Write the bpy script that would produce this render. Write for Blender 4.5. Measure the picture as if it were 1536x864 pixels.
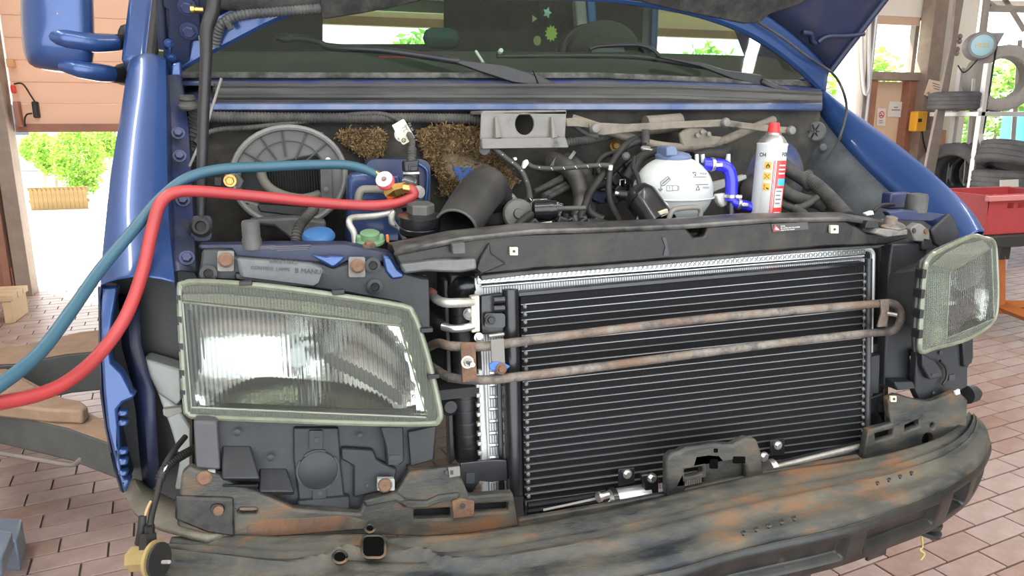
import bpy, bmesh, math, random
from mathutils import Vector, Matrix
random.seed(7)
scene = bpy.context.scene
for o in list(bpy.data.objects): bpy.data.objects.remove(o)
COL = scene.collection
V = Vector
# ------------------------------------------------------------------ camera
FPX = 1100.0
YAW, PITCH = math.radians(17.0), math.radians(12.9)
CAM = V((-0.64, -1.275, 1.30))
FW = V((math.sin(YAW)*math.cos(PITCH), math.cos(YAW)*math.cos(PITCH), -math.sin(PITCH)))
RT = V((math.cos(YAW), -math.sin(YAW), 0.0))
UP = RT.cross(FW)
cam_d = bpy.data.cameras.new('camera')
cam = bpy.data.objects.new('camera', cam_d); COL.objects.link(cam)
cam_d.sensor_fit = 'HORIZONTAL'; cam_d.sensor_width = 36.0; cam_d.lens = 36.0*FPX/1536.0
cam_d.clip_start = 0.02; cam_d.clip_end = 200
mw = Matrix((RT, UP, -FW)).transposed().to_4x4(); mw.translation = CAM
cam.matrix_world = mw
scene.camera = cam
# ------------------------------------------------------------------ world, sun, lamps, exposure
w = bpy.data.worlds.new('world'); scene.world = w; w.use_nodes = True
nt = w.node_tree; bg = nt.nodes['Background']
bg.inputs['Color'].default_value = (0.93, 0.97, 1.0, 1); bg.inputs['Strength'].default_value = 2.6
sun_d = bpy.data.lights.new('sun', 'SUN'); sun_d.energy = 16.0; sun_d.angle = math.radians(0.6); sun_d.color = (1.0, 0.95, 0.86)
sun = bpy.data.objects.new('sun', sun_d); COL.objects.link(sun)
sun.rotation_euler = V((0.45, -0.62, -1.15)).to_track_quat('-Z', 'Y').to_euler()
def area(name, loc, sx, sy, e, rot=(0, 0, 0), col=(1, 0.98, 0.95)):
    d = bpy.data.lights.new(name, 'AREA'); d.shape = 'RECTANGLE'; d.size = sx; d.size_y = sy; d.energy = e; d.color = col
    o = bpy.data.objects.new(name, d); COL.objects.link(o); o.location = loc; o.rotation_euler = rot
    return o
area('workshop_tube_light', (-2.6, 0.6, 4.2), 0.16, 4.5, 60)
area('workshop_tube_light', (0.4, -1.6, 4.2), 4.5, 0.16, 60)
area('workshop_tube_light', (3.4, 0.6, 4.2), 0.16, 4.5, 60)
vs = scene.view_settings
vs.view_transform = 'Standard'; vs.look = 'None'; vs.gamma = 1.0; vs.use_curve_mapping = False
vs.exposure = 0.8
# ------------------------------------------------------------------ geometry helpers
TL = math.tan(math.radians(7.0))           # the van's nose leans back by about seven degrees
def ray(x, y): return FW + RT*((x-768.0)/FPX) - UP*((y-432.0)/FPX)
def P(x, y, Y):
    d = ray(x, y); return CAM + d*((Y-CAM.y)/d.y)
def PZ(x, y, Z):
    d = ray(x, y); return CAM + d*((Z-CAM.z)/d.z)
def PX(x, y, X):
    d = ray(x, y); return CAM + d*((X-CAM.x)/d.x)
def PF(x, y, off):
    d = ray(x, y); t = (off+(CAM.z-0.9)*TL-CAM.y)/(d.y-d.z*TL); return CAM + d*t
def mpp(p): return (p-CAM).dot(FW)/FPX       # metres per pixel at a point
def plane(pl):
    if callable(pl): return pl
    k, v = pl
    return {'F': lambda x, y: PF(x, y, v), 'Y': lambda x, y: P(x, y, v), 'X': lambda x, y: PX(x, y, v), 'Z': lambda x, y: PZ(x, y, v)}[k]
def tagit(o, lab=None, cat=None, group=None, kind=None):
    if lab: o['label'] = lab
    if cat: o['category'] = cat
    if group: o['group'] = group
    if kind: o['kind'] = kind
    return o
def setpar(o, par):
    if par is not None:
        o.parent = par
        o.matrix_parent_inverse = world_of(par).inverted()
def world_of(o):
    m = o.matrix_basis.copy()
    if o.parent: m = world_of(o.parent) @ o.matrix_parent_inverse @ m
    return m
def thing(name, loc, lab, cat, group=None, kind=None):
    o = bpy.data.objects.new(name, None); COL.objects.link(o); o.location = loc
    o.empty_display_size = 0.05
    return tagit(o, lab, cat, group, kind)
def link(name, me, mat, par=None, lab=None, cat=None, group=None, kind=None, smooth=True, bev=0, seg=2, center=True, solid=0, sub=0, ang=40):
    vs_ = [v.co for v in me.vertices]
    if center and vs_:
        lo = V((min(v.x for v in vs_), min(v.y for v in vs_), min(v.z for v in vs_)))
        hi = V((max(v.x for v in vs_), max(v.y for v in vs_), max(v.z for v in vs_)))
        c = (lo+hi)/2; c.z = lo.z
        me.transform(Matrix.Translation(-c))
    else: c = V((0, 0, 0))
    o = bpy.data.objects.new(name, me); COL.objects.link(o); o.location = c
    if mat is not None:
        if isinstance(mat, (list, tuple)):
            for m in mat: me.materials.append(m)
        else: me.materials.append(mat)
    if smooth:
        for p in me.polygons: p.use_smooth = True
    if solid:
        m = o.modifiers.new('solid', 'SOLIDIFY'); m.thickness = solid; m.offset = 0
    if bev:
        m = o.modifiers.new('bevel', 'BEVEL'); m.width = bev; m.segments = seg; m.limit_method = 'ANGLE'; m.angle_limit = math.radians(ang); m.harden_normals = False
    if sub:
        m = o.modifiers.new('sub', 'SUBSURF'); m.levels = sub; m.render_levels = sub
    if smooth and not sub:
        try:
            me.set_sharp_from_angle(angle=math.radians(38))
        except Exception: pass
    setpar(o, par)
    return tagit(o, lab, cat, group, kind)
def bm2me(bm, name, recalc=True):
    if recalc: bmesh.ops.recalc_face_normals(bm, faces=bm.faces)
    me = bpy.data.meshes.new(name); bm.to_mesh(me); bm.free(); return me
def box_bm(bm, c, s, rot=None):
    m = Matrix.Translation(V(c))
    if rot is not None: m = m @ (rot.to_4x4() if hasattr(rot, 'to_4x4') else rot)
    m = m @ Matrix.Diagonal((s[0], s[1], s[2], 1))
    bmesh.ops.create_cube(bm, size=1.0, matrix=m)
def box(name, c, s, mat, par=None, rot=None, bev=0.003, **kw):
    bm = bmesh.new(); box_bm(bm, c, s, rot); return link(name, bm2me(bm, name), mat, par, bev=bev, **kw)
def boxes(name, lst, mat, par=None, bev=0.002, **kw):
    bm = bmesh.new()
    for l in lst: box_bm(bm, *l)
    return link(name, bm2me(bm, name), mat, par, bev=bev, **kw)
def pxbox(name, x0, y0, x1, y1, Y, d, mat, par=None, bev=0.003, **kw):
    """box whose front face spans the pixel rectangle at depth Y, d deep"""
    a, b = P(x0, y0, Y), P(x1, y1, Y)
    c = (a+b)/2; c.y = Y+d/2
    return box(name, c, (abs(b.x-a.x), d, abs(b.z-a.z)), mat, par, bev=bev, **kw)
def flat_fill(bm, loops):
    es = []
    for lp in loops:
        vv = [bm.verts.new(p) for p in lp]
        for i in range(len(vv)): es.append(bm.edges.new((vv[i], vv[(i+1) % len(vv)])))
    bmesh.ops.triangle_fill(bm, use_beauty=True, use_dissolve=False, edges=es)
def slab3(name, loops, thick, mat, par=None, bev=0.003, **kw):
    bm = bmesh.new(); flat_fill(bm, loops)
    r = bmesh.ops.extrude_face_region(bm, geom=list(bm.faces))
    vv = [g for g in r['geom'] if isinstance(g, bmesh.types.BMVert)]
    bmesh.ops.translate(bm, verts=vv, vec=thick)
    kw.setdefault('smooth', True)
    return link(name, bm2me(bm, name), mat, par, bev=bev, **kw)
def ell(cx, cy, rx, ry, n=20, rot=0):
    c, s = math.cos(rot), math.sin(rot)
    return [(cx+rx*math.cos(t)*c-ry*math.sin(t)*s, cy+rx*math.cos(t)*s+ry*math.sin(t)*c) for t in [2*math.pi*i/n for i in range(n)]]
def rrect(x0, y0, x1, y1, r, n=4):
    out = []
    for cx, cy, a0 in ((x1-r, y0+r, -90), (x1-r, y1-r, 0), (x0+r, y1-r, 90), (x0+r, y0+r, 180)):
        for i in range(n+1):
            a = math.radians(a0+90*i/n); out.append((cx+r*math.cos(a), cy+r*math.sin(a)))
    return out
def slab(name, pts, pl, th, mat, par=None, holes=(), bev=0.003, dirv=(0, 1, 0), **kw):
    f = plane(pl)
    loops = [[f(*q) for q in pts]]+[[f(*q) for q in h] for h in holes]
    return slab3(name, loops, V(dirv)*th, mat, par, bev, **kw)
def cr(pts, per=8, closed=False):
    n = len(pts); out = []
    rng = n if closed else n-1
    for i in range(rng):
        if closed: p0, p1, p2, p3 = pts[(i-1) % n], pts[i], pts[(i+1) % n], pts[(i+2) % n]
        else: p0, p1, p2, p3 = pts[max(i-1, 0)], pts[i], pts[i+1], pts[min(i+2, n-1)]
        for k in range(per):
            t = k/per; t2 = t*t; t3 = t2*t
            out.append(0.5*((2*p1)+(p2-p0)*t+(2*p0-5*p1+4*p2-p3)*t2+(3*p1-p0-3*p2+p3)*t3))
    if not closed: out.append(pts[-1].copy())
    return out
def resample(pts, step):
    out = [pts[0].copy()]; acc = 0.0
    for a, b in zip(pts[:-1], pts[1:]):
        L = (b-a).length; 
        if L < 1e-9: continue
        t = step-acc
        while t <= L:
            out.append(a+(b-a)*(t/L)); t += step
        acc = L-(t-step)
    out.append(pts[-1].copy()); return out
def tube_bm(bm, pts, r, n=12, cap=True, hollow=False, flat=1.0):
    rr = r if isinstance(r, (list, tuple)) else [r]*len(pts)
    rings = []; prev = None
    for i, p in enumerate(pts):
        t = (pts[min(i+1, len(pts)-1)]-pts[max(i-1, 0)])
        if t.length < 1e-9: t = V((0, 0, 1))
        t.normalize()
        if prev is None:
            a = V((0, 0, 1)) if abs(t.z) < 0.9 else V((1, 0, 0))
            u = t.cross(a).normalized()
        else:
            u = prev-t*prev.dot(t)
            if u.length < 1e-6: u = t.orthogonal()
            u.normalize()
        prev = u; v = t.cross(u)
        rings.append([bm.verts.new(p+(u*math.cos(2*math.pi*k/n)+v*math.sin(2*math.pi*k/n)*flat)*rr[i]) for k in range(n)])
    for a, b in zip(rings[:-1], rings[1:]):
        for k in range(n): bm.faces.new((a[k], a[(k+1) % n], b[(k+1) % n], b[k]))
    if cap and not hollow:
        bm.faces.new(rings[0][::-1]); bm.faces.new(rings[-1])
def tube(name, pts, r, mat, par=None, n=12, per=6, smoothpath=True, corr=None, step=None, **kw):
    """pts: Vectors or (px,py,Y); corr=(pitch, depth) makes a corrugated conduit"""
    p3 = [q if isinstance(q, Vector) else P(*q) for q in pts]
    if smoothpath and len(p3) > 2: p3 = cr(p3, per)
    rad = r
    if corr:
        p3 = resample(p3, corr[0]/4); rad = [r*(1 - (corr[1] if (i//2) % 2 else 0)) for i in range(len(p3))]
    elif isinstance(r, (list, tuple)):
        m = len(p3); k = len(r)-1
        rad = []
        for i in range(m):
            f = i/(m-1)*k; j = min(int(f), k-1); rad.append(r[j]+(r[j+1]-r[j])*(f-j))
    bm = bmesh.new(); tube_bm(bm, p3, rad, n)
    return link(name, bm2me(bm, name), mat, par, **kw)
def axes(axis):
    a = V(axis).normalized(); u = a.orthogonal().normalized(); v = a.cross(u); return a, u, v
def lathe_bm(bm, prof, org, axis, n=28, cap=True, sq=None):
    a, u, v = axes(axis); rings = []
    for r, h in prof:
        rings.append([bm.verts.new(org+a*h+(u*math.cos(2*math.pi*k/n)+v*math.sin(2*math.pi*k/n))*max(r, 1e-5)) for k in range(n)])
    for A, B in zip(rings[:-1], rings[1:]):
        for k in range(n): bm.faces.new((A[k], A[(k+1) % n], B[(k+1) % n], B[k]))
    if cap:
        bm.faces.new(rings[0][::-1]); bm.faces.new(rings[-1])
def lathe(name, prof, org, axis, mat, par=None, n=28, cap=True, **kw):
    bm = bmesh.new(); lathe_bm(bm, prof, V(org), axis, n, cap)
    return link(name, bm2me(bm, name), mat, par, **kw)
def grid(name, rows, mat, par=None, solid=0.0, closed=False, **kw):
    bm = bmesh.new(); rv = [[bm.verts.new(p) for p in r] for r in rows]
    for A, B in zip(rv[:-1], rv[1:]):
        n = len(A)
        for k in range(n if closed else n-1): bm.faces.new((A[k], A[(k+1) % n], B[(k+1) % n], B[k]))
    return link(name, bm2me(bm, name), mat, par, solid=solid, **kw)
def bolt(p, axis, r, mat, par, name='bolt', washer=True, **kw):
    bm = bmesh.new(); a = V(axis).normalized()
    if washer: lathe_bm(bm, [(r*1.45, -r*0.2), (r*1.45, r*0.2)], p, a, 16)
    lathe_bm(bm, [(r, 0), (r, r*0.75), (r*0.85, r*0.95)], p, a, 6)
    return link(name, bm2me(bm, name), mat, par, smooth=False, **kw)
def text(name, body, org, xd, yd, size, mat, par=None, ext=0.0004, align='LEFT', **kw):
    cu = bpy.data.curves.new(name, 'FONT'); cu.body = body; cu.size = size; cu.extrude = ext; cu.align_x = align
    t = bpy.data.objects.new(name, cu); COL.objects.link(t)
    bpy.context.view_layer.update()
    me = bpy.data.meshes.new_from_object(t.evaluated_get(bpy.context.evaluated_depsgraph_get()))
    bpy.data.objects.remove(t); bpy.data.curves.remove(cu)
    x = V(xd).normalized(); y = V(yd); y = (y-x*y.dot(x)).normalized(); z = x.cross(y)
    m = Matrix((x, y, z)).transposed().to_4x4(); m.translation = V(org)
    me.transform(m); me.name = name
    for i in range(len(me.materials)): me.materials.clear()
    return link(name, me, mat, par, smooth=False, **kw)
# ------------------------------------------------------------------ procedural materials
def mat(name, col, rough=0.5, metal=0.0, col2=None, amt=0.5, scale=12.0, col3=None, amt3=0.4, scale3=5.0, bump=0.0, bscale=60.0, coat=0.0, sharp=0.12, spec=0.5, trans=0.0, rough2=None, alpha=None, stretch=None, sss=0.0):
    m = bpy.data.materials.new(name); m.use_nodes = True; n = m.node_tree; L = n.links
    b = n.nodes['Principled BSDF']
    b.inputs['Roughness'].default_value = rough; b.inputs['Metallic'].default_value = metal
    b.inputs['Coat Weight'].default_value = coat; b.inputs['Coat Roughness'].default_value = 0.08
    b.inputs['Specular IOR Level'].default_value = spec
    b.inputs['Transmission Weight'].default_value = trans
    if sss: b.inputs['Subsurface Weight'].default_value = sss; b.inputs['Subsurface Radius'].default_value = (0.02, 0.02, 0.02)
    tc = n.nodes.new('ShaderNodeTexCoord'); src = tc.outputs['Object']
    if stretch:
        mp = n.nodes.new('ShaderNodeMapping'); mp.inputs['Scale'].default_value = stretch; L.new(src, mp.inputs['Vector']); src = mp.outputs['Vector']
    def noise(s, d=5.0):
        t = n.nodes.new('ShaderNodeTexNoise'); t.inputs['Scale'].default_value = s; t.inputs['Detail'].default_value = d; t.inputs['Roughness'].default_value = 0.65
        L.new(src, t.inputs['Vector']); return t.outputs['Fac']
    def ramp(fac, a, b_):
        r = n.nodes.new('ShaderNodeMapRange'); r.inputs['From Min'].default_value = a; r.inputs['From Max'].default_value = b_; r.clamp = True
        L.new(fac, r.inputs['Value']); return r.outputs['Result']
    def mix(fac, A, B):
        x = n.nodes.new('ShaderNodeMix'); x.data_type = 'RGBA'; L.new(fac, x.inputs['Factor'])
        for s, val in (('A', A), ('B', B)):
            i = [q for q in x.inputs if q.name == s and q.type == 'RGBA'][0]
            if isinstance(val, tuple): i.default_value = (*val, 1)
            else: L.new(val, i)
        return [q for q in x.outputs if q.type == 'RGBA'][0]
    c = tuple(col); cur = c; f2 = None
    if col2 is not None:
        t = 0.5+(0.5-amt)*0.5
        f2 = ramp(noise(scale), t-sharp, t+sharp); cur = mix(f2, cur, tuple(col2))
    if col3 is not None:
        t = 0.5+(0.5-amt3)*0.5
        f3 = ramp(noise(scale3, 8.0), t-sharp*0.6, t+sharp*0.6); cur = mix(f3, cur, tuple(col3))
    if isinstance(cur, tuple): b.inputs['Base Color'].default_value = (*cur, 1)
    else: L.new(cur, b.inputs['Base Color'])
    if rough2 is not None and f2 is not None:
        r = n.nodes.new('ShaderNodeMapRange'); r.inputs['To Min'].default_value = rough; r.inputs['To Max'].default_value = rough2
        L.new(f2, r.inputs['Value']); L.new(r.outputs['Result'], b.inputs['Roughness'])
    if bump:
        bp = n.nodes.new('ShaderNodeBump'); bp.inputs['Strength'].default_value = bump; bp.inputs['Distance'].default_value = 0.004
        L.new(noise(bscale), bp.inputs['Height']); L.new(bp.outputs['Normal'], b.inputs['Normal'])
    if alpha is not None: b.inputs['Alpha'].default_value = alpha
    return m
def emit(name, col, s):
    m = bpy.data.materials.new(name); m.use_nodes = True; n = m.node_tree
    b = n.nodes['Principled BSDF']; b.inputs['Emission Color'].default_value = (*col, 1); b.inputs['Emission Strength'].default_value = s; return m
def thin_glass(name, tint, refl=0.06, rough=0.02):
    m = bpy.data.materials.new(name); m.use_nodes = True; n = m.node_tree; L = n.links; n.nodes.clear()
    out = n.nodes.new('ShaderNodeOutputMaterial'); mx = n.nodes.new('ShaderNodeMixShader')
    t = n.nodes.new('ShaderNodeBsdfTransparent'); t.inputs['Color'].default_value = (*tint, 1)
    g = n.nodes.new('ShaderNodeBsdfGlossy'); g.inputs['Roughness'].default_value = rough
    lw = n.nodes.new('ShaderNodeFresnel'); ge = n.nodes.new('ShaderNodeNewGeometry'); mr = n.nodes.new('ShaderNodeMapRange')
    mr.inputs['To Min'].default_value = 1.45; mr.inputs['To Max'].default_value = 1/1.45; L.new(ge.outputs['Backfacing'], mr.inputs['Value']); L.new(mr.outputs['Result'], lw.inputs['IOR'])
    L.new(lw.outputs['Fac'], mx.inputs['Fac']); L.new(t.outputs['BSDF'], mx.inputs[1]); L.new(g.outputs['BSDF'], mx.inputs[2]); L.new(mx.outputs['Shader'], out.inputs['Surface'])
    return m
BLUE = mat('blue_paint', (0.022, 0.062, 0.20), 0.34, 0.4, (0.028, 0.072, 0.215), 0.5, 3, coat=0.6)
BLUE_D = mat('dusty_blue_paint', (0.018, 0.03, 0.11), 0.45, 0.1, (0.05, 0.058, 0.08), 0.5, 9, bump=0.15)
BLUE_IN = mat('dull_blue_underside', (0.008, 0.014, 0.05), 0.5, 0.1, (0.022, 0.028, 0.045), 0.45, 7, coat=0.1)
BLACK = mat('black_plastic', (0.007, 0.0075, 0.009), 0.45, 0, (0.017, 0.0175, 0.019), 0.5, 14)
BLACKG = mat('gloss_black_metal', (0.008, 0.009, 0.011), 0.3, 0.2, (0.016, 0.017, 0.02), 0.5, 20, coat=0.3)
GREYP = mat('grey_plastic', (0.013, 0.015, 0.0185), 0.5, 0, (0.023, 0.0255, 0.029), 0.5, 12, bump=0.08, bscale=150)
DUSTP = mat('dusty_grey_plastic', (0.042, 0.045, 0.047), 0.6, 0, (0.09, 0.09, 0.084), 0.5, 11, bump=0.1)
FIREW = mat('dirty_firewall', (0.018, 0.018, 0.018), 0.85, 0, (0.055, 0.048, 0.036), 0.45, 9, bump=0.4, bscale=90)
RUBBER = mat('rubber', (0.009, 0.009, 0.0095), 0.6, 0, (0.022, 0.021, 0.019), 0.45, 18)
RUBDUST = mat('dusty_rubber', (0.024, 0.024, 0.023), 0.7, 0, (0.065, 0.062, 0.055), 0.5, 16, bump=0.2)
CARRIER = mat('dusty_black_carrier', (0.006, 0.006, 0.007), 0.35, 0.1, (0.055, 0.052, 0.044), 0.40, 14, (0.11, 0.065, 0.035), 0.06, 16, bump=0.15, rough2=0.8)
BEAM = mat('rusty_black_beam', (0.009, 0.014, 0.019), 0.38, 0.1, (0.105, 0.097, 0.072), 0.46, 12, (0.19, 0.08, 0.026), 0.24, 13, bump=0.4, bscale=120, rough2=0.85, sharp=0.16, stretch=(0.5, 1.2, 1.2))
BEAMLOW = mat('satin_black_beam_face', (0.007, 0.008, 0.009), 0.34, 0.1, (0.024, 0.024, 0.021), 0.42, 10, (0.13, 0.10, 0.06), 0.08, 9, bump=0.12)
RUST = mat('rusty_steel', (0.14, 0.075, 0.045), 0.8, 0.2, (0.22, 0.13, 0.08), 0.5, 25, (0.06, 0.045, 0.04), 0.4, 18, bump=0.5)
RUSTTUBE = mat('corroded_tube', (0.16, 0.105, 0.075), 0.7, 0.3, (0.24, 0.225, 0.20), 0.5, 9, (0.09, 0.085, 0.08), 0.4, 20, bump=0.6, bscale=110)
ALU = mat('aluminium', (0.72, 0.74, 0.75), 0.32, 0.9, (0.6, 0.62, 0.62), 0.5, 30)
ALUD = mat('dull_aluminium', (0.50, 0.50, 0.47), 0.5, 0.6, (0.36, 0.35, 0.31), 0.5, 25, bump=0.15)
STEELD = mat('dusty_steel', (0.21, 0.20, 0.185), 0.65, 0.3, (0.17, 0.165, 0.15), 0.5, 12, (0.06, 0.055, 0.05), 0.2, 22, bump=0.25)
TAN = mat('dusty_tan_metal', (0.24, 0.21, 0.165), 0.75, 0.2, (0.16, 0.14, 0.115), 0.5, 18, (0.07, 0.065, 0.055), 0.22, 14, bump=0.3)
ZINC = mat('zinc_bolt', (0.75, 0.74, 0.70), 0.3, 0.95)
BRASS = mat('brass', (0.62, 0.40, 0.13), 0.28, 0.95, (0.5, 0.32, 0.1), 0.5, 40)
REDH = mat('red_hose_rubber', (0.36, 0.036, 0.038), 0.45, 0, (0.31, 0.036, 0.04), 0.5, 8, bump=0.05)
BLUEH = mat('teal_hose_rubber', (0.03, 0.095, 0.14), 0.48, 0, (0.026, 0.085, 0.125), 0.5, 8)
SILIC = mat('royal_blue_silicone', (0.02, 0.02, 0.55), 0.32, 0, (0.03, 0.03, 0.62), 0.5, 15, coat=0.3)
WHITEP = mat('white_plastic', (0.56, 0.59, 0.58), 0.4, 0, (0.51, 0.545, 0.53), 0.5, 6, sss=0.15)
CREAM = mat('cream_plastic', (0.62, 0.58, 0.45), 0.5, 0, (0.55, 0.5, 0.38), 0.5, 10)
PALE = mat('pale_grey_green_plastic', (0.36, 0.38, 0.36), 0.5, 0, (0.3, 0.32, 0.3), 0.5, 8)
FIBRE = mat('brown_fibre', (0.26, 0.17, 0.075), 0.95, 0, (0.13, 0.08, 0.035), 0.5, 30, (0.44, 0.31, 0.15), 0.35, 16, bump=0.8, bscale=160)
FIBREB = mat('pale_fibre_back', (0.36, 0.29, 0.20), 0.95, 0, (0.20, 0.14, 0.08), 0.5, 30, bump=0.8, bscale=160)
CAPBLUE = mat('blue_cap_plastic', (0.022, 0.095, 0.25), 0.5, 0, (0.03, 0.115, 0.28), 0.5, 9)
CAPGREY = mat('slate_blue_cap', (0.10, 0.14, 0.26), 0.5, 0, (0.13, 0.17, 0.28), 0.5, 9)
CAPGREEN = mat('green_cap_plastic', (0.10, 0.20, 0.10), 0.45, 0, (0.14, 0.25, 0.14), 0.5, 12)
ORANGEB = mat('orange_clip', (0.65, 0.18, 0.02), 0.5)
INK = mat('dark_ink', (0.04, 0.04, 0.045), 0.6)
INKG = mat('grey_ink', (0.20, 0.21, 0.22), 0.6)
INKW = mat('white_ink', (0.75, 0.75, 0.75), 0.6)
PAPER = mat('white_paper', (0.66, 0.64, 0.60), 0.8)
CANW = mat('white_can_print', (0.62, 0.64, 0.64), 0.35, 0.1)
CANR = mat('red_can_print', (0.72, 0.05, 0.045), 0.35)
CANO = mat('orange_pictogram', (0.82, 0.38, 0.04), 0.5)
CANB = mat('cyan_can_print', (0.06, 0.42, 0.66), 0.4)
# ================================================================== THE PLACE
def translucent(name, col, f=0.5, col2=None):
    m = mat(name, col, 0.8, 0, col2, 0.5, 3); n = m.node_tree; L = n.links
    b = n.nodes['Principled BSDF']; out = n.nodes['Material Output']
    t = n.nodes.new('ShaderNodeBsdfTranslucent'); t.inputs['Color'].default_value = (*col, 1)
    mx = n.nodes.new('ShaderNodeMixShader'); mx.inputs['Fac'].default_value = f
    L.new(b.outputs['BSDF'], mx.inputs[1]); L.new(t.outputs['BSDF'], mx.inputs[2]); L.new(mx.outputs['Shader'], out.inputs['Surface']); return m
GROUT = mat('grout', (0.09, 0.075, 0.07), 0.95, bump=0.3)
TILES = [mat('tile_%d' % i, c, 0.34, 0, c2, 0.45, 14, (0.12, 0.09, 0.085), 0.06, 30, bump=0.10) for i, (c, c2) in enumerate((
    ((0.29, 0.205, 0.18), (0.35, 0.26, 0.235)), ((0.265, 0.175, 0.15), (0.32, 0.225, 0.20)), ((0.34, 0.255, 0.23), (0.295, 0.21, 0.19)), ((0.245, 0.15, 0.122), (0.30, 0.20, 0.172))))]
DOORP = translucent('door_panel_cream', (0.70, 0.50, 0.38), 0.22)
WALLW = mat('white_wall', (0.80, 0.76, 0.70), 0.85, 0, (0.74, 0.69, 0.62), 0.5, 2)
WOODO = mat('orange_brown_wood', (0.42, 0.17, 0.07), 0.6, 0, (0.32, 0.12, 0.05), 0.5, 6, stretch=(1, 1, 0.2))
WOODR = mat('red_brown_frame', (0.33, 0.15, 0.10), 0.6, 0, (0.26, 0.12, 0.08), 0.5, 8)
WOODB = mat('grey_brown_timber', (0.30, 0.24, 0.20), 0.75, 0, (0.24, 0.19, 0.155), 0.5, 9)
CONC = mat('concrete', (0.52, 0.50, 0.46), 0.9, 0, (0.46, 0.44, 0.40), 0.5, 6, bump=0.3)
STEELP = mat('taupe_steel_post', (0.25, 0.21, 0.19), 0.55, 0.2, (0.21, 0.18, 0.165), 0.5, 8)
BEIGE = mat('beige_door', (0.62, 0.44, 0.30), 0.7, 0, (0.66, 0.48, 0.34), 0.5, 2)
GLASSC = thin_glass('clear_glass', (0.96, 0.98, 0.97))
GREY_L = mat('light_grey_steel', (0.62, 0.63, 0.64), 0.45, 0.4)
YB = 5.1
# ---- floor with single tiles
floor_me = bpy.data.meshes.new('floor')
fx0, fx1, fy0, fy1 = -5.0, 10.0, -3.0, 5.3
bm = bmesh.new(); box_bm(bm, ((fx0+fx1)/2, (fy0+fy1)/2, -0.056), (fx1-fx0, fy1-fy0, 0.1)); floor_me = bm2me(bm, 'floor')
floor = link('floor', floor_me, GROUT, None, smooth=False, kind='structure', lab='workshop floor of pinkish clinker tiles with dark joints')
TA = math.radians(8.5); TLX, TLY, TG = 0.208, 0.0935, 0.006
tx, ty = V((math.cos(TA), math.sin(TA), 0)), V((-math.sin(TA), math.cos(TA), 0))
DC = [(1100, 905), (1148, 864), (1268, 823), (1354, 800), (1394, 782), (1440, 748), (1469, 714), (1482, 682), (1484, 640), (1500, 480), (1500, 380)]
def proj(p):
    v = p-CAM; z = v.dot(FW)
    return (768+FPX*v.dot(RT)/z, 432-FPX*v.dot(UP)/z) if z > 0.1 else (-9999, -9999)
def tile_seen(x, y):
    if not (-30 < x < 1566 and 425 < y < 890) and not (1470 < x < 1560 and 370 < y < 890): return False
    if x < 300: return x < 175 or (y > 740 and x < 285)
    for (xa, ya), (xb, yb) in zip(DC[:-1], DC[1:]):
        if min(ya, yb) <= y <= max(ya, yb):
            return x > xa+(xb-xa)*(y-ya)/(yb-ya+1e-9)-25
    return False
cand, rest = [], []
for j in range(-45, 75):
    offs = (j % 3)*TLX/3.0
    for i in range(-30, 50):
        c = tx*(i*TLX+offs)+ty*(j*TLY)
        if not (fx0+.2 < c.x < fx1-.2 and fy0+.2 < c.y < fy1-.15): continue
        s = proj(c); d = (c-CAM).length
        (cand if tile_seen(*s) else rest).append((d, c))
cand.sort(key=lambda q: q[0])
bm = bmesh.new(); box_bm(bm, (0, 0, 0), (TLX-TG, TLY-TG, 0.010))
bmesh.ops.bevel(bm, geom=[e for e in bm.edges if all(v.co.z > 0 for v in e.verts)], offset=0.0012, segments=1, affect='EDGES')
tbase = bm2me(bm, 'tile')
tmes = []
for m in TILES:
    t = tbase.copy(); t.materials.append(m); tmes.append(t)
for d, c in cand[:300]:
    o = bpy.data.objects.new('tile', random.choice(tmes)); COL.objects.link(o)
    o.location = (c.x, c.y, -0.0035+random.uniform(-0.0006, 0.0006)); o.rotation_euler = (random.uniform(-.002, .002), random.uniform(-.002, .002), TA)
    o.parent = floor; o.matrix_parent_inverse = floor.matrix_basis.inverted()
vv, ff, mi = [], [], []
hx, hy = (TLX-TG)/2, (TLY-TG)/2
for d, c in cand[300:]+[r for r in rest if r[1].x < 8 and r[1].y > -2]:
    b = len(vv); z = 0.0015
    for sx, sy in ((-1, -1), (1, -1), (1, 1), (-1, 1)):
        q = c+tx*(sx*hx)+ty*(sy*hy); vv += [(q.x, q.y, z), (q.x, q.y, -0.006)]
    ff.append((b, b+2, b+4, b+6)); k = random.randrange(4); mi.append(k)
    for s in range(4):
        a, e = b+2*s, b+2*((s+1) % 4); ff.append((a, a+1, e+1, e)); mi.append(k)
me = bpy.data.meshes.new('tile_field'); me.from_pydata(vv, [], ff)
for p, k in zip(me.polygons, mi): p.material_index = k
link('tile_field', me, TILES, floor, smooth=False, kind='stuff')
# ---- shell of the workshop (open bay behind the photographer)
def wallbox(name, x0, x1, y0, y1, z0, z1, m, lab, **kw):
    return box(name, ((x0+x1)/2, (y0+y1)/2, (z0+z1)/2), (x1-x0, y1-y0, z1-z0), m, None, bev=0, kind='structure', lab=lab, smooth=False, **kw)
wall_front_ = boxes('wall_front_added', [((-4.3, -3.1, 2.3), (1.4, .2, 4.6)), ((6.6, -3.1, 2.3), (6.8, .2, 4.6)), ((-.2, -3.1, 4.1), (6.9, .2, 1.0))], WALLW, None, bev=0, smooth=False, kind='structure', lab='unseen workshop wall with open gate, added behind the photographer to shape the light')  # unseen wall, added to make the light directional and reflections contrasty
ceiling = wallbox('ceiling', fx0, fx1, fy0, fy1, 4.6, 4.75, WALLW, 'pale workshop ceiling above the bay')
wall_left = wallbox('wall_left', fx0-.2, fx0, fy0, fy1, 0, 4.6, WALLW, 'plain side wall left of the bay')
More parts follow.
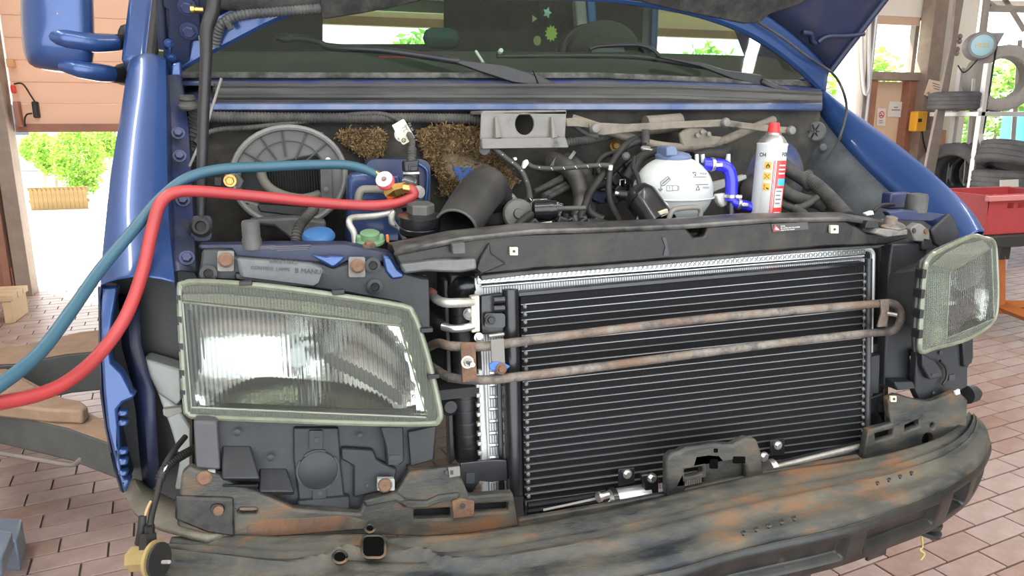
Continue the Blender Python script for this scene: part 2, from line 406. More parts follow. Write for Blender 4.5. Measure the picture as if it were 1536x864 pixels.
wall_right = wallbox('wall_right', fx1, fx1+.2, fy0, fy1, 0, 4.6, WALLW, 'plain side wall right of the bay')
# back wall made of piers and lintels around the openings (pixel columns at the wall plane)
def bx(px): return P(px, 200, YB).x
def bz(py, px=1340): return P(px, py, YB).z
xl = P(60, 440, YB).x
dz1 = P(100, 196, YB).z
def wpart(x0, x1, z0, z1, m=WALLW, y=YB, th=0.2):
    return ((x0+x1)/2, y+th/2, (z0+z1)/2), (x1-x0, th, z1-z0)
xr0 = bx(1272)      # right end of the open second gate
xa, xb = bx(1297), bx(1361)   # window / door bay
zwin0 = bz(109)
GATE_TOP = 3.6
boxes('wall_back', [
    wpart(fx0, xl-0.12, 0.0, 4.6), wpart(fx0, fx1, GATE_TOP, 4.6), wpart(-0.9, -0.6, 0, GATE_TOP),
    wpart(xr0-0.02, xa-0.05, 0, GATE_TOP), wpart(xb+0.10, xb+0.75, 0, GATE_TOP), wpart(9.2, fx1, 0, GATE_TOP), wpart(xb+.7, 9.3, 0, 0.35), wpart(xa-.1, xb+.1, bz(24), GATE_TOP)],
    WALLW, None, bev=0, smooth=False, kind='structure', lab='pale rear wall of the workshop with gates and windows')
# orange timber dado beside the left gate
t = thing('timber_partition', (xl-1.0, YB-.08, 0), 'orange-brown timber partition beside the left gate post', 'partition')
for k in range(6):
    a = xl-0.12-0.30*(k+1)
    box('board', (a+0.145, YB-0.05, 0.12+0.55), (0.29, 0.04, 1.05), WOODO, t, bev=0.006)
box('base_rail', (xl-1.0, YB-0.09, 0.12), (1.75, 0.06, 0.20), WOODR, t)
box('top_rail', (xl-1.0, YB-0.09, 1.2), (1.75, 0.06, 0.07), WOODR, t)
# left gate: post, panels, bottom rail
post = box('trim_1', (xl-0.06, YB-0.06, 1.8), (0.10, 0.16, 3.6), WOODB, None, kind='structure', lab='upright timber post at the left gate opening')
box('trim_2', (xl-0.16, YB-0.10, 1.8), (0.05, 0.10, 3.6), WOODR, None, kind='structure', lab='dark red-brown steel track beside the left gate')
gate = thing('door_1', (xl+1.1, YB+0.05, dz1), 'cream sectional gate half raised behind the van mirror', 'gate', kind='structure')
del gate['category']
ph = 0.155
for k in range(16):
    box('panel', ((xl-0.9)/2, YB+0.04, dz1+0.04+ph*(k+0.5)), (-0.9-xl, 0.04, ph-0.001), DOORP, gate, bev=0.005)
box('bottom_rail', ((xl-0.9)/2, YB+0.03, dz1+0.02), (-0.9-xl, 0.07, 0.06), WOODR, gate)
# second gate (seen through the van's windows)
z2 = P(1000, 52, YB).z
gate2 = thing('door_2', (1.5, YB+.05, z2), 'cream sectional gate raised high behind the van', None, kind='structure')
for k in range(10):
    box('panel', ((-0.6+xr0)/2, YB+0.04, z2+0.04+ph*(k+0.5)), (xr0+0.6, 0.04, ph-0.001), DOORP, gate2, bev=0.005)
box('bottom_rail', ((-0.6+xr0)/2, YB+0.03, z2+0.02), (xr0+0.6, 0.07, 0.07), WOODR, gate2)
# small fittings on the left
t = pxbox('junction_box', 8, 88, 21, 101, YB-.05, 0.05, mat('apricot_box', (0.62, 0.33, 0.16), 0.6), lab='small apricot junction box at the gate post', cat='junction box')
pxbox('warning_lamp', 14, 127, 22, 140, YB-.06, 0.06, mat('red_lamp', (0.7, 0.05, 0.03), 0.4), lab='small red lamp unit on the white strip left of the gate', cat='lamp', bev=0.012)
pxbox('motor_housing', 18, 152, 31, 190, YB-.08, 0.08, WOODR, lab='brown motor housing above the gate rail', cat='housing')
pxbox('control_box', 46, 152, 59, 177, YB-.02, 0.05, BLACK, lab='black control box hanging on the cream gate', cat='control box', bev=0.01)
tube('control_cable', [(21, 126, YB-.03), (34, 126, YB-.03), (46, 143, YB-.03), (53, 154, YB-.03)], 0.006, RUBBER, lab='thin grey cable looping from red lamp to black control box', cat='cable')
tube('control_cable', [(48, 170, YB-.03), (40, 172, YB-.03), (37, 180, YB-.03), (38, 190, YB-.03)], 0.006, RUBBER, lab='short dark cable from the control box down to the gate rail', cat='cable')
# ---- right of the back wall: window, door, posts
window_1 = box('window_1', ((xa+xb)/2, YB+0.08, (zwin0+bz(24))/2), (xb-xa, 0.012, bz(24)-zwin0), GLASSC, None, bev=0, kind='structure', lab='bright window above the beige side door')
box('window_frame', ((xa+xb)/2, YB+0.06, bz(24)), (xb-xa+.1, 0.07, 0.05), STEELP, window_1)
box('window_frame', (xa, YB+0.06, (zwin0+bz(24))/2), (0.05, 0.07, bz(24)-zwin0), STEELP, window_1)
box('window_frame', (xb, YB+0.06, (zwin0+bz(24))/2), (0.05, 0.07, bz(24)-zwin0), STEELP, window_1)
box('roller_blind', ((xa+xb)/2, YB+0.02, bz(10)+.1), (xb-xa, 0.03, bz(10)-bz(24)+.45), DOORP, None, lab='cream roller blind above the bright window', cat='blind')
trim3 = box('trim_3', ((xa+xb)/2-0.02, YB-0.02, (zwin0+bz(121))/2), (xb-xa+0.14, 0.16, zwin0-bz(121)), WOODB, None, kind='structure', lab='grey-brown timber beam over the side door')
zd = bz(121)
door = box('door_3', ((xa+xb)/2-.06, YB+0.05, zd/2), (xb-xa-.10, 0.05, zd-.02), BEIGE, None, kind='structure', lab='beige side door with a no-smoking sign')
for dx in (xa-.02, xb-.04): box('door_frame', (dx, YB+0.0, zd/2), (0.12, 0.14, zd), WOODR, door)
a = P(1390, 150, YB-.1)
box('timber_post', (a.x-.03, YB-0.10, 2.0), (0.17, 0.16, 4.0), WOODB, None, lab='tall brown timber post right of the side door', cat='post')
slab('concrete_pier', [(1407, -60), (1448, -60), (1420, 140), (1402, 250), (1398, 250)], ('Y', YB-.16), 0.12, CONC, lab='rough concrete pier behind the leaning steel post', cat='pier')
slab('brick_dado', [(1385, 195), (1420, 195), (1412, 300), (1376, 300)], ('Y', YB-.06), 0.05, mat('salmon_render', (0.60, 0.33, 0.22), 0.9), lab='salmon rendered wall base beside the leaning post', cat='wall base')
t = slab('steel_post', [(1443, -90), (1461, -90), (1406, 240), (1396, 290), (1382, 290), (1391, 240), (1428, 60)], ('Y', YB-.7), 0.03, STEELP, lab='leaning taupe steel post beside the tyre rack', cat='post')
for q in ((1440, 55), (1439, 62), (1436, 74), (1435, 80)): bolt(P(*q, YB-.7), (0, -1, 0), 0.018, STEELP, t)
# white pipes left of side door
for k, (px, r) in enumerate(((1283, .07), (1294, .03), (1301, .022))):
    p = P(px, 100, YB-.05); tube('down_pipe', [V((p.x, p.y-.05, 0.0)), V((p.x, p.y-.05, 4.55))], r, (WALLW, STEELP, GREY_L)[k], smoothpath=False,
        lab=('thick white pipe standing left of the side door', 'taupe conduit between two white pipes by the side door', 'thin pale grey pipe nearest the side door frame')[k], cat='pipe')
tube('hanging_hose', [(1292, -10, YB-.2), (1293, 90, YB-.2), (1297, 138, YB-.2), (1303, 128, YB-.2), (1304, 60, YB-.2), (1305, -10, YB-.2)], 0.018, GREY_L, lab='pale hose hanging in a loop beside the side door', cat='hose')
# signs
def paper(name, pts, Y, m, lab, cat='notice'):
    return slab(name, pts, ('Y', Y), 0.004, m, bev=0, smooth=False, lab=lab, cat=cat)
s = paper('no_smoking_sign', [(1316, 162), (1329, 163), (1328, 189), (1315, 188)], YB+.015, PAPER, 'white no-smoking sign with red ring on the beige door', 'sign')
c = P(1322.5, 172, YB+.012); r = 5.2*mpp(c)
bm = bmesh.new()
for k in range(28):
    a0, a1 = 2*math.pi*k/28, 2*math.pi*(k+1)/28
    q = [c+V((math.cos(a)*rr, 0, math.sin(a)*rr)) for a, rr in ((a0, r), (a1, r), (a1, r*.74), (a0, r*.74))]
    bm.faces.new([bm.verts.new(x) for x in q])
RED = mat('sign_red', (0.7, 0.03, 0.03), 0.6)
link('red_ring', bm2me(bm, 'red_ring', False), RED, s, smooth=False)
box('red_bar', c, (r*1.7, 0.002, r*.2), RED, s, rot=Matrix.Rotation(math.radians(40), 3, 'Y'), bev=0)
box('cigarette', c+V((0, .001, -.01)), (r*1.1, 0.002, r*.2), INK, s, bev=0)
for k in range(2): box('printed_line', P(1321.5, 181+3*k, YB+.013), (0.05, 0.001, 0.008), INKG, s, bev=0)
s = paper('paper_notice', [(1334, 152), (1357, 153), (1355, 176), (1331, 175)], YB+.015, PAPER, 'plain white paper notice pinned on the beige door', 'notice')
for k, wd in enumerate((.05, .11)): box('printed_line', P(1344, 161+4*k, YB+.013), (wd, 0.001, 0.01), INKG, s, bev=0)
PEACH = mat('peach_paper', (0.85, 0.66, 0.52), 0.8)
s = paper('poster', [(1394, 119), (1419, 124), (1414, 153), (1386, 142)], YB-.20, PEACH, 'peach poster with black handwriting hung by the concrete pier', 'poster')
o = P(1390, 141, YB-.205); xdv = P(1414, 151, YB-.205)-o
text('poster_lettering', 'Abdichtung', o, xdv, (0, 0, 1), 0.042, INK, s)
for k in range(3): box('printed_line', P(1404+k, 126+4*k, YB-.203), (0.10, 0.001, 0.008), INKG, s, bev=0, rot=Matrix.Rotation(math.radians(13), 3, 'Y'))
lathe('round_stamp', [(0.022, 0), (0.022, .001)], P(1411, 139, YB-.205), (0, -1, 0), INKG, s, n=16)
paper('poster', [(1406, 152), (1414, 154), (1411, 172), (1397, 163)], YB-.19, PAPER, 'small blank white slip under the peach poster', 'poster')
s = pxbox('switch_box', 1377, 167, 1389, 197, YB-.28, 0.10, mat('yellow_switch_box', (0.80, 0.42, 0.03), 0.5), lab='yellow emergency switch box on the timber post', cat='switch box', bev=0.012)
pxbox('switch_button', 1380, 178, 1383, 183, YB-.30, 0.03, BLACK, s)
box('side_plate', P(1394, 180, YB-.2), (0.05, 0.1, 0.2), STEELP, s)
tube('switch_cable', [(1383, 197, YB-.22), (1386, 215, YB-.2), (1391, 235, YB-.2), (1391, 262, YB-.2)], 0.008, RUBBER, lab='dark cable running down from the yellow switch box', cat='cable')
# ---- glazed gate on the right with frame bars
gz = thing('window_2', (bx(1500), YB+.15, 0.35), 'large glazed gate behind the tyre rack', None, kind='structure')
box('pane', ((xb+.75+9.2)/2, YB+.16, 2.0), (9.2-xb-.75, 0.01, 3.2), GLASSC, gz, bev=0)
def bar3(name, a, b, r, m, par, **kw):
    return tube(name, [a, b], r, m, par, n=4, smoothpath=False, smooth=False, **kw)
for a, b, r in (((1482, -20), (1452, 240), .05), ((1502, -10), (1536, 45), .035), ((1480, 9), (1560, 11), .06), ((1530, 60), (1516, 260), .03)):
    bar3('frame_bar', P(*a, YB+.10), P(*b, YB+.10), r, STEELP, gz)
# ---- outside
GRND = mat('sunlit_paving', (0.62, 0.60, 0.56), 0.9, 0, (0.55, 0.53, 0.5), 0.5, 2)
box('ground', (1.0, 17.3, -0.06), (60, 24.0, 0.1), GRND, None, bev=0, smooth=False, kind='structure', lab='sunlit paving outside the gates')
LEAF = [translucent('leaf_%d' % i, c, 0.35) for i, c in enumerate(((0.16, 0.34, 0.04), (0.26, 0.46, 0.06), (0.36, 0.5, 0.10)))]
def shrub(name, c, rad, n, lab, group=None, ls=0.10):
    t = thing(name, (c.x, c.y, 0), lab, 'shrub', group)
    vv, ff, mi = [], [], []
    for k in range(n):
        d = V((random.gauss(0, 1), random.gauss(0, 1), random.gauss(0, 1))).normalized()
        rr = random.uniform(0.55, 1.0)
        p = c+V((d.x*rad[0], d.y*rad[1], d.z*rad[2]))*rr
        if p.z < 0.05: p.z = random.uniform(.05, .4)
        a = V((random.gauss(0, 1), random.gauss(0, 1), random.gauss(0, 1))).normalized(); b_ = a.orthogonal().normalized()
        s = ls*random.uniform(.6, 1.4); i0 = len(vv)
        vv += [p-a*s, p+b_*s*.55, p+a*s, p-b_*s*.55]; ff.append((i0, i0+1, i0+2, i0+3)); mi.append(random.randrange(3))
    me = bpy.data.meshes.new('foliage'); me.from_pydata([tuple(v) for v in vv], [], ff)
    for p, k in zip(me.polygons, mi): p.material_index = k
    link('foliage', me, LEAF, t, smooth=False, kind='stuff')
    tube('stem', [V((c.x, c.y, 0)), V((c.x+.05, c.y, c.z*.6)), V((c.x, c.y, c.z))], [0.05, .03, .02], WOODB, t, n=6)
    return t
def at_d(px, py, Y): return P(px, py, Y)
for px, py, Y, rad, n, lab in ((118, 238, 12.5, (0.40, .4, .62), 3000, 'tall yellow-green shrub outside, nearest the van mirror post'),
                               (75, 235, 13.2, (.26, .3, .34), 1500, 'low sunlit shrub outside behind the picket fence'),
                               (58, 222, 15.0, (.34, .3, .30), 1500, 'farther pale shrub at the left of the gate opening'),
                               (158, 215, 15.5, (.30, .3, .30), 1500, 'farther shrub half hidden by the blue fender')):
    c = P(px, py, Y); shrub('garden_shrub', c, rad, n, lab, ls=.035)
for k in range(9):
    c = V((1.2+k*1.5, 9.0+random.uniform(-.2, .3), 1.25)); 
    shrub('hedge_shrub', c, (.73, .6, 1.25), 2200, 'bright green hedge shrub outside the raised rear gate', 'hedge outside the rear gate', ls=0.07)
f0, f1 = P(48, 303, 11.2), P(128, 300, 11.2)
fn = thing('picket_fence', (f0.x, 11.2, 0), 'sunlit wooden picket fence in front of the outside shrubs', 'fence')
PICK = mat('weathered_picket', (0.20, 0.135, 0.05), 0.85, 0, (0.16, 0.10, 0.04), 0.5, 10)
n = 13
for k in range(n):
    x = f0.x+(f1.x-f0.x)*k/(n-1); h = P(90, 281, 11.2).z
    slab3('picket', [[V((x-.028, 11.2, -.012)), V((x+.028, 11.2, -.012)), V((x+.028, 11.2, h-.05)), V((x, 11.2, h)), V((x-.028, 11.2, h-.05))]], V((0, .02, 0)), PICK, fn, bev=0)
for z in (0.12, 0.30): box('rail', ((f0.x+f1.x)/2, 11.23, z), (f1.x-f0.x+.1, .03, .05), PICK, fn, bev=0)
h1 = thing('house', (P(90, 200, 21).x, 21, 0), 'grey neighbouring house beyond the garden', 'house')
HW = mat('house_render', (0.45, 0.42, 0.40), 0.9); HR = mat('house_roof', (0.22, 0.13, 0.11), 0.9)
hx_ = P(90, 200, 21).x
box('wall', (hx_, 23, 1.1), (9, 4, 2.2), HW, h1, bev=0)
slab3('roof', [[V((hx_-4.8, 20.7, 2.1)), V((hx_+4.8, 20.7, 2.1)), V((hx_+4.8, 23, 4.2)), V((hx_-4.8, 23, 4.2))]], V((0, .1, .1)), HR, h1, bev=0)
for k in range(4):
    wd = box('window', (hx_-3+2*k, 20.98, 1.3), (.8, .06, .9), WALLW, h1, bev=0); box('pane', (hx_-3+2*k, 20.94, 1.3), (.66, .03, .76), mat('dark_pane', (.05, .07, .09), .1), wd, bev=0)
# ---- tyres and rack on the right
TYRE = mat('tyre_rubber', (0.055, 0.056, 0.06), 0.7, 0, (0.085, 0.085, 0.09), 0.5, 10)
TYREW = mat('lit_pale_tyre', (0.30, 0.285, 0.27), 0.8, 0, (0.36, 0.34, 0.32), 0.5, 10)  # bright light on the standing tyre, put into a paler rubber colour
def tyre_mesh(R=0.315, w=0.205, name='tyre'):
    bm = bmesh.new(); n = 48
    prof = []
    pr = [(0.62, -0.40), (0.66, -0.47), (0.80, -0.52), (0.93, -0.46), (0.985, -0.40)]
    tread = [(1.0, -.38), (1.0, -.24), (.975, -.235), (.975, -.205), (1.0, -.20), (1.0, -.03), (.975, -.025), (.975, .025), (1.0, .03), (1.0, .20), (.975, .205), (.975, .235), (1.0, .24), (1.0, .38)]
    prof = pr+tread+[(a, -b) for a, b in reversed(pr)]+[(0.64, .2), (0.64, -.2)]
    rings = []
    for r, h in prof:
        rg = []
        for k in range(n):
            a = 2*math.pi*k/n; rr = r*R
            if r > .99 and k % 2: rr *= 0.982
            rg.append(bm.verts.new((rr*math.cos(a), h*w, rr*math.sin(a))))
        rings.append(rg)
    for i in range(len(rings)):
        A, B = rings[i], rings[(i+1) % len(rings)]
        for k in range(n): bm.faces.new((A[k], A[(k+1) % n], B[(k+1) % n], B[k]))
    return bm2me(bm, name)
tm = tyre_mesh()
def tyre(loc, rot, lab, m=TYRE, group=None, sc=1.0):
    me = tm.copy(); me.materials.append(m)
    for p in me.polygons: p.use_smooth = True
    me.set_sharp_from_angle(angle=math.radians(35))
    o = bpy.data.objects.new('tyre', me); COL.objects.link(o); o.location = loc; o.rotation_euler = rot; o.scale = (sc, sc, sc)
    return tagit(o, lab, 'tyre', group)
YR = 4.25
zs = P(1480, 171, YR).z
rack = thing('tyre_rack', (P(1480, 171, YR).x, YR, 0), 'pale grey steel rack carrying tyres beside the leaning post', 'rack')
xs0 = P(1450, 171, YR).x; xs1 = xs0+2.2
box('shelf', ((xs0+xs1)/2, YR+.15, zs), (xs1-xs0, 0.55, 0.04), GREY_L, rack)
zl = P(1450, 262, YR).z
box('shelf', ((xs0+xs1)/2, YR+.15, zl-.35), (xs1-xs0, 0.55, 0.04), GREY_L, rack)
for xx, yy in ((xs0+.06, YR-.10), (xs1-.1, YR-.10), (xs0+.30, YR+.40), (xs1-.1, YR+.40)):
    box('upright', (xx, yy, (zs+.45)/2), (0.05, 0.05, zs+.45), GREY_L, rack)
c = P(1513, 133, YR); tyre((c.x, YR+.1, zs+.022+.315*.98), (0, 0, math.radians(-28)), 'brightly lit pale tyre standing on the upper rack shelf', TYREW, sc=.98)
c = P(1462, 158, YR); tyre((c.x-.05, YR+.15, zs+.02+.10), (math.radians(90), math.radians(0), 0), 'dark tyre lying flat on the upper rack shelf', TYRE, sc=.8)
c = P(1446, 226, YR)
for k in range(5):
    tyre((c.x+.02+.215*k*math.cos(.3), YR+.12+.215*k*math.sin(.3), zl-.33+.315), (0, 0, math.radians(-62)), ('dark tyre standing at the front of the lower row, nearest the leaning post', 'second dark tyre from the front of the lower standing row', 'third dark tyre from the front of the lower standing row', 'fourth dark tyre from the front of the lower standing row', 'rearmost dark tyre of the lower standing row')[k], group='tyres standing in the lower row')
YS = 3.75
c = P(1524, 281, YS); z0 = P(1510, 291, YS).z
stand = thing('tyre_stand', (c.x+.05, YS+.1, 0), 'low steel stand under the two flat tyres', 'stand')
box('top', (c.x+.05, YS+.1, z0-.02), (.66, .66, .04), GREY_L, stand)
for sx in (-.28, .28):
    for sy in (-.28, .28): box('leg', (c.x+.05+sx, YS+.1+sy, (z0-.04)/2), (.04, .04, z0-.04), GREY_L, stand)
ta = tyre((c.x+.05, YS+.1, z0+.105), (math.radians(90), 0, 0), 'lower of two flat stacked tyres, with a white label, behind the red crate')
slab('label_sticker', [(1500, 270), (1528, 269), (1528, 280), (1500, 281)], ('Y', YS-.215), 0.003, PAPER, ta, bev=0)
tyre((c.x+.07, YS+.1, z0+.105+.205), (math.radians(90), .3, 0), 'upper of two flat stacked tyres behind the red crate')
s = slab('label_strip', [(1468, 201), (1475, 200), (1478, 226), (1472, 227)], ('Y', YR-.2), 0.003, PAPER, None, bev=0, lab='white paper strip hanging on the lower standing tyres', cat='label')
# distant bits behind rack
c = P(1538, 166, 6.0); hB = c.z/.9; lathe('blue_barrel', [(r_, h_*hB) for r_, h_ in [(.28, 0), (.30, .03), (.30, .4), (.31, .42), (.31, .46), (.30, .48), (.30, .85), (.27, .9)]], V((c.x+.1, 6.0, -.01)), (0, 0, 1), mat('barrel_blue', (.03, .2, .5), .5), lab='blue barrel outside behind the tyre rack', cat='barrel')
# cable reel
YC = 4.35
c = P(1470, 69, YC); k = mpp(c)
ax = V((-0.55, -0.8, 0)).normalized()
reel = thing('cable_reel', (c.x, YC, c.z-.1), 'grey cable reel with pale blue face hung above the tyre rack', 'cable reel')
REELG = mat('reel_grey', (0.22, 0.22, 0.24), .5)
lathe('drum', [(19*k, -.10), (20.5*k, -.09), (20.5*k, .05), (18*k, .07)], c, ax, REELG, reel)
lathe('face', [(15*k, .068), (15*k, .076), (14*k, .08)], c, ax, mat('reel_face_blue', (.33, .56, .66), .5), reel)
u = V((0, 0, 1)); xd = u.cross(ax)
text('reel_lettering', 'HEDI', c+ax*.084-xd*10*k-u*3*k, xd, u, 8.5*k, mat('reel_yellow', (.75, .42, .05), .5), reel)
slab3('cable_guide', [[c+xd*2*k+u*19*k, c+xd*30*k+u*18*k, c+xd*24*k+u*3*k, c+xd*10*k]], -ax*.09, REELG, reel)
bar3('hanger', c+u*18*k, V((c.x, c.y, 4.58)), .012, STEELP, reel)
tube('cable', [c+xd*22*k+u*4*k, P(1488, 110, YC), P(1478, 180, YC), P(1465, 240, YC), P(1449, 274, YC)], .009, RUBBER, reel)
tube('cable', [c-u*16*k+ax*.05, P(1452, 105, YC), P(1444, 108, YC), P(1437, 98, YC+.05)], .006, RUBBER, reel)
# hanging hook with strap and dark pulley below it
h = thing('hanging_pulley', P(1458, 320, YC), 'dark slotted pulley block hanging on a pale strap beside the fender', 'pulley')
tube('strap', [P(1460, 115, YC), P(1452, 200, YC), P(1447, 276, YC)], .022, GREY_L, h, flat=.3) if False else slab('strap', [(1459, 118), (1464, 118), (1451, 277), (1445, 277)], ('Y', YC), .01, GREY_L, h)
slab('block', [(1447, 276), (1462, 290), (1476, 312), (1474, 330), (1452, 330), (1436, 285)], ('Y', YC+.02), .1, mat('dark_green_steel', (.05, .075, .065), .5, .3), h)
tube('rim_wire', [(1446, 277, YC), (1464, 292, YC), (1477, 313, YC), (1478, 330, YC)], .012, GREY_L, h)
# trolley and red crate
YT = 2.0
zt = P(1500, 352, YT).z
ORG = mat('orange_steel', (.42, .13, .03), .45, .1, (.36, .11, .03), .5, 6)
DKG = mat('dark_tray_steel', (.04, .042, .045), .5, .3)
xt = P(1478, 352, YT).x
tr = thing('tool_trolley', (xt+.35, YT+.2, 0), 'orange wheeled trolley with dark tray right of the headlight', 'trolley')
box('tray', (xt+.42, YT+.2, zt-.035), (1.0, .5, .07), DKG, tr, bev=.008)
b0 = P(1493, 505, YT)
box('post', (P(1497, 400, YT+.1).x, YT+.1, zt-.10), (.075, .075, .14), DKG, tr)
pf = PZ(1492, 520, 0.06)
lg = P(1494, 425, YT+.1)
tube('post', [V((P(1497, 400, YT+.1).x, YT+.1, zt-.15)), V((P(1499, 470, YT+.1).x, YT+.1, .12))], .04, ORG, tr, n=4, smoothpath=False, smooth=False)
x0 = P(1499, 470, YT+.1).x
for q in ((x0-.05, YT-.25), (x0+.55, YT+.05), (x0+.30, YT+.5)):
    bar3('leg', V((x0, YT+.1, .16)), V((q[0], q[1], .14)), .035, ORG, tr)
    w_ = thing('c', (0, 0, 0), None, None); bpy.data.objects.remove(w_)
    cs = box('caster_fork', (q[0], q[1], .095), (.05, .05, .04), GREY_L, tr)
    lathe('caster_wheel', [(.03, -.016), (.042, -.012), (.042, .012), (.03, .016)], V((q[0]+.02, q[1], .042)), (1, .4, 0), RUBBER, cs)
CRED = mat('crate_red', (.40, .05, .055), .55, 0, (.34, .045, .05), .5, 8)
cr_ = thing('red_crate', (xt+.32, YT+.2, zt), 'weathered red plastic crate on the dark trolley tray', 'crate')
zc = P(1500, 292, YT).z; hh = zc-zt
for yy in (YT+.0, YT+.4):
    slab3('side', [[V((xt-.0, yy, zt+.002)), V((xt+.62, yy, zt+.002)), V((xt+.64, yy, zc)), V((xt-.02, yy, zc))]]+[[V((xt+x, yy, zc-.05)), V((xt+x+.05, yy, zc-.05)), V((xt+x+.05, yy, zc-.085)), V((xt+x, yy, zc-.085))] for x in (.14, .22, .42, .50)], V((0, .015, 0)), CRED, cr_)
for xx in (xt-.01, xt+.625): box('side', (xx, YT+.2, zt+hh/2), (.015, .4, hh-.004), CRED, cr_)
box('rim', (xt+.31, YT-.012, zc-.02), (.70, .03, .03), mat('crate_rim', (.55, .2, .2), .5), cr_)
box('base', (xt+.31, YT+.2, zt+.012), (.6, .38, .015), CRED, cr_)
# ---- car lift arms and things on the left
LIFTG = mat('lift_grey', (.075, .085, .085), .5, .2, (.10, .108, .10), .5, 9)
LIFTT = mat('lit_tan_top', (.32, .215, .145), .85, 0, (.25, .165, .11), .5, 14)  # tan colour carries the light falling on the arm tops
def arm(name, top, zt_, h, lab):
    t = thing(name, PZ(*top[0], zt_), lab, 'lift arm')
    pts = [PZ(*q, zt_) for q in top]
    slab3('arm_body', [[p-V((0, 0, .004)) for p in pts]], V((0, 0, -h)), LIFTG, t, bev=.006)
    slab3('lit_top_plate', [pts], V((0, 0, -.004)), LIFTT, t, bev=.001)
    return t
ZL = .40
la = arm('lift_arm', [(-60, 560), (0, 548), (70, 585), (158, 632), (200, 655), (190, 672), (100, 640), (0, 618), (-60, 610)], ZL, .11, 'grey lift arm with lit tan top reaching under the blue fender, nearer of two')
top2 = [PZ(*q, ZL+.045) for q in [(-60, 548), (-20, 545), (40, 570), (75, 592), (120, 600), (131, 608), (122, 616), (70, 614), (0, 606), (-60, 600)]]
slab3('extension_plate', [top2], V((0, 0, -.045)), LIFTT, la, bev=.008)
tube('release_rod', [PZ(-30, 674, .27), PZ(60, 690, .27), PZ(106, 697, .27), PZ(120, 690, .30), PZ(140, 670, .34), PZ(150, 662, .36)], .008, STEELP, la)
bolt(PZ(149, 660, .36), (0.3, -1, 0), .018, STEELP, la)
lb = arm('lift_arm', [(-60, 520), (0, 513), (24, 520), (60, 512), (120, 498), (158, 494), (210, 500), (215, 520), (100, 530), (20, 545), (-60, 548)], .42, .16, 'dark grey lift arm farther back, behind the blue hose')
PALL = mat('pale_timber', (.55, .40, .25), .8, 0, (.48, .34, .2), .5, 8, stretch=(1, .2, 1))
pl = thing('timber_step', (PZ(0, 450, 0).x-.3, 4.4, 0), 'pale timber step at the left edge by the partition', 'step')
a = P(-40, 432, 4.1); b = P(19, 452, 4.1)
for k in range(3): box('plank', (b.x-.30, 4.15+.11*k, b.z+.02), (.6, .10, .04), PALL, pl)
for xx in (b.x-.55, b.x-.04): box('leg', (xx, 4.26, b.z/2), (.05, .3, b.z-.005), PALL, pl)
BST = mat('blue_grey_ramp', (.16, .20, .27), .45, .3, (.2, .24, .3), .5, 8)
rp = thing('steel_ramp', PZ(0, 820, 0), 'blue-grey steel ramp corner at the lower left on the tiles', 'ramp')
p = [PZ(*q, .10) for q in ((-80, 770), (33, 778), (24, 812), (-80, 800))]
slab3('plate', [p], V((0, 0, -.10)), BST, rp, bev=.006)
p = [PZ(*q, .16) for q in ((-80, 780), (18, 797), (2, 838), (-80, 870))]
slab3('plate', [p], V((0, 0, -.05)), BST, rp, bev=.006)
# ================================================================== THE VAN : BODY
van = thing('van', (0.05, 0.6, 0.0), 'blue van with its hood propped open and front stripped for repair', 'van')
GLASSV = thin_glass('windscreen_glass', (0.70, 0.84, 0.74), rough=0.03)
INTD = mat('dark_interior', (0.016, 0.02, 0.018), 0.85, 0, (0.03, 0.035, 0.03), 0.5, 60)
INTL = mat('pale_headliner', (0.50, 0.52, 0.46), 0.9)
SEATF = mat('dark_seat_fabric', (0.035, 0.04, 0.042), 0.95, 0, (0.06, 0.065, 0.06), 0.5, 40)
TEAL = mat('teal_headrest_fabric', (0.03, 0.09, 0.085), 0.9)
# ---- left (image) fender: slim sloping wing with outer side and inner flange
def fender_L():
    st = [(-.02, (248, 90), (199, 90), .56), (0, (248, 98), (193, 98), .50), (1, (249, 180), (181, 175), .38), (2, (250, 260), (168, 255), .26), (3, (253, 340), (159, 335), .14), (4, (259, 400), (153, 400), .06), (5, (261, 424), (152, 428), .025)]
    rows = []
    for s, i, o, Y in st:
        a, b = P(*i, Y), P(*o, Y+.03)
        up = V((0, -.35, .9)).normalized()
        r = [a+V((.004, .012, -.035)), a+V((0, .004, -.006))]
        for k, t in enumerate((0, .15, .35, .55, .75, .9, 1.0)):
            r.append(a.lerp(b, t)+up*(.014*math.sin(math.pi*t)**.8 if 0 < t < 1 else 0))
        r += [b+V((-.012, .03, -.03)), b+V((-.022, .07, -.12)), b+V((-.03, .12, -.30))]
        rows.append(r)
    dense = []
    cols = list(zip(*rows))
    cols = [cr([V(p) for p in c], 5) for c in cols]
    rows = [list(r) for r in zip(*cols)]
    return grid('fender', rows, BLUE, van, solid=.002, lab='glossy blue front wing on the left side of the photo')
fl = fender_L()
# front lower flange of the left wing beside the headlight
fo = slab('wing_flange', [(152, 428), (176, 430), (170, 470), (163, 520), (166, 545), (182, 560), (193, 580), (196, 590), (204, 593), (196, 600), (184, 605), (176, 615), (178, 640), (180, 700), (187, 720), (196, 722), (186, 742), (174, 700), (160, 640), (155, 590), (151, 520)],
     ('F', .07), .03, BLUE, van, bev=.006, lab='narrow blue wing flange beside the left headlight')
for k, (y0, y1) in enumerate(((618, 626), (632, 641), (676, 684), (690, 700), (708, 716))):
    slab('rib', [(176, y0), (191, y0-1), (192, y1-2), (177, y1)], ('F', .062), .02, BLUE, fo, bev=.004)
slab('wing_side_edge', [(146, 430), (152, 428), (151, 520), (155, 590), (160, 640), (174, 700), (186, 742), (180, 738), (166, 690), (156, 640), (149, 590)], ('F', .10), .10, BLUE_IN, van, bev=.004)
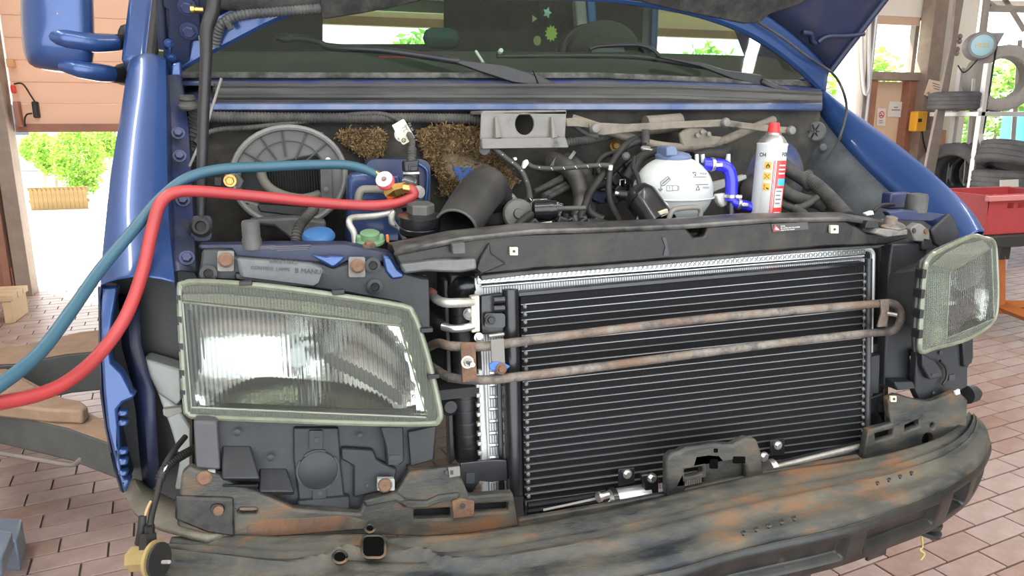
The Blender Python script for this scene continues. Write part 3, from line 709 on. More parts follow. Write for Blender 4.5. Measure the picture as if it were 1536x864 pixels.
# dark inner wheelhouse behind the left headlight and lower inner flange
slab('wheelhouse_liner', [(166, 385), (300, 400), (300, 760), (190, 750), (176, 610), (168, 500)], ('F', .20), .01, BLACK, van, bev=0, lab='black wheel arch liner in the gap beside the left headlight')
tubepts = []
rows = []
for l, r, Y in (((178, 440), (208, 440), .16), ((184, 520), (212, 515), .14), ((196, 565), (226, 570), .12), ((205, 620), (232, 590), .10), ((210, 680), (236, 660), .10), ((216, 735), (240, 725), .10)):
    a, b = P(*l, Y+.03), P(*r, Y); rows.append([a, a.lerp(b, .5)+V((0, -.012, 0)), b])
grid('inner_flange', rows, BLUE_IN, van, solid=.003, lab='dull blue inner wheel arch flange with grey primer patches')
slab('white_duct', [(213, 541), (222, 540), (270, 554), (272, 600), (262, 612), (238, 595)], ('F', .14), .05, PALE, van, bev=.004, lab='pale grey plastic duct behind the left headlight')
slab('white_duct', [(236, 590), (265, 610), (285, 640), (285, 735), (262, 735), (270, 690), (255, 640)], ('F', .13), .04, PALE, van, bev=.004)
slab('lamp_clip', [(244, 614), (272, 611), (274, 618), (252, 627), (245, 623)], ('F', .03), .012, STEELD, van, bev=.001)
# inner bay side panel left (vertical strip with bolts)
rows = []
for l, r, Y in (((245, 118), (268, 112), .50), ((248, 180), (281, 180), .44), ((250, 260), (285, 260), .36), ((253, 340), (289, 335), .22), ((258, 385), (292, 402), .10), ((262, 408), (292, 408), .07)):
    a, b = P(*l, Y), P(*r, Y+.02); rows.append([a+V((0, 0, 0)), a.lerp(b, .3)+V((0, -.006, .004)), a.lerp(b, .7)+V((0, -.006, .002)), b, b+V((.002, .03, -.02))])
sidep = grid('inner_side_rail', rows, BLUE_D, van, solid=.003, lab='dusty blue bolted rail along the left side of the engine bay')
for q in ((270, 234, .36), (281, 386, .10), (268, 200, .40), (275, 300, .28)): bolt(P(*q)+V((0, -.006, 0)), (.1, -1, .5), .009, BLUE_D, sidep)
# ---- right fender
def fender_R():
    inn = [(1222, 150, .60), (1262, 205, .45), (1320, 265, .30), (1380, 318, .16), (1430, 352, .06), (1446, 360, .03)]
    out = [(1236, 133, .60), (1290, 176, .45), (1352, 222, .31), (1410, 270, .18), (1455, 315, .08), (1477, 348, .03)]
    rows = []
    for i, o in zip(inn, out):
        a, b = P(*i), P(*o)
        n = V((-.2, -.5, .8)).normalized()
        r = [a+V((-.004, .01, -.05)), a+V((0, 0, -.004))]
        for t in (0, .2, .4, .6, .8, .93, 1.0): r.append(a.lerp(b, t)+n*(.012*math.sin(math.pi*t)))
        r += [b+V((.012, .02, -.02)), b+V((.02, .04, -.1)), b+V((.03, .06, -.35))]
        rows.append(r)
    cols = [cr([V(p) for p in c], 5) for c in zip(*rows)]
    return grid('fender', [list(r) for r in zip(*cols)], BLUE, van, solid=.002, lab='blue front wing sloping down on the right side of the photo')
fr = fender_R()
# right inner bay wall (dark dusty side panel) following the fender's inner edge
rows = []
for i, bz_ in (((1222, 152, .60), .75), ((1262, 206, .45), .75), ((1320, 266, .30), .72), ((1380, 319, .16), .7), ((1430, 353, .06), .7)):
    a = P(*i); b = V((a.x-.10, a.y+.03, bz_)); m1 = a.lerp(b, .15)+V((-.04, 0, 0)); m2 = a.lerp(b, .55)+V((-.05, 0, 0))
    rows.append([a+V((0, .004, -.01)), m1, m2, b])
BAYD = mat('dusty_bay_side', (0.028, 0.034, 0.042), .8, 0, (.075, .085, .09), .5, 6, bump=.3)
cols = [cr([V(p) for p in c], 5) for c in zip(*rows)]
sp = grid('inner_side_panel', [list(r) for r in zip(*cols)], BAYD, van, solid=.004, lab='dusty dark side panel inside the right of the engine bay')
lathe('grommet', [(.028, 0), (.028, .006), (.024, .009), (.010, .006)], P(1223, 197, .50), (-.5, -1, .1), DUSTP, sp)
for k in range(6):
    a = math.pi*k/3; p = P(1223, 197, .492); box('grommet_spoke', p+V((math.cos(a)*.013, 0, math.sin(a)*.013)), (.018, .004, .003), BLACK, sp, rot=Matrix.Rotation(-a, 3, 'Y'), bev=0)
lathe('grommet', [(.010, 0), (.010, .006), (.006, .008)], P(1234, 221, .47), (-.5, -1, .1), DUSTP, sp)
tube('bonnet_cable', [(1262, 205, .42), (1250, 225, .42), (1232, 250, .42), (1214, 262, .42)], .0025, RUBBER, van)
# blue suspension turret bulge behind can
c = P(1180, 262, .45)
bm = bmesh.new(); bmesh.ops.create_uvsphere(bm, u_segments=28, v_segments=18, radius=1.0, matrix=Matrix.Translation(c+V((0, .12, -.02))) @ Matrix.Diagonal((.115, .13, .135, 1)))
link('suspension_turret', bm2me(bm, 't'), mat('dusty_blue_turret', (.02, .035, .12), .6, 0, (.13, .12, .09), .55, 6, bump=.2), van, lab='dusty blue suspension turret behind the spray can')
# ---- firewall / bay interior
slab3('firewall', [[P(268, 150, .50), P(1232, 150, .50), V((P(1232, 150, .50).x, .50, .70)), V((P(268, 150, .50).x, .50, .70))]], V((0, .02, 0)), FIREW, van, bev=0, lab='dirty dark firewall at the back of the engine bay')
slab3('bay_floor', [[V((-.82, .02, .80)), V((.85, .02, .80)), V((.85, .50, .86)), V((-.82, .50, .86))]], V((0, 0, -.02)), BLACK, van, bev=0)
# ---- cowl: seal, blue lip, drip tray, scuttle
def strip(name, rows_px, m, **kw):
    """loft through pixel polylines, each row a list of (px,py,Y)"""
    return grid(name, [[P(*q) for q in r] for r in rows_px], m, van, **kw)
XS = (268, 330, 450, 600, 760, 900, 1050, 1150, 1232)
def crow(y_of, Y): return [(x, y_of(x), Y(x) if callable(Y) else Y) for x in XS]
CB = lambda x: .60   # cowl depth
strip('cowl_lip', [crow(lambda x: 166, .50), crow(lambda x: 165.5, .475), crow(lambda x: 163.5, .468), crow(lambda x: 157, .468), crow(lambda x: 155.5, .475), crow(lambda x: 154, .53)], mat('scuffed_blue_lip', (.035, .065, .18), .42, .2, (.11, .135, .20), .5, 7, coat=.3), solid=.003, lab='scuffed blue lip of the cowl above the firewall')
strip('cowl_tray', [crow(lambda x: 155, .50), crow(lambda x: 148, .56), crow(lambda x: 120, .64)], BLUE_D, solid=.002)
# ribbed rubber seal
bm_rows = []
for yy, Y, up in ((153, .545, 0), (152, .535, 0), (146, .53, 0), (142.5, .533, 0), (141.5, .545, 0), (140.5, .533, 0), (134, .535, 0), (132, .55, 0), (129.5, .548, 0), (127, .556, 0), (126.5, .58, 0)):
    r = []
    for x in (320, 324, 420, 560, 700, 850, 1000, 1120, 1200, 1228, 1233):
        dy = 2.5*max(0, (x-760)/470)**2*6*.35 + (0 if x < 1000 else (x-1000)/230*9)
        r.append((x, yy+dy*.8, Y+(.01 if x in (320, 1233) else 0)))
    bm_rows.append(r)
strip('cowl_seal', bm_rows, mat('chalky_rubber_seal', (.022, .023, .022), .7, 0, (.085, .085, .08), .5, 5, bump=.25, stretch=(.25, 3, 3)), solid=.004, lab='grey ribbed rubber seal along the cowl')
strip('scuttle_panel', [crow(lambda x: 128+(0 if x < 1000 else (x-1000)/230*9), .57), crow(lambda x: 122+(0 if x < 1000 else (x-1000)/230*10), .60), crow(lambda x: 116+(0 if x < 1000 else (x-1000)/230*10), .61)], BLUE_D, solid=.003, lab='blue scuttle strip below the windscreen')
strip('screen_rubber', [crow(lambda x: 117+(0 if x < 900 else (x-900)/330*13), .60), crow(lambda x: 110+(0 if x < 900 else (x-900)/330*14), .605), crow(lambda x: 109+(0 if x < 900 else (x-900)/330*14), .63)], mat('aged_screen_rubber', (.025, .025, .022), .8, 0, (.11, .105, .095), .5, 30, bump=.4), solid=.004, lab='aged rubber along the windscreen base')
# ---- windscreen, A-pillars, roof, cabin
wb = [(228, 112, .64), (330, 114, .62), (500, 114, .605), (760, 114, .60), (1000, 118, .605), (1130, 124, .63), (1212, 133, .66)]
botp = [P(*q) for q in wb]
RAKE = V((0, .62, .80))
topp = [p+RAKE*.88+V((-.10*(1 if p.x > .5 else 0)+.10*(1 if p.x < -.5 else 0), 0, 0)) for p in botp]
rows = [[a.lerp(b, t)+V((0, -.03*math.sin(math.pi*t), 0)) for a, b in zip(botp, topp)] for t in [i/8 for i in range(9)]]
ws = grid('windscreen', rows, GLASSV, van, lab='green-tinted windscreen behind the open hood')
def bar(name, a, b, wd, dp, m, par, **kw):
    d = (b-a); q = d.to_track_quat('Z', 'Y').to_matrix()
    return box(name, (a+b)/2, (wd, dp, d.length), m, par, rot=q, **kw)
bar('screen_pillar', P(205, 104, .62), P(205, 104, .62)+RAKE*1.0+V((.06, 0, 0)), .055, .06, BLUE, van, bev=.012, lab='blue windscreen pillar on the left')
bar('pillar_rubber', P(222, 108, .60), P(222, 108, .60)+RAKE*1.0+V((.07, 0, 0)), .03, .03, RUBBER, van, bev=.008)
bar('screen_pillar', P(1222, 128, .70), P(1222, 128, .70)+RAKE*1.0+V((-.09, 0, 0)), .05, .07, BLUE, van, bev=.012, lab='blue windscreen pillar on the right')
bar('pillar_trim', P(1190, 118, .74), P(1190, 118, .74)+RAKE*.95+V((-.11, 0, 0)), .012, .03, GREYP, van, bev=.004)
XLW, XRW = -.92, 1.00
ZR = 2.14
slab3('roof', [[V((XLW+.08, 1.25, ZR)), V((XRW-.08, 1.25, ZR)), V((XRW-.08, 4.3, ZR)), V((XLW+.08, 4.3, ZR))]], V((0, 0, .03)), INTL, van, bev=0)
def side(name, X, wins, **kw):
    outer = [V((X, .75, .55)), V((X, 4.32, .55)), V((X, 4.32, ZR)), V((X, 1.32, ZR)), V((X, .80, 1.36))]
    holes = [[V((X, y, z)) for y, z in h] for h in wins]
    o = slab3(name, [outer]+holes, V((.03 if X < 0 else -.03, 0, 0)), BLUE, van, bev=0, **kw)
    for h in holes: slab3('side_glass', [[p+V((.01 if X < 0 else -.01, 0, 0)) for p in h]], V((.003, 0, 0)), GLASSV, o, bev=0)
    return o
dwin = [(1.0, 1.36), (1.85, 1.36), (1.85, 1.86), (1.38, 1.86)]
rwin = [(2.05, 1.38), (2.95, 1.38), (2.95, 1.84), (2.05, 1.84)]
side('body_side', XLW, [dwin])
side('body_side', XRW, [dwin, rwin])
ho = [V((XLW, 4.3, .55)), V((XRW, 4.3, .55)), V((XRW, 4.3, ZR)), V((XLW, 4.3, ZR))]
hw = [V((-.55, 4.3, 1.25)), V((.62, 4.3, 1.25)), V((.62, 4.3, 2.06)), V((-.55, 4.3, 2.06))]
o = slab3('tailgate', [ho, hw], V((0, .03, 0)), INTL, van, bev=0)
slab3('rear_glass', [hw], V((0, .004, 0)), GLASSV, o, bev=0)
slab3('cargo_side_lining', [[V((XLW+.04, 1.95, .56)), V((XLW+.04, 4.28, .56)), V((XLW+.04, 4.28, ZR)), V((XLW+.04, 1.95, ZR))]], V((.01, 0, 0)), INTL, van, bev=0)
box('cabin_floor', (.04, 2.5, .62), (1.84, 3.5, .04), INTD, van, bev=0)
# bulkhead with a window into the load bay
bo = [V((XLW+.05, 1.9, .64)), V((XRW-.05, 1.9, .64)), V((XRW-.05, 1.9, ZR)), V((XLW+.05, 1.9, ZR))]
bw = [P(*q, 1.9) for q in ((484, 66), (667, 66), (667, -40), (484, -40))]
slab3('bulkhead', [bo, bw], V((0, .02, 0)), INTD, van, bev=0)
# dashboard
rows = []
for y, Y in ((118, .62), (112, .66), (100, .74), (84, .90), (78, 1.0), (79, 1.06), (150, 1.08)):
    rows.append([P(x, y+(0 if x < 900 else (x-900)/300*9), Y) for x in (205, 330, 500, 760, 1000, 1130, 1210)])
grid('dashboard', rows, INTD, van, solid=.004, lab='dark dashboard behind the windscreen')
c = P(905, 72, 1.02)
bm = bmesh.new(); bmesh.ops.create_uvsphere(bm, u_segments=24, v_segments=12, radius=1, matrix=Matrix.Translation(c) @ Matrix.Diagonal((.115, .10, .085, 1)))
link('instrument_hood', bm2me(bm, 'b'), INTD, van, lab='rounded instrument hood on the dashboard')
sw = lathe('steering_wheel', [(.17+.014*math.cos(t), .014*math.sin(t)) for t in [2*math.pi*i/10 for i in range(11)]], P(912, 92, 1.2), (0, -.75, .66), BLACK, van, n=32, cap=False)
for sx, px in ((-1, 610), (1, 955)):
    base = V((-.33 if sx < 0 else .45, 1.55, .66))
    st = box('seat', base+V((0, 0, .25)), (.5, .5, .18), SEATF, van, bev=.04)
    box('seat_back', base+V((0, .22, .58)), (.48, .14, .62), SEATF, van, bev=.05, rot=Matrix.Rotation(math.radians(-12), 3, 'X'))
c = P(662, 58, 1.75)
box('headrest', c, (.15, .08, .085), TEAL, van, bev=.04, lab='teal headrest seen through the windscreen')
bar('cabin_pillar', P(888, 60, 1.88), P(884, 0, 1.88), .045, .04, mat('cabin_blue', (.06, .19, .5), .5), van, bev=.008)
bar('cabin_pillar', P(873, 66, 1.86), P(868, 0, 1.86), .05, .05, PALE, van, bev=.008)
# window stickers
def sticker(name, q, r, m, n=12, sp=.35, Y=.66):
    f = plane(('Y', Y)); pts = []
    for i in range(2*n):
        rr = r*(1 if i % 2 == 0 else 1-sp); a = math.pi*i/n; pts.append((q[0]+rr*math.cos(a), q[1]+rr*1.3*math.sin(a)))
    return slab(name, pts, ('Y', Y), .001, m, ws, bev=0, smooth=False)
sticker('flower_sticker', (827, 50), 10, mat('lime_sticker', (.17, .24, .03), .6), 11, .3, .70)
sticker('tree_sticker', (821, 19), 7, mat('mint_sticker', (.12, .26, .18), .6), 5, .5, .715)
sticker('figure_sticker', (801, 28), 5, mat('green_sticker', (.12, .17, .08), .6), 3, .55, .71)
sticker('round_sticker', (806, 61), 6, mat('olive_sticker', (.12, .12, .04), .6), 10, .1, .69)
# red folder and papers on dashboard
slab('red_folder', [(568, 84), (605, 84), (650, 91), (676, 97), (676, 98), (640, 98), (570, 95)], ('Y', .86), .12, mat('red_card', (.33, .02, .035), .7), None, bev=.001, lab='red folder lying on the dashboard behind the wiper', cat='folder')
slab('red_folder', [(690, 88), (722, 87), (725, 94), (704, 94)], ('Y', .88), .1, mat('red_card_b', (.36, .03, .04), .7), None, bev=.001, lab='smaller red card on the dashboard near the white pen', cat='folder')
tube('white_pen', [(714, 77, .84), (725, 94, .78)], .004, PAPER, None, smoothpath=False, lab='white pen leaning on the dashboard beside the red card', cat='pen')
# ---- wipers
wp = thing('w', (0, 0, 0), None, None); bpy.data.objects.remove(wp)
wi = slab('wiper_arm', [(690, 90), (760, 98), (800, 111), (815, 122), (806, 129), (770, 124), (720, 108), (685, 95)], ('Y', .575), .012, BLACK, van, bev=.003, lab='black wiper arm on the left half of the windscreen')
slab('wiper_tail', [(800, 104), (806, 112), (832, 124), (862, 133), (830, 133), (808, 129)], ('Y', .57), .012, BLACK, wi, bev=.003)
tube('wiper_blade', [(418, 56, .70), (460, 58, .69), (480, 64, .68), (498, 71, .665), (580, 76, .63), (690, 92, .59)], [.010, .009, .007, .010, .009, .009], BLACK, wi)
tube('wiper_link', [(415, 58, .70), (430, 60, .69), (440, 54, .69)], .006, BLACK, wi)
w2 = slab('wiper_arm', [(990, 83), (1060, 96), (1090, 105), (1142, 112), (1148, 124), (1143, 128), (1100, 119), (1050, 100), (990, 87)], ('Y', .60), .012, BLACK, van, bev=.003, lab='black wiper arm on the right half of the windscreen')
tube('wiper_link', [(884, 74, .66), (900, 69, .66), (950, 67, .655), (975, 72, .65), (990, 85, .63)], .006, BLACK, w2)
slab('wiper_head', [(886, 76), (896, 70), (935, 69), (940, 80), (932, 88), (890, 86)], ('Y', .66), .012, BLACK, w2)
tube('wiper_blade', [(745, 84, .67), (830, 83, .67), (890, 83, .665), (960, 85, .655), (1058, 100, .62)], [.006, .008, .009, .009, .008], BLACK, w2)
lathe('washer_jet', [(.006, 0), (.006, .012), (.003, .014)], P(750, 78, .66), (0, -1, .3), PAPER, w2, n=10)
tube('wiper_spindle', [(1143, 122, .60), (1165, 133, .58), (1195, 142, .58)], .010, BLACK, w2)
# ---- hood (open) : curved rear rim, underside panel, insulation mat, hinge bracket
ang = math.radians(62)
HD = V((0, -math.cos(ang), math.sin(ang)))
def hoodpt(x_px, y_px):
    """intersection of a pixel ray with the hood plane through the hinge line"""
    n = V((0, math.sin(ang), math.cos(ang))); o = V((0, .60, P(1230, 133, .60).z))
    d = ray(x_px, y_px); return CAM+d*((o-CAM).dot(n)/d.dot(n))
rim = [(252, 118), (300, 88), (350, 62), (400, 36), (440, 20), (490, 2), (560, -12), (680, -8), (760, -3), (880, -1), (960, 7), (1040, 22), (1110, 46), (1160, 76), (1200, 108), (1232, 140)]
rp_ = [hoodpt(*q) for q in rim]
HN = V((0, math.sin(ang), math.cos(ang)))
prof = [(0.0, .006), (-.004, .0), (.0, -.008), (.010, -.012), (.030, -.006), (.055, .006), (.075, .004)]
rows = []
rs = cr(rp_, 4)
for u, v in prof: rows.append([p+HD*u+HN*(v) for p in rs])
grid('hood_rim', rows, BLUE, van, solid=.002, lab='curved blue rear rim of the open hood arching over the windscreen')
# underside panel, from rim forward
A = [p+HD*.07+HN*.002 for p in rs]
rows = []
for t in [i/10 for i in range(11)]:
    r = []
    for i, p in enumerate(A):
        e = hoodpt(236+(1392-236)*i/(len(A)-1), -75)
        hz = V((p.x, .60, P(1230, 133, .60).z)); dv = (e-p); e = p+dv*((.72-(p-hz).dot(HD))/dv.dot(HD))
        r.append(p.lerp(e, t)+HN*(.012*math.sin(math.pi*t)))
    rows.append(r)
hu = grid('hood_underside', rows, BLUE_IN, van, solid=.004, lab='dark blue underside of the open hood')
houter = [[p+HN*.03 for p in r] for r in rows]
grid('hood_skin', houter, BLUE, van, solid=.002)
FELT = mat('black_felt', (.016, .016, .016), .95, 0, (.05, .048, .043), .45, 20, bump=.6, bscale=120)
slab('insulation_mat', [(500, -300), (475, -60), (478, 8), (481, 22), (487, 25), (540, 17), (600, 5), (640, -6), (700, -12), (800, -10), (900, -8), (960, 0), (1010, 12), (1060, 22), (1110, 32), (1135, 30), (1150, 18), (1190, 5), (1220, -10), (1225, -60), (1200, -300)], lambda x, y: hoodpt(x, y)-HN*.018, .012, FELT, van, bev=.004, dirv=HN, lab='black felt insulation mat on the underside of the hood')
# pressed swages on the right underside
tube('pressed_swage', [hoodpt(1202, 48)-HN*.004, hoodpt(1215, 50)-HN*.004, hoodpt(1217, 60)-HN*.004, hoodpt(1222, 64)-HN*.004], .007, BLUE_IN, hu)
tube('pressed_swage', [hoodpt(1226, 62)-HN*.004, hoodpt(1240, 54)-HN*.004, hoodpt(1270, 53)-HN*.004, hoodpt(1295, 50)-HN*.004], .006, BLUE_IN, hu)
tube('washer_hose', [hoodpt(1130, 28)-HN*.022, hoodpt(1165, 50)-HN*.022, hoodpt(1205, 80)-HN*.022, hoodpt(1240, 103)-HN*.022, P(1262, 130, .40), P(1270, 160, .43), P(1266, 185, .43), P(1258, 210, .43)], .0035, RUBDUST, van, lab='thin washer hose looping from the hood to the right wing')
# side edges of the hood
def edge(name, pts, m=BLUE_IN, r=.012, **kw): return tube(name, [hoodpt(*q) for q in pts], r, m, van, **kw)
tube('hood_side_edge', [r[-1] for r in rows], .010, BLUE_IN, van, lab='right edge of the open hood')
tube('hood_side_edge', [r[0] for r in rows], .010, BLUE_IN, van)
# left hinge bracket and hinge
hb = slab('hinge_bracket', [(246, -40), (246, 8), (253, 12), (253, 52), (257, 60), (256, 85), (262, 108), (286, 96), (287, 60), (298, 58), (304, 70), (300, 30), (297, -40)], lambda x, y: hoodpt(x, y)-HN*.012, .012, BLUE_IN, van, bev=.003, dirv=HN, lab='blue hinge bracket bolted under the left of the hood')
for q in ((281, 5), (284, 41)): bolt(hoodpt(*q)-HN*.018, -HN, .013, BLUE_D, hb)
slab('bracket_strip', [(298, 48), (302, 48), (305, 70), (301, 70)], lambda x, y: hoodpt(x, y)-HN*.022, .004, STEELD, hb, bev=0, dirv=HN)
slab('hinge', [(258, 96), (270, 92), (272, 118), (266, 127), (260, 124), (256, 110)], ('Y', .52), .03, BLUE, van, bev=.004, lab='blue left hood hinge at the cowl corner')
slab('hinge', [(1205, 118), (1222, 112), (1238, 128), (1232, 146), (1218, 146)], ('Y', .62), .03, BLUE, van, bev=.004, lab='blue right hood hinge at the cowl corner')
for q in ((254, 61), (258, 83)): bolt(hoodpt(*q)-HN*.014, -HN, .007, BLUE, hb)
lathe('brass_fitting', [(.006, 0), (.006, .016), (.009, .017), (.009, .024)], P(305, 15, .42), (-1, 0, 0), BRASS, hb, n=10)
# wiring conduit under hood
tube('wiring_conduit', [hoodpt(322, 62)-HN*.02, hoodpt(328, 40)-HN*.022, hoodpt(338, 26)-HN*.024, hoodpt(362, 16)-HN*.024, hoodpt(400, 12)-HN*.024, hoodpt(480, 6)-HN*.024], .012, DUSTP, van, corr=(.008, .14), lab='grey ribbed wiring conduit clipped under the hood')
slab('conduit_clip', [(335, 22), (342, 20), (352, 33), (344, 37)], lambda x, y: hoodpt(x, y)-HN*.04, .01, DUSTP, van, dirv=HN)
tube('felt_roll', [hoodpt(330, -2)-HN*.01, hoodpt(400, 4)-HN*.01, hoodpt(478, -6)-HN*.01], .018, FELT, van)
# prop rod
tube('prop_rod', [P(352, -250, .36), P(328, -60, .30), P(321, 2, .28), P(318, 20, .275), P(310, 46, .265), P(309, 90, .25), P(305, 180, .235), P(303, 260, .22), P(301, 338, .21)], [.0125, .0125, .0125, .0125, .012, .011, .0105, .010, .0095], mat('black_prop_rod', (.012, .012, .013), .45), van, n=10, lab='black hood prop rod standing at the left of the engine bay')
pb = slab('prop_bracket', rrect(286, 324, 318, 362, 9), ('Y', .20), .015, BLUE_D, van, bev=.004, lab='grey-blue bracket holding the prop rod foot')
lathe('grommet', [(.020, 0), (.020, .008), (.015, .012), (.010, .012), (.009, .002)], P(302, 340, .20), (0, -1, .2), RUBBER, pb)
tube('prop_stay', [(332, 118, .42), (322, 150, .40), (306, 200, .38), (284, 250, .36)], .003, STEELD, van, lab='thin silver stay cable beside the prop rod')
slab('stay_sleeve', [(298, 130), (304, 129), (303, 141), (298, 141)], ('Y', .40), .006, STEELD, van, bev=.001)
# rubber buffer and funnel under the left cowl corner
lathe('cowl_buffer', [(.017, 0), (.021, .004), (.021, .009), (.017, .013), (.015, .018), (.017, .022), (.014, .028), (.005, .029)], P(283, 164, .44), (0, -.2, 1), RUBDUST, van, lab='round rubber buffer at the left cowl corner')
tube('drain_hose', [(300, 165, .46), (297, 185, .47), (290, 205, .47), (278, 240, .46)], .022, RUBDUST, van, corr=(.010, .14))
# ---- mirror
mc = P(85, 45, .66)
def mirror():
    rows = []
    f = lambda x, y, Y: P(x, y, Y)
    outl = [(31, -60), (30, 0), (31, 40), (34, 80), (42, 98), (62, 105), (100, 112), (134, 108), (141, 98), (143, 60), (141, 0), (138, -60)]
    c = (86, 20)
    for s, Y in ((1.0, .74), (1.0, .68), (.98, .64), (.9, .615), (.72, .60), (.35, .592), (.02, .59)):
        rows.append([f(c[0]+(x-c[0])*s, c[1]+(y-c[1])*s, Y) for x, y in outl])
    rows.insert(0, [f(c[0]+(x-c[0])*.94, c[1]+(y-c[1])*.94, .745) for x, y in outl])
    return grid('mirror_housing', rows, BLUE, van, closed=True, sub=1, lab='large blue door mirror housing at the upper left')
mh = mirror()
for pts, rr in (([(66, 52, .62), (100, 58, .60), (140, 64, .62), (172, 64, .66)], [.012, .020, .021, .019]), ([(92, 98, .62), (120, 104, .61), (150, 109, .63), (168, 111, .65)], [.012, .019, .020, .018])):
    tube('mirror_arm', pts, rr, BLUE, mh)
tube('mirror_arm_boot', [(170, 64, .66), (184, 62, .69), (196, 55, .72)], [.019, .017, .030], RUBBER, mh)
tube('mirror_arm_boot', [(166, 111, .65), (178, 113, .68), (186, 112, .72)], [.018, .019, .026], RUBBER, mh)
# ================================================================== THE VAN : FRONT END
def stripes(name, c1, c2, scale, rough=.4, metal=.6, bump=.5, axis='X'):
    m = mat(name, c1, rough, metal); n = m.node_tree; L = n.links; b = n.nodes['Principled BSDF']
    tc = n.nodes.new('ShaderNodeTexCoord'); wv = n.nodes.new('ShaderNodeTexWave'); wv.wave_type = 'BANDS'; wv.bands_direction = axis; wv.inputs['Scale'].default_value = scale; wv.inputs['Distortion'].default_value = 0.6; wv.inputs['Detail Scale'].default_value = 6
    L.new(tc.outputs['Object'], wv.inputs['Vector'])
    x = n.nodes.new('ShaderNodeValToRGB'); x.color_ramp.elements[0].color = (*c1, 1); x.color_ramp.elements[1].color = (*c2, 1)
    L.new(wv.outputs['Fac'], x.inputs['Fac']); L.new(x.outputs['Color'], b.inputs['Base Color'])
    bp = n.nodes.new('ShaderNodeBump'); bp.inputs['Strength'].default_value = bump; bp.inputs['Distance'].default_value = .002; L.new(wv.outputs['Fac'], bp.inputs['Height']); L.new(bp.outputs['Normal'], b.inputs['Normal'])
    return m
FINB = stripes('black_fins', (.0015, .0015, .002), (.007, .0075, .009), 130, .6, 0, .4)
FINB.node_tree.nodes['Principled BSDF'].inputs['Specular IOR Level'].default_value = .2
FINS = stripes('silver_fins', (.22, .22, .225), (.75, .76, .77), 60, .4, .15, .5)
LEANV = V((0, TL, 1)).normalized(); FN = V((0, -1, TL)).normalized()   # along / out of the leaning front
# ---- lower condenser
cTL, cTR, cBL, cBR = PF(781, 445, 0), PF(1296, 398, 0), PF(787, 752, 0), PF(1293, 684, 0)
cond = slab3('condenser', [[cTL, cTR, cBR, cBL]], V((0, .016, 0)), FINB, van, bev=0, smooth=False, lab='new black air-conditioning condenser with fine silver tube lines')
TUBEM = mat('condenser_tube_edge', (.30, .31, .32), .35, .8)
NT = 27
for k in range(1, NT):
    t = k/NT; a, b = cTL.lerp(cBL, t), cTR.lerp(cBR, t)
    d = (b-a); c = (a+b)/2+FN*.0015
    box('tube', c, (d.length, .005, .0017), TUBEM, cond, rot=Matrix.Rotation(-math.atan2(d.z, d.x), 3, 'Y'), bev=0, smooth=False)
bm = bmesh.new()
for k in range(1, NT):
    for a, b in ((cTL, cBL), (cTR, cBR)):
        p = a.lerp(b, k/NT)+FN*.004+V((.006 if a is cTL else -.004, 0, -.004)); lathe_bm(bm, [(.0035, 0), (.0045, .004), (.002, .006)], p, FN, 6)
link('tube_joints', bm2me(bm, 'j'), mat('joint_grey', (.16, .16, .165), .45, .5), cond, kind='stuff')
tube('header_pipe', [PF(773, 768, -.004), PF(765, 434, -.004)], .0155, BLACKG, cond, n=20, smoothpath=False, lab='black vertical header pipe at the left of the condenser')
tube('header_pipe', [PF(1300, 690, 0), PF(1303, 388, 0)], .008, mat('dark_header', (.05, .052, .055), .4, .4), cond, smoothpath=False)
slab('top_strip', [(778, 439), (1298, 393), (1298, 398), (778, 445)], ('F', -.003), .02, BLACKG, cond, bev=.001)
# bottom rails and receiver drier
br = slab('bottom_rail', [(786, 752), (912, 735), (912, 765), (786, 782)], ('F', -.010), .03, BLACKG, cond, bev=.004)
for k in range(3):
    tube('rail_rib', [PF(792, 758+8*k, -.014), PF(908, 741+8*k, -.014)], .004, BLACKG, br, n=8, smoothpath=False)
tube('chrome_rod', [PF(815, 765, -.022), PF(912, 744, -.022)], .0025, ALU, br, n=8, smoothpath=False)
a, b = PF(916, 750, -.03), PF(972, 741, -.03)
rd = tube('receiver_drier', [a-(b-a)*.08, a, b], [.014, .021, .021], ALU, cond, n=24, smoothpath=False, lab='short silver receiver canister at the foot of the condenser')
lathe('collar', [(.0235, 0), (.0235, .01)], a, (b-a).normalized(), BLACKG, rd)
lathe('port', [(.007, 0), (.007, .018), (.010, .018), (.010, .024)], PF(912, 742, -.035), (-1, -.2, 0), ALU, rd, n=12)
bolt(PF(918, 757, -.055), FN, .007, ZINC, rd)
bb = slab('mount_bracket', [(928, 704), (952, 702), (952, 724), (928, 729)], ('F', -.03), .004, BLACKG, cond, bev=.001)
bolt(PF(941, 711, -.032), FN, .0065, ZINC, bb)
bb = slab('mount_bracket', [(962, 713), (980, 710), (988, 716), (988, 750), (972, 752)], ('F', -.045), .012, BLACKG, cond, bev=.002)
bolt(PF(978, 717, -.047), FN, .007, ZINC, bb)
bb = slab('mount_bracket', [(1156, 661), (1177, 659), (1177, 682), (1156, 684)], ('F', -.03), .004, BLACKG, cond, bev=.001)
bolt(PF(1167, 668, -.032), FN, .0065, ZINC, bb)
bolt(PF(1146, 685, -.05), FN, .007, ZINC, bb)
a, b = PF(1157, 706, -.02), PF(1293, 672, -.012)
tube('lower_pipe', [a, b], .017, mat('dark_alu_pipe', (.12, .125, .13), .3, .85), cond, n=20, smoothpath=False)
tube('lower_pipe', [a+V((0, -.012, .014)), b+V((0, -.012, .014))], .006, ALUD, cond, n=10, smoothpath=False)
a = PF(1152, 703, -.03); tube('pipe_end', [a, a+(b-a)*.055], .019, ALU, cond, n=20, smoothpath=False)
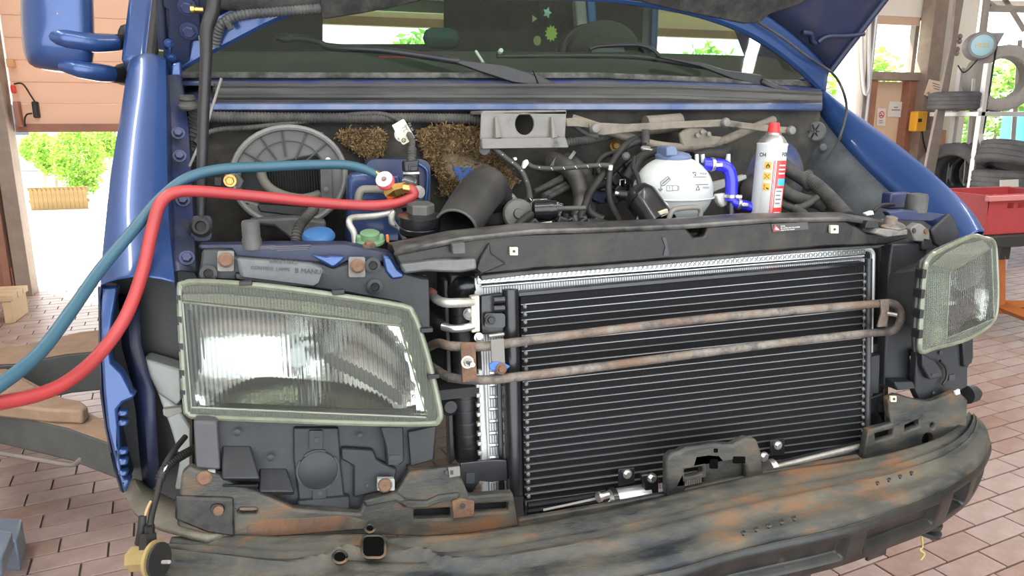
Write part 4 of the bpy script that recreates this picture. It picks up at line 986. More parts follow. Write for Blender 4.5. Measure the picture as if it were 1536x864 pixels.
# ---- radiator behind
rad = slab('radiator_core', [(716, 432), (1300, 388), (1296, 690), (735, 770)], ('F', .030), .03, FINS, van, bev=0, smooth=False, lab='silver radiator core behind the black condenser')
for k in range(12):
    y = 560+18*k; a, b = PF(734, y, .029), PF(765, y-2.5, .029)
    tube('core_tube', [a, b], .0042, ALU, rad, n=8, smoothpath=False)
tb = slab('top_bar', [(716, 413), (1298, 371), (1299, 382), (716, 427)], ('F', .025), .02, ALU, rad, bev=.002, lab='perforated silver top bar of the radiator')
bm = bmesh.new()
for k in range(82):
    t = (k+.5)/82; p = PF(716+t*582, 420-43*t, .0245); a0 = 2*math.pi/8
    lathe_bm(bm, [(.0052, -.0005), (.0052, .0012), (.0036, .0012), (.003, -.001)], p, FN, 10)
link('dimples', bm2me(bm, 'd'), mat('dimple_grey', (.32, .33, .33), .4, .8), tb, kind='stuff')
tube('top_tube', [PF(722, 430, .022), PF(1296, 384, .022)], .0022, ALU, rad, n=8, smoothpath=False)
tube('frame_edge', [PF(1290, 374, .032), PF(1302, 374, .032), PF(1308, 379, .032), PF(1309, 392, .032), PF(1308, 460, .032)], .0055, mat('frosted_alu', (.62, .66, .66), .5, .5), rad, n=8)
tube('frame_edge', [PF(1308, 460, .032), PF(1304, 688, .032)], .004, ALUD, rad, n=8, smoothpath=False)
slab('header_plate', [(712, 417), (722, 416), (723, 472), (712, 474)], ('F', .028), .012, ALUD, rad, bev=.001)
ht = [(718, 556), (727, 555), (733, 740), (724, 742)]
for k in range(9): ht.insert(0, (724-.5*k+(-5 if k % 2 else 0), 742-20*k)) if False else None
hpl = slab('header_plate', ht, ('F', .030), .012, mat('pale_alu_strip', (.55, .58, .57), .5, .3), rad, bev=.001, lab='pale toothed header strip of the radiator')
for k in range(12): slab('tooth', [(714+.45*k, 562+14.5*k), (720+.45*k, 561+14.5*k), (720+.45*k, 567+14.5*k), (714+.45*k, 568+14.5*k)], ('F', .028), .01, ALUD, hpl, bev=.001)
# ribbed plastic side tanks
def tank(name, xc_top, xc_bot, y0, y1, rpx, n, off, **kw):
    a, b = PF(xc_top, y0, off), PF(xc_bot, y1, off)
    o = tube(name, [a, a.lerp(b, .04), a.lerp(b, .96), b], [rpx*.85, rpx, rpx, rpx*.9], BLACK, van, n=18, smoothpath=False, **kw)
    for k in range(n):
        c = a.lerp(b, (k+.6)/n); tube('rib', [c, c+(b-a).normalized()*.0035], rpx*1.04, BLACK, o, n=18, smoothpath=False)
    return o
tank('radiator_tank', 690, 702, 440, 690, .0265, 14, .075, lab='ribbed black plastic radiator tank left of the condenser')
tank('radiator_tank', 1322, 1314, 372, 655, .016, 9, .085, lab='ribbed plastic radiator tank on the right')
slab('tank_edge', [(666, 420), (672, 420), (682, 690), (675, 700)], ('F', .06), .03, GREYP, van, bev=.002)
lathe('tank_boss', [(.018, 0), (.02, .01), (.012, .02)], PF(673, 607, .07), FN, BLACK, van)
slab('tank_bracket', [(690, 695), (735, 690), (760, 690), (762, 720), (738, 724), (720, 722), (705, 745), (694, 742), (688, 715)], ('F', -.01), .006, BLACKG, van, bev=.002, lab='black bracket at the lower left corner of the condenser')
slab('tank_bracket_slot', rrect(699, 709, 712, 725, 2), ('F', -.0125), .002, GREYP, van, bev=0)
slab('tank_bracket', [(1303, 598), (1327, 589), (1328, 640), (1306, 648)], ('F', .0), .006, BLACK, van, bev=.002, lab='black bracket at the lower right corner of the condenser')
slab('tank_bracket_slot', rrect(1318, 606, 1325, 618, 2), ('F', -.002), .003, GREYP, van, bev=0)
slab('tank_edge', [(1306, 535), (1320, 532), (1320, 552), (1318, 590), (1304, 592)], ('F', .01), .02, GREYP, van, bev=.002)
slab('seal_post', [(1325, 366), (1338, 364), (1332, 620), (1322, 622)], ('F', .10), .02, BLACK, van, bev=.002)
# hose neck at the upper left of the radiator
tube('tank_neck', [PF(690, 440, .06), PF(697, 430, .045), PF(712, 426, .04)], [.026, .024, .016], BLACKG, van, n=18, lab='black radiator neck above the pipe connections')
slab('neck_post', [(676, 412), (697, 411), (697, 428), (676, 430)], ('F', .05), .03, GREYP, van)
# refrigerant pipes and block
blk = slab('pipe_block', [(707, 446), (719, 444), (720, 498), (708, 500)], ('F', -.02), .02, CREAM, van, bev=.002, lab='cream-coloured pipe block joining two silver refrigerant pipes')
tube('refrigerant_pipe', [PF(648, 443, .06), PF(655, 449, .01), PF(668, 454, -.015), PF(690, 454, -.02), PF(710, 453, -.015)], [.0085, .0085, .009, .009, .008], ALUD, blk)
tube('refrigerant_pipe', [PF(664, 490, .0), PF(680, 493, -.015), PF(695, 492, -.018), PF(710, 489, -.015)], .0075, ALU, blk)
tube('refrigerant_hose', [PF(640, 472, .08), PF(655, 483, .03), PF(668, 490, 0)], .009, RUBBER, blk)
lathe('pipe_cap', [(.010, 0), (.010, .012), (.007, .014)], PF(650, 442, .05), (-.6, -.3, .5), mat('rust_red_cap', (.22, .08, .05), .7), blk, n=14)
bolt(PF(704, 471, -.01), (-.6, -1, 0), .008, ZINC, blk)
bolt(PF(718, 506, -.03), FN, .006, ZINC, blk)
sb = slab('service_bracket', [(721, 444), (754, 440), (758, 456), (758, 500), (722, 502)], ('F', -.004), .012, BLACKG, van, bev=.002, lab='black connection plate beside the condenser header pipe')
slab('clamp', rrect(727, 470, 758, 492, 5), ('F', -.018), .014, BLACKG, sb, bev=.003)
bolt(PF(736, 480, -.020), FN, .007, BLACK, sb)
for y in (450, 463): tube('stub', [PF(740, y, -.01), PF(756, y-1, -.01)], .008, BLACKG, sb, n=12, smoothpath=False)
tube('stub', [PF(733, 504, -.005), PF(756, 501, -.005)], .004, ALUD, sb, n=8, smoothpath=False)
slab('tube_guard', [(745, 520), (752, 520), (757, 750), (749, 752)], ('F', .01), .012, BLACKG, van, bev=.002)
# ---- corroded power steering cooler loop
loop = [PF(*q) for q in ((628, 530, .10), (655, 515, .02), (676, 519, -.035), (720, 520, -.05), (770, 514, -.052), (900, 497, -.052), (1050, 479, -.052), (1200, 465, -.052), (1310, 456, -.050), (1338, 455, -.048), (1350, 466, -.048), (1350, 482, -.048), (1338, 496, -.048), (1300, 500, -.050), (1200, 511, -.052), (1050, 530, -.052), (900, 550, -.052), (770, 566, -.052), (720, 570, -.05), (676, 566, -.035), (655, 555, .02), (640, 545, .08))]
ol = tube('cooler_loop', loop, .0086, RUSTTUBE, van, n=14, per=8, lab='corroded U-shaped steering cooler pipe across the condenser')
bm = bmesh.new()
for cpt in range(0): pass
bm.free()
s_ = slab('loop_bracket', [(691, 515), (713, 514), (716, 572), (694, 574)], ('F', -.062), .004, RUST, ol, bev=.001)
bolt(PF(701, 543, -.064), FN, .008, ALUD, s_); tube('stud', [PF(701, 543, -.07), PF(709, 547, -.095)], .0045, ZINC, s_, n=10, smoothpath=False)
s_ = slab('loop_bracket', [(736, 510), (756, 508), (758, 548), (738, 551)], ('F', -.063), .004, STEELD, ol, bev=.001)
slab('blue_tape', [(733, 548), (740, 543), (756, 545), (766, 550), (757, 557), (736, 556)], ('F', -.068), .006, mat('faded_blue_tape', (.05, .14, .42), .6), s_, bev=.002)
bolt(PF(752, 553, -.070), FN, .007, RUST, s_)
s_ = slab('loop_bracket', [(1321, 450), (1334, 449), (1334, 470), (1330, 490), (1317, 491), (1323, 468)], ('F', -.062), .005, RUSTTUBE, ol, bev=.001)
tube('stud', [PF(1332, 470, -.065), PF(1347, 473, -.085)], .0045, ZINC, s_, n=10, smoothpath=False)
# ---- top carrier (lock panel)
car = slab('lock_carrier', [(592, 382), (640, 372), (690, 362), (735, 354), (800, 350), (910, 347), (1030, 342), (1042, 357), (1056, 355), (1062, 340), (1150, 333), (1270, 331), (1285, 340), (1303, 350), (1330, 352), (1360, 348), (1362, 358), (1330, 367), (1240, 370), (1100, 381), (960, 392), (800, 404), (722, 413), (712, 406), (690, 410), (640, 408), (606, 411)],
     ('Y', -.015), .03, CARRIER, van, bev=.004, lab='dusty black front carrier across the top of the radiator')
rows = []
for x, y in ((592, 380), (690, 360), (800, 348), (910, 345), (1030, 340), (1150, 331), (1270, 329), (1340, 340)):
    a = P(x, y, -.015); rows.append([a+V((0, -.002, -.004)), a+V((0, 0, .004)), a+V((0, .03, .010)), a+V((0, .085, .004)), a+V((0, .09, -.03))])
grid('carrier_top', rows, mat('worn_carrier_top', (.018, .018, .019), .35, .3, (.13, .125, .115), .5, 9, bump=.1), van, solid=.003)
slab('carrier_flange', [(722, 413), (800, 405), (960, 393), (1100, 382), (1240, 372), (1330, 367), (1318, 372), (1240, 377), (1100, 388), (960, 400), (800, 412), (722, 421)], ('Y', .0), .02, mat('grey_flange', (.10, .10, .095), .5, .2, (.05, .05, .05), .5, 10), van, bev=.002)
cs = slab('carrier_step', [(601, 397), (660, 390), (714, 388), (716, 404), (690, 409), (640, 407), (606, 411)], ('Y', -.03), .02, mat('step_grey', (.09, .095, .10), .45, .2, (.15, .15, .145), .5, 12), van, bev=.004, lab='raised left step of the front carrier')
slab('carrier_step', [(714, 404), (720, 388), (735, 364), (737, 380), (760, 396), (722, 412)], ('Y', -.025), .02, CARRIER, van, bev=.003)
slab('carrier_clip', [(678, 366), (698, 364), (699, 381), (679, 382)], ('Y', -.035), .02, DUSTP, van, bev=.002)
for q in ((771, 377), (1252, 344)):
    s_ = slab('square_nut', rrect(q[0]-6, q[1]-6, q[0]+6, q[1]+6, 1), ('Y', -.022), .006, CREAM, van, bev=.001)
    lathe('nut_hole', [(.0025, 0), (.0025, .001)], P(q[0], q[1], -.0235), (0, -1, 0), INK, s_, n=10)
slab('paint_run', [(993, 356), (999, 356), (1001, 368), (1004, 382), (1000, 384), (995, 383), (998, 370)], ('Y', -.017), .002, BLACKG, van, bev=0)
st = slab('warning_sticker', [(1157, 336), (1211, 333), (1213, 344), (1159, 348)], ('Y', -.017), .001, mat('sticker_grey', (.06, .055, .055), .4), van, bev=0, lab='small dark warning sticker with red triangle on the carrier')
slab('red_triangle', [(1160, 347), (1162, 336.5), (1171, 346)], ('Y', -.0185), .001, mat('sticker_red', (.42, .05, .06), .5), st, bev=0)
slab('pictogram', [(1163, 344.5), (1164, 340), (1169, 345)], ('Y', -.0195), .001, INKW, st, bev=0)
xd = P(1210, 337, -.019)-P(1172, 340, -.019)
for k, s in enumerate(('R134a', 'Be careful with hot coolant', 'observe the manual')):
    text('sticker_text', s, P(1171, 340.5+2.9*k, -.019), xd, (0, 0, 1), .0042, INKW, st, ext=.0001)
# right end of carrier: washers and brackets
e1 = slab('carrier_end', [(1318, 343), (1345, 345), (1362, 344), (1362, 352), (1330, 356), (1312, 350)], ('Y', -.04), .03, STEELD, van, bev=.003, lab='dirty bracket at the right end of the front carrier')
lathe('rusty_washer', [(.030, 0), (.032, .003), (.030, .006), (.014, .008), (.012, .02), (.006, .022)], P(1334, 339, -.01), (0, -.2, 1), RUSTTUBE, e1)
slab('rubber_stop', [(1297, 343), (1302, 331), (1306, 332), (1318, 332), (1321, 344)], ('Y', -.03), .03, BLACK, van, bev=.003)
lathe('rubber_stop', [(.024, 0), (.024, .035), (.021, .042), (.008, .044)], P(1373, 318, .08), (0, 0, 1), DUSTP, van, lab='black rubber hood stop at the right corner')
slab('corner_plate', [(1332, 318), (1362, 315), (1420, 322), (1400, 332), (1340, 330)], ('Y', .06), .02, BLUE_D, van, bev=.003)
pxbox('blue_bracket', 1337, 290, 1366, 313, .14, .03, BLUE_D, van, bev=.004)
slab('white_clip', [(1298, 320), (1310, 316), (1312, 322), (1300, 324)], ('Y', .05), .01, PAPER, van, bev=.002)
tube('clip_cable', [(1310, 318, .06), (1322, 308, .08), (1340, 307, .12)], .004, RUBBER, van)
cb = slab('lamp_bracket', [(1366, 343), (1378, 335), (1383, 336), (1394, 345), (1396, 364), (1372, 362)], ('F', -.0), .02, STEELD, van, bev=.003)
slab('bracket_hole', ell(1372, 346, 2.5, 4, 10), ('F', -.003), .003, INK, cb, bev=0)
slab('bracket_hole', ell(1390, 347, 3, 4, 10), ('F', -.003), .003, RUST, cb, bev=0)
# ---- headlights
def PG(x, y, n, c):
    d = ray(x, y); return CAM+d*((c-n.dot(CAM))/n.dot(d))
NL = V((.316, 1, -TL)); cL = -.13-.316*.43-.9*TL
NR = V((-.316, 1, -TL)); cR = -.13-.316*.60-.9*TL
def lens_mat(name, axis='X', scale=60, frost=.16, tint=(.90, .94, .90)):
    m = bpy.data.materials.new(name); m.use_nodes = True; n = m.node_tree; L = n.links; n.nodes.clear()
    out = n.nodes.new('ShaderNodeOutputMaterial')
    tc = n.nodes.new('ShaderNodeTexCoord'); wv = n.nodes.new('ShaderNodeTexWave'); wv.bands_direction = axis; wv.inputs['Scale'].default_value = scale; wv.inputs['Distortion'].default_value = 0.0
    L.new(tc.outputs['Object'], wv.inputs['Vector'])
    bp = n.nodes.new('ShaderNodeBump'); bp.inputs['Strength'].default_value = .8; bp.inputs['Distance'].default_value = .003; L.new(wv.outputs['Fac'], bp.inputs['Height'])
    t = n.nodes.new('ShaderNodeBsdfRefraction'); t.inputs['Color'].default_value = (*tint, 1); t.inputs['IOR'].default_value = 1.08; t.inputs['Roughness'].default_value = .02; L.new(bp.outputs['Normal'], t.inputs['Normal'])
    g = n.nodes.new('ShaderNodeBsdfGlossy'); g.inputs['Roughness'].default_value = .06; L.new(bp.outputs['Normal'], g.inputs['Normal'])
    d = n.nodes.new('ShaderNodeBsdfTranslucent'); d.inputs['Color'].default_value = (.8, .84, .80, 1)
    df = n.nodes.new('ShaderNodeBsdfDiffuse'); df.inputs['Color'].default_value = (.70, .74, .68, 1)
    md = n.nodes.new('ShaderNodeMixShader'); md.inputs['Fac'].default_value = .5; L.new(d.outputs[0], md.inputs[1]); L.new(df.outputs[0], md.inputs[2])
    f = n.nodes.new('ShaderNodeFresnel'); f.inputs['IOR'].default_value = 1.5; L.new(bp.outputs['Normal'], f.inputs['Normal'])
    m1 = n.nodes.new('ShaderNodeMixShader'); L.new(f.outputs[0], m1.inputs['Fac']); L.new(t.outputs[0], m1.inputs[1]); L.new(g.outputs[0], m1.inputs[2])
    m2 = n.nodes.new('ShaderNodeMixShader'); m2.inputs['Fac'].default_value = frost; L.new(m1.outputs[0], m2.inputs[1]); L.new(md.outputs[0], m2.inputs[2])
    L.new(m2.outputs[0], out.inputs['Surface']); return m
LENS = lens_mat('fluted_lens', 'X', 42, .07)
LENSR = lens_mat('frosted_lens_rim', 'X', 60, .12, (.78, .82, .70))
MIRR = mat('lamp_reflector', (.72, .72, .71), .09, 1.0, (.62, .62, .62), .5, 6, bump=.35, bscale=26)
RIMG = mat('greenish_lens_edge', (.17, .195, .135), .2, 0, (.24, .27, .20), .5, 14, coat=.6, trans=.3)
LB = mat('lamp_housing', (.03, .032, .033), .5, 0, (.05, .05, .05), .5, 10)
def headlight(NRM, cc, outl, inner, strip_, off_in, lab, flip):
    pt = lambda x, y, o=0.0: PG(x, y, NRM, cc+o)
    hl = thing('headlight', pt(*inner[3]), None, None); hl['label'] = lab
    hl.parent = van; hl.matrix_parent_inverse = world_of(van).inverted()
    nn = -NRM.normalized()
    # housing shell: ring wall behind outline + back
    ol_ = [pt(*q) for q in outl]; cen = sum(ol_, V((0, 0, 0)))/len(ol_)
    rows = [[p+nn*(-.006) for p in ol_], [cen+(p-cen)*1.012-nn*.012 for p in ol_], [cen+(p-cen)*.97-nn*.02 for p in ol_], [cen+(p-cen)*(.62 if flip else .8)-nn*(.05 if flip else .13) for p in ol_], [cen+(p-cen)*(.45 if flip else .6)-nn*.12 for p in ol_], [cen+(p-cen)*.05-nn*.14 for p in ol_]]
    grid('housing', rows, LB, hl, closed=True, solid=.003)
    # rim: outer moulded glass edge
    il = [pt(*q) for q in inner]
    rim_ = cr(ol_, 3, True)
    bm = bmesh.new(); tube_bm(bm, rim_+[rim_[0], rim_[1]], .0055, 8, cap=False)
    link('lens_edge', bm2me(bm, 'edge'), RIMG, hl)
    tube('lens_bead', [p.copy() for p in il]+[il[0].copy()], .003, RIMG, hl, n=8, smoothpath=False)
    # frosted border ring between outline and inner pane
    def ringface(name, A, B, m, th):
        nA = len(A)
        bm = bmesh.new(); flat_fill(bm, [A, B])
        return link(name, bm2me(bm, name), m, hl, solid=th, smooth=False)
    ringface('lens_border', [p+nn*.001 for p in ol_], [p+nn*.001 for p in il], LENSR, .003)
    # main lens pane, gently bulged bilinear patch
    def patch(a, b, c, d, nu, nv, f):
        return [[a.lerp(b, u/nu).lerp(d.lerp(c, u/nu), v/nv)+nn*f(u/nu, v/nv) for u in range(nu+1)] for v in range(nv+1)]
    a, b, c, d = [pt(*q) for q in inner]
    grid('lens', patch(a, b, c, d, 24, 14, lambda u, v: .010*math.sin(math.pi*u)*math.sin(math.pi*v)+.002), LENS, hl, lab='clear fluted lens pane')
    # reflector: twin-bowl mirror
    def bowl(u, v):
        uu = (u-.46)/.46; vv_ = (v-.48)/.55
        dd = 1-min(1, (uu*uu*.8+vv_*vv_*.45))
        return -.016-.085*max(dd, 0)**.8-.018*math.exp(-((u-.5)/.09)**2)
    grid('reflector', patch(a, b, c, d, 40, 24, bowl), MIRR, hl, lab='chromed reflector bowl')
    # lower flat mirror step and wedge
    q = lambda u, v, o: a.lerp(b, u).lerp(d.lerp(c, u), v)+nn*o
    grid('reflector_step', [[q(.02, .80, -.07), q(.3, .76, -.08), q(.62, .78, -.08), q(.97, .95, -.03)], [q(.02, .97, -.022), q(.3, .97, -.022), q(.62, .97, -.022), q(.97, .98, -.02)]], MIRR, hl)
    grid('reflector_step', [[q(.60, .42, -.05), q(.78, .60, -.04), q(.97, .88, -.02)], [q(.58, .50, -.03), q(.76, .70, -.02), q(.93, .97, -.016)]], mat('reflector_edge', (.30, .29, .26), .3, .8), hl)
    bulb = tube('bulb_shield', [q(.46, .5, -.10), q(.46, .5, -.045)], [.02, .017], mat('bulb_shield', (.35, .36, .36), .25, .9), hl, n=18, smoothpath=False)
    # upper strip (indicator/spread lens)
    sa = [pt(*s) for s in strip_]
    slab3('upper_strip', [[p+nn*.004 for p in sa]], nn*.004, LENSR, hl, bev=.001)
    box('lower_gasket', (q(0, 1.01, 0)+q(1, 1.01, 0))/2-nn*.004, ((b-a).length*.97, .006, .016), BLACK, hl, rot=Matrix.Rotation(math.atan2((b-a).y, (b-a).x), 3, 'Z'), bev=.001)
    return hl, pt, nn
outlL = [(270, 434), (277, 426), (292, 423), (345, 425), (420, 432), (520, 446), (605, 460), (618, 470), (628, 492), (641, 535), (652, 580), (660, 618), (658, 630), (646, 635), (560, 635), (420, 630), (300, 625), (284, 620), (279, 610), (273, 520)]
innL = [(274, 453), (600, 488), (640, 626), (288, 611)]
hlL, ptL, nnL = headlight(NL, cL, outlL, innL, [(278, 440), (340, 440), (470, 452), (600, 473), (606, 482), (598, 486), (470, 468), (274, 449)], 0, 'large clear square headlight left of the condenser', False)
for q in ((370, 424), (508, 437), (640, 494), (650, 563)):
    s_ = box('lens_clip', ptL(*q)+nnL*.004, (.020, .012, .007), BLACK, hlL, bev=.001)
for y in (448, 480, 520, 560, 590): box('lens_clip', ptL(268+.05*(y-448), y)+nnL*.0, (.008, .012, .014), BLACK, hlL, bev=.001)
outlR = [(1390, 392), (1410, 376), (1440, 362), (1460, 354), (1476, 358), (1490, 364), (1494, 400), (1495, 450), (1490, 480), (1470, 498), (1440, 512), (1400, 522), (1381, 527), (1380, 500), (1384, 440)]
innR = [(1424, 408), (1486, 372), (1490, 478), (1418, 508)]
hlR, ptR, nnR = headlight(NR, cR, outlR, innR, [(1392, 398), (1424, 404), (1480, 372), (1470, 360), (1440, 366), (1412, 380)], 0, 'clear headlight on the right wing with yellowed edge', True)
grid('side_lens', [[ptR(x, y)+nnR*.003 for x in (1386+.2*(520-y)/12, 1400, 1416)] for y in range(410, 520, 12)], LENS, hlR)
grid('side_reflector', [[ptR(x, y)-nnR*(.006+.014*math.sin(math.pi*(x-1386)/30)) for x in (1386, 1392, 1400, 1408, 1416)] for y in range(410, 520, 12)], MIRR, hlR)
for q in ((1384, 410), (1382, 440), (1380, 470), (1379, 500)): box('lens_clip', ptR(*q)-nnR*.004, (.010, .02, .018), BLACK, hlR, bev=.001)
# moulded lettering on top edge of left lens
# ---- plastic surround above the left headlight
hc = slab('headlight_carrier', [(303, 376), (330, 374), (350, 378), (352, 386), (470, 394), (482, 396), (500, 402), (524, 396), (562, 396), (600, 407), (626, 414), (644, 416), (646, 500), (636, 500), (622, 474), (600, 455), (520, 440), (420, 427), (345, 421), (296, 420), (300, 400)], ('F', .0), .03, GREYP, van, bev=.004, lab='grey plastic carrier above the left headlight')
for q in ((339, 390), (536, 399)):
    s_ = slab('mount_recess', rrect(q[0]-13, q[1]-13, q[0]+12, q[1]+17, 3), ('F', -.008), .008, PALE if False else STEELD, hc, bev=.002)
    lathe('rusty_bolt', [(.010, 0), (.0125, .001), (.0125, .007), (.009, .010), (.004, .009)], PF(q[0], q[1], -.009), FN, RUST, hc, n=12)
for q in ((313, 410), (562, 430), (559, 398)):
    lathe('screw_boss', [(.013, 0), (.014, .004), (.008, .005), (.007, .0)], PF(q[0], q[1], -.006), FN, BLACK, hc, n=16)
dk = slab('carrier_face', [(355, 388), (466, 396), (486, 404), (478, 426), (470, 430), (360, 416)], ('F', -.022), .02, mat('pale_dusty_face', (.085, .094, .10), .6, 0, (.125, .135, .14), .5, 14, bump=.1), hc, bev=.004, lab='dusty smooth face with moulded lettering')
xd = PF(470, 404, -.024)-PF(360, 398, -.024)
text('moulded_lettering', 'B MANUAL', PF(442, 409, -.0235), xd, LEANV, .0115, INK, dk)
text('moulded_lettering', 'BULB WALK', PF(404, 393.5, -.0235), xd, LEANV, .0085, INK, dk)
text('moulded_lettering', 'CONTROL LAMPS', PF(376, 403.5, -.0235), xd, LEANV, .0078, mat('faint_mould', (.05, .055, .06), .6), dk)
slab('carrier_lower_lip', [(352, 410), (470, 424), (474, 432), (420, 430), (352, 420)], ('F', -.016), .02, BLACK, hc, bev=.003)
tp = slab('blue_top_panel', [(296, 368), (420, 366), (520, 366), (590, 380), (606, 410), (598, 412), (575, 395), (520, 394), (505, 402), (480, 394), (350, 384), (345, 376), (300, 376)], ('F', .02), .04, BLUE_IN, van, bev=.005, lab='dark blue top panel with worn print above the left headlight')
for k in range(3): box('worn_print', PF(432+3*k, 369.5+2.6*k, .0185), (.075-.012*k, .001, .0022), mat('worn_print', (.07, .07, .085), .6), tp, bev=0)
box('worn_print', PF(400, 371, .0185), (.03, .001, .006), mat('worn_print_b', (.06, .06, .075), .6), tp, bev=0)
slab('blue_highlight', [(466, 382), (490, 386), (494, 384), (520, 385), (506, 400), (498, 403), (486, 396)], ('F', -.004), .015, BLUE, van, bev=.005, lab='bright blue painted highlight above the left headlight')  # brighter slabs paint the highlights on the dark blue panel
slab('blue_highlight', [(574, 383), (586, 385), (596, 402), (608, 412), (604, 418), (588, 420), (578, 408)], ('F', -.004), .02, BLUE, van, bev=.006, lab='bright blue painted highlight beside the carrier end')
slab('panel_flap', [(588, 418), (640, 412), (645, 500), (632, 490), (618, 455)], ('F', .01), .008, DUSTP, van, bev=.002)
# ---- plastic panel under the left headlight
pn = slab('lower_lamp_panel', [(290, 628), (655, 636), (652, 690), (612, 699), (612, 712), (596, 728), (594, 736), (549, 748), (540, 768), (470, 766), (438, 762), (392, 738), (352, 726), (330, 712), (292, 704)], ('F', -.02), .02, GREYP, van, bev=.004, lab='moulded grey plastic panel under the left headlight')
def wedge(x0, y0, x1, y1, skew, d, m=GREYP, bot=6, name='moulded_step'):
    """block protruding downwards: top flush, bottom proud"""
    f0, f1 = -.02, -.02-d
    A = [PF(x0, y0, f0), PF(x1-skew, y0, f0), PF(x1, y1, f1), PF(x0, y1, f1)]
    B = [PF(x0, y0, f0+.01), PF(x1-skew, y0, f0+.01), PF(x1, y1+bot, f0+.01), PF(x0, y1+bot, f0+.01)]
    bm = bmesh.new(); va = [bm.verts.new(p) for p in A]; vb = [bm.verts.new(p) for p in B]
    bm.faces.new(va); bm.faces.new(vb[::-1])
    for i in range(4): bm.faces.new((va[i], va[(i+1) % 4], vb[(i+1) % 4], vb[i]))
    return link(name, bm2me(bm, name), m, pn, bev=.003)
wedge(333, 668, 390, 718, 14, .05, bot=10)
wedge(389, 702, 442, 738, 12, .04, bot=5)
wedge(333, 720, 388, 728, 0, .045, bot=12)
slab('side_block', [(290, 632), (325, 632), (331, 706), (294, 704)], ('F', -.045), .03, mat('grey_plastic_b', (.055, .055, .062), .6, 0, (.07, .07, .075), .5, 10), pn, bev=.004)
slab('centre_panel', [(440, 642), (508, 642), (512, 700), (518, 752), (448, 752), (440, 690)], ('F', -.028), .012, GREYP, pn, bev=.003)
# round knock-out with slots
c = PF(477, 705, -.030)
lathe('round_cap', [(.0335, 0), (.0335, .003), (.032, .004)], c, FN, GREYP, pn, n=36, lab='round knock-out disc in the panel')
bm = bmesh.new(); a, u, v = axes(FN)
for a0, a1 in ((20, 80), (100, 170), (200, 262), (280, 350)):
    vs_ = []
    for i in range(9):
        t = math.radians(a0+(a1-a0)*i/8); vs_.append((c+(u*math.cos(t)+v*math.sin(t))*.0335+FN*.001, c+(u*math.cos(t)+v*math.sin(t))*.0365+FN*.001))
    for (p, q_), (r_, s_) in zip(vs_[:-1], vs_[1:]): bm.faces.new([bm.verts.new(x) for x in (p, q_, s_, r_)])
link('slot_ring', bm2me(bm, 's'), INK, pn, smooth=False, solid=.002)
for q in ((475, 660), (480, 740)):
    slab('tab', rrect(q[0]-11, q[1]-14, q[0]+9, q[1]+14, 2), ('F', -.033), .008, GREYP, pn, bev=.002)
    slab('slot', ell(q[0], q[1], 4, 3.5, 12), ('F', -.0345), .002, INK, pn, bev=0)
slab('slot', [(472, 752), (489, 752), (489, 760), (472, 760)], ('F', -.034), .004, INK, pn, bev=0)
slab('bottom_lip', [(446, 752), (524, 745), (526, 766), (446, 762)], ('F', -.036), .015, GREYP, pn, bev=.003)
slab('hinge_tongue', [(570, 640), (605, 640), (607, 692), (600, 698), (580, 698), (578, 668)], ('F', -.045), .02, GREYP, pn, bev=.003)
slab('slot', rrect(584, 683, 601, 690, 3), ('F', -.0465), .003, INK, pn, bev=0)
slab('right_step', [(512, 672), (560, 675), (566, 690), (596, 704), (590, 735), (530, 748), (530, 700), (512, 690)], ('F', -.032), .012, GREYP, pn, bev=.004)
for q in ((540, 654, 4), (551, 729, 3), (356, 649, 5), (406, 687, 5)): lathe('dimple', [(.001*q[2], 0), (.0012*q[2], .001), (.0006*q[2], .002)], PF(q[0], q[1], -.033), FN, INK if q[2] < 5 else GREYP, pn, n=12)
slab('torn_flap', [(612, 648), (654, 640), (650, 690), (616, 700)], ('F', -.03), .006, GREYP, pn, bev=.002)
for q, w_ in (((309, 716), 14), ((579, 727), 13)):
    s_ = slab('bolt_plate', rrect(q[0]-w_, q[1]-9, q[0]+w_, q[1]+9, 2), ('F', -.05), .008, PALE, pn, bev=.001)
    lathe('rusty_bolt', [(.010, 0), (.0125, .001), (.0125, .006), (.009, .009), (.003, .008)], PF(q[0]-2, q[1], -.051), FN, RUST, pn, n=12)
# ---- lower front cross panel
bmf = BEAM
fp = slab('front_cross_panel', [(272, 712), (285, 700), (296, 706), (330, 713), (352, 728), (392, 741), (440, 764), (540, 771), (548, 750), (560, 747), (596, 738), (614, 708), (690, 700), (692, 716), (704, 745), (770, 740), (778, 790), (700, 802), (640, 806), (520, 802), (420, 806), (330, 808), (265, 790)], ('F', -.055), .02, bmf, van,
     holes=[rrect(358, 763, 386, 773, 4.5), [(621, 765), (676, 762), (676, 778), (621, 780)], [(712, 757), (763, 754), (763, 768), (712, 771)]], bev=.004, lab='rust-streaked black front cross panel under the left headlight')
slab('slot_backing', [(600, 750), (785, 745), (785, 790), (600, 795)], ('F', -.02), .005, BLACK, van, bev=0)
s_ = slab('rusty_plate', [(678, 752), (690, 748), (712, 752), (712, 776), (680, 780)], ('F', -.060), .006, RUST, fp, bev=.003)
lathe('plate_hole', [(.005, 0), (.005, .001)], PF(694, 759, -.061), FN, INK, s_, n=12)
s_ = slab('zinc_tab', [(672, 702), (690, 700), (691, 714), (674, 717)], ('F', -.06), .005, STEELD, fp, bev=.001)
for q in ((670, 709), (678, 709)): slab('square_hole', rrect(q[0]-2, q[1]-3, q[0]+2, q[1]+3, .5), ('F', -.0615), .002, INK, s_, bev=0)
slab('cross_bead', [(545, 752), (596, 740), (612, 752), (640, 752), (660, 744), (690, 740), (690, 748), (660, 754), (640, 762), (606, 762), (594, 752), (548, 762)], ('F', -.062), .01, bmf, fp, bev=.004)
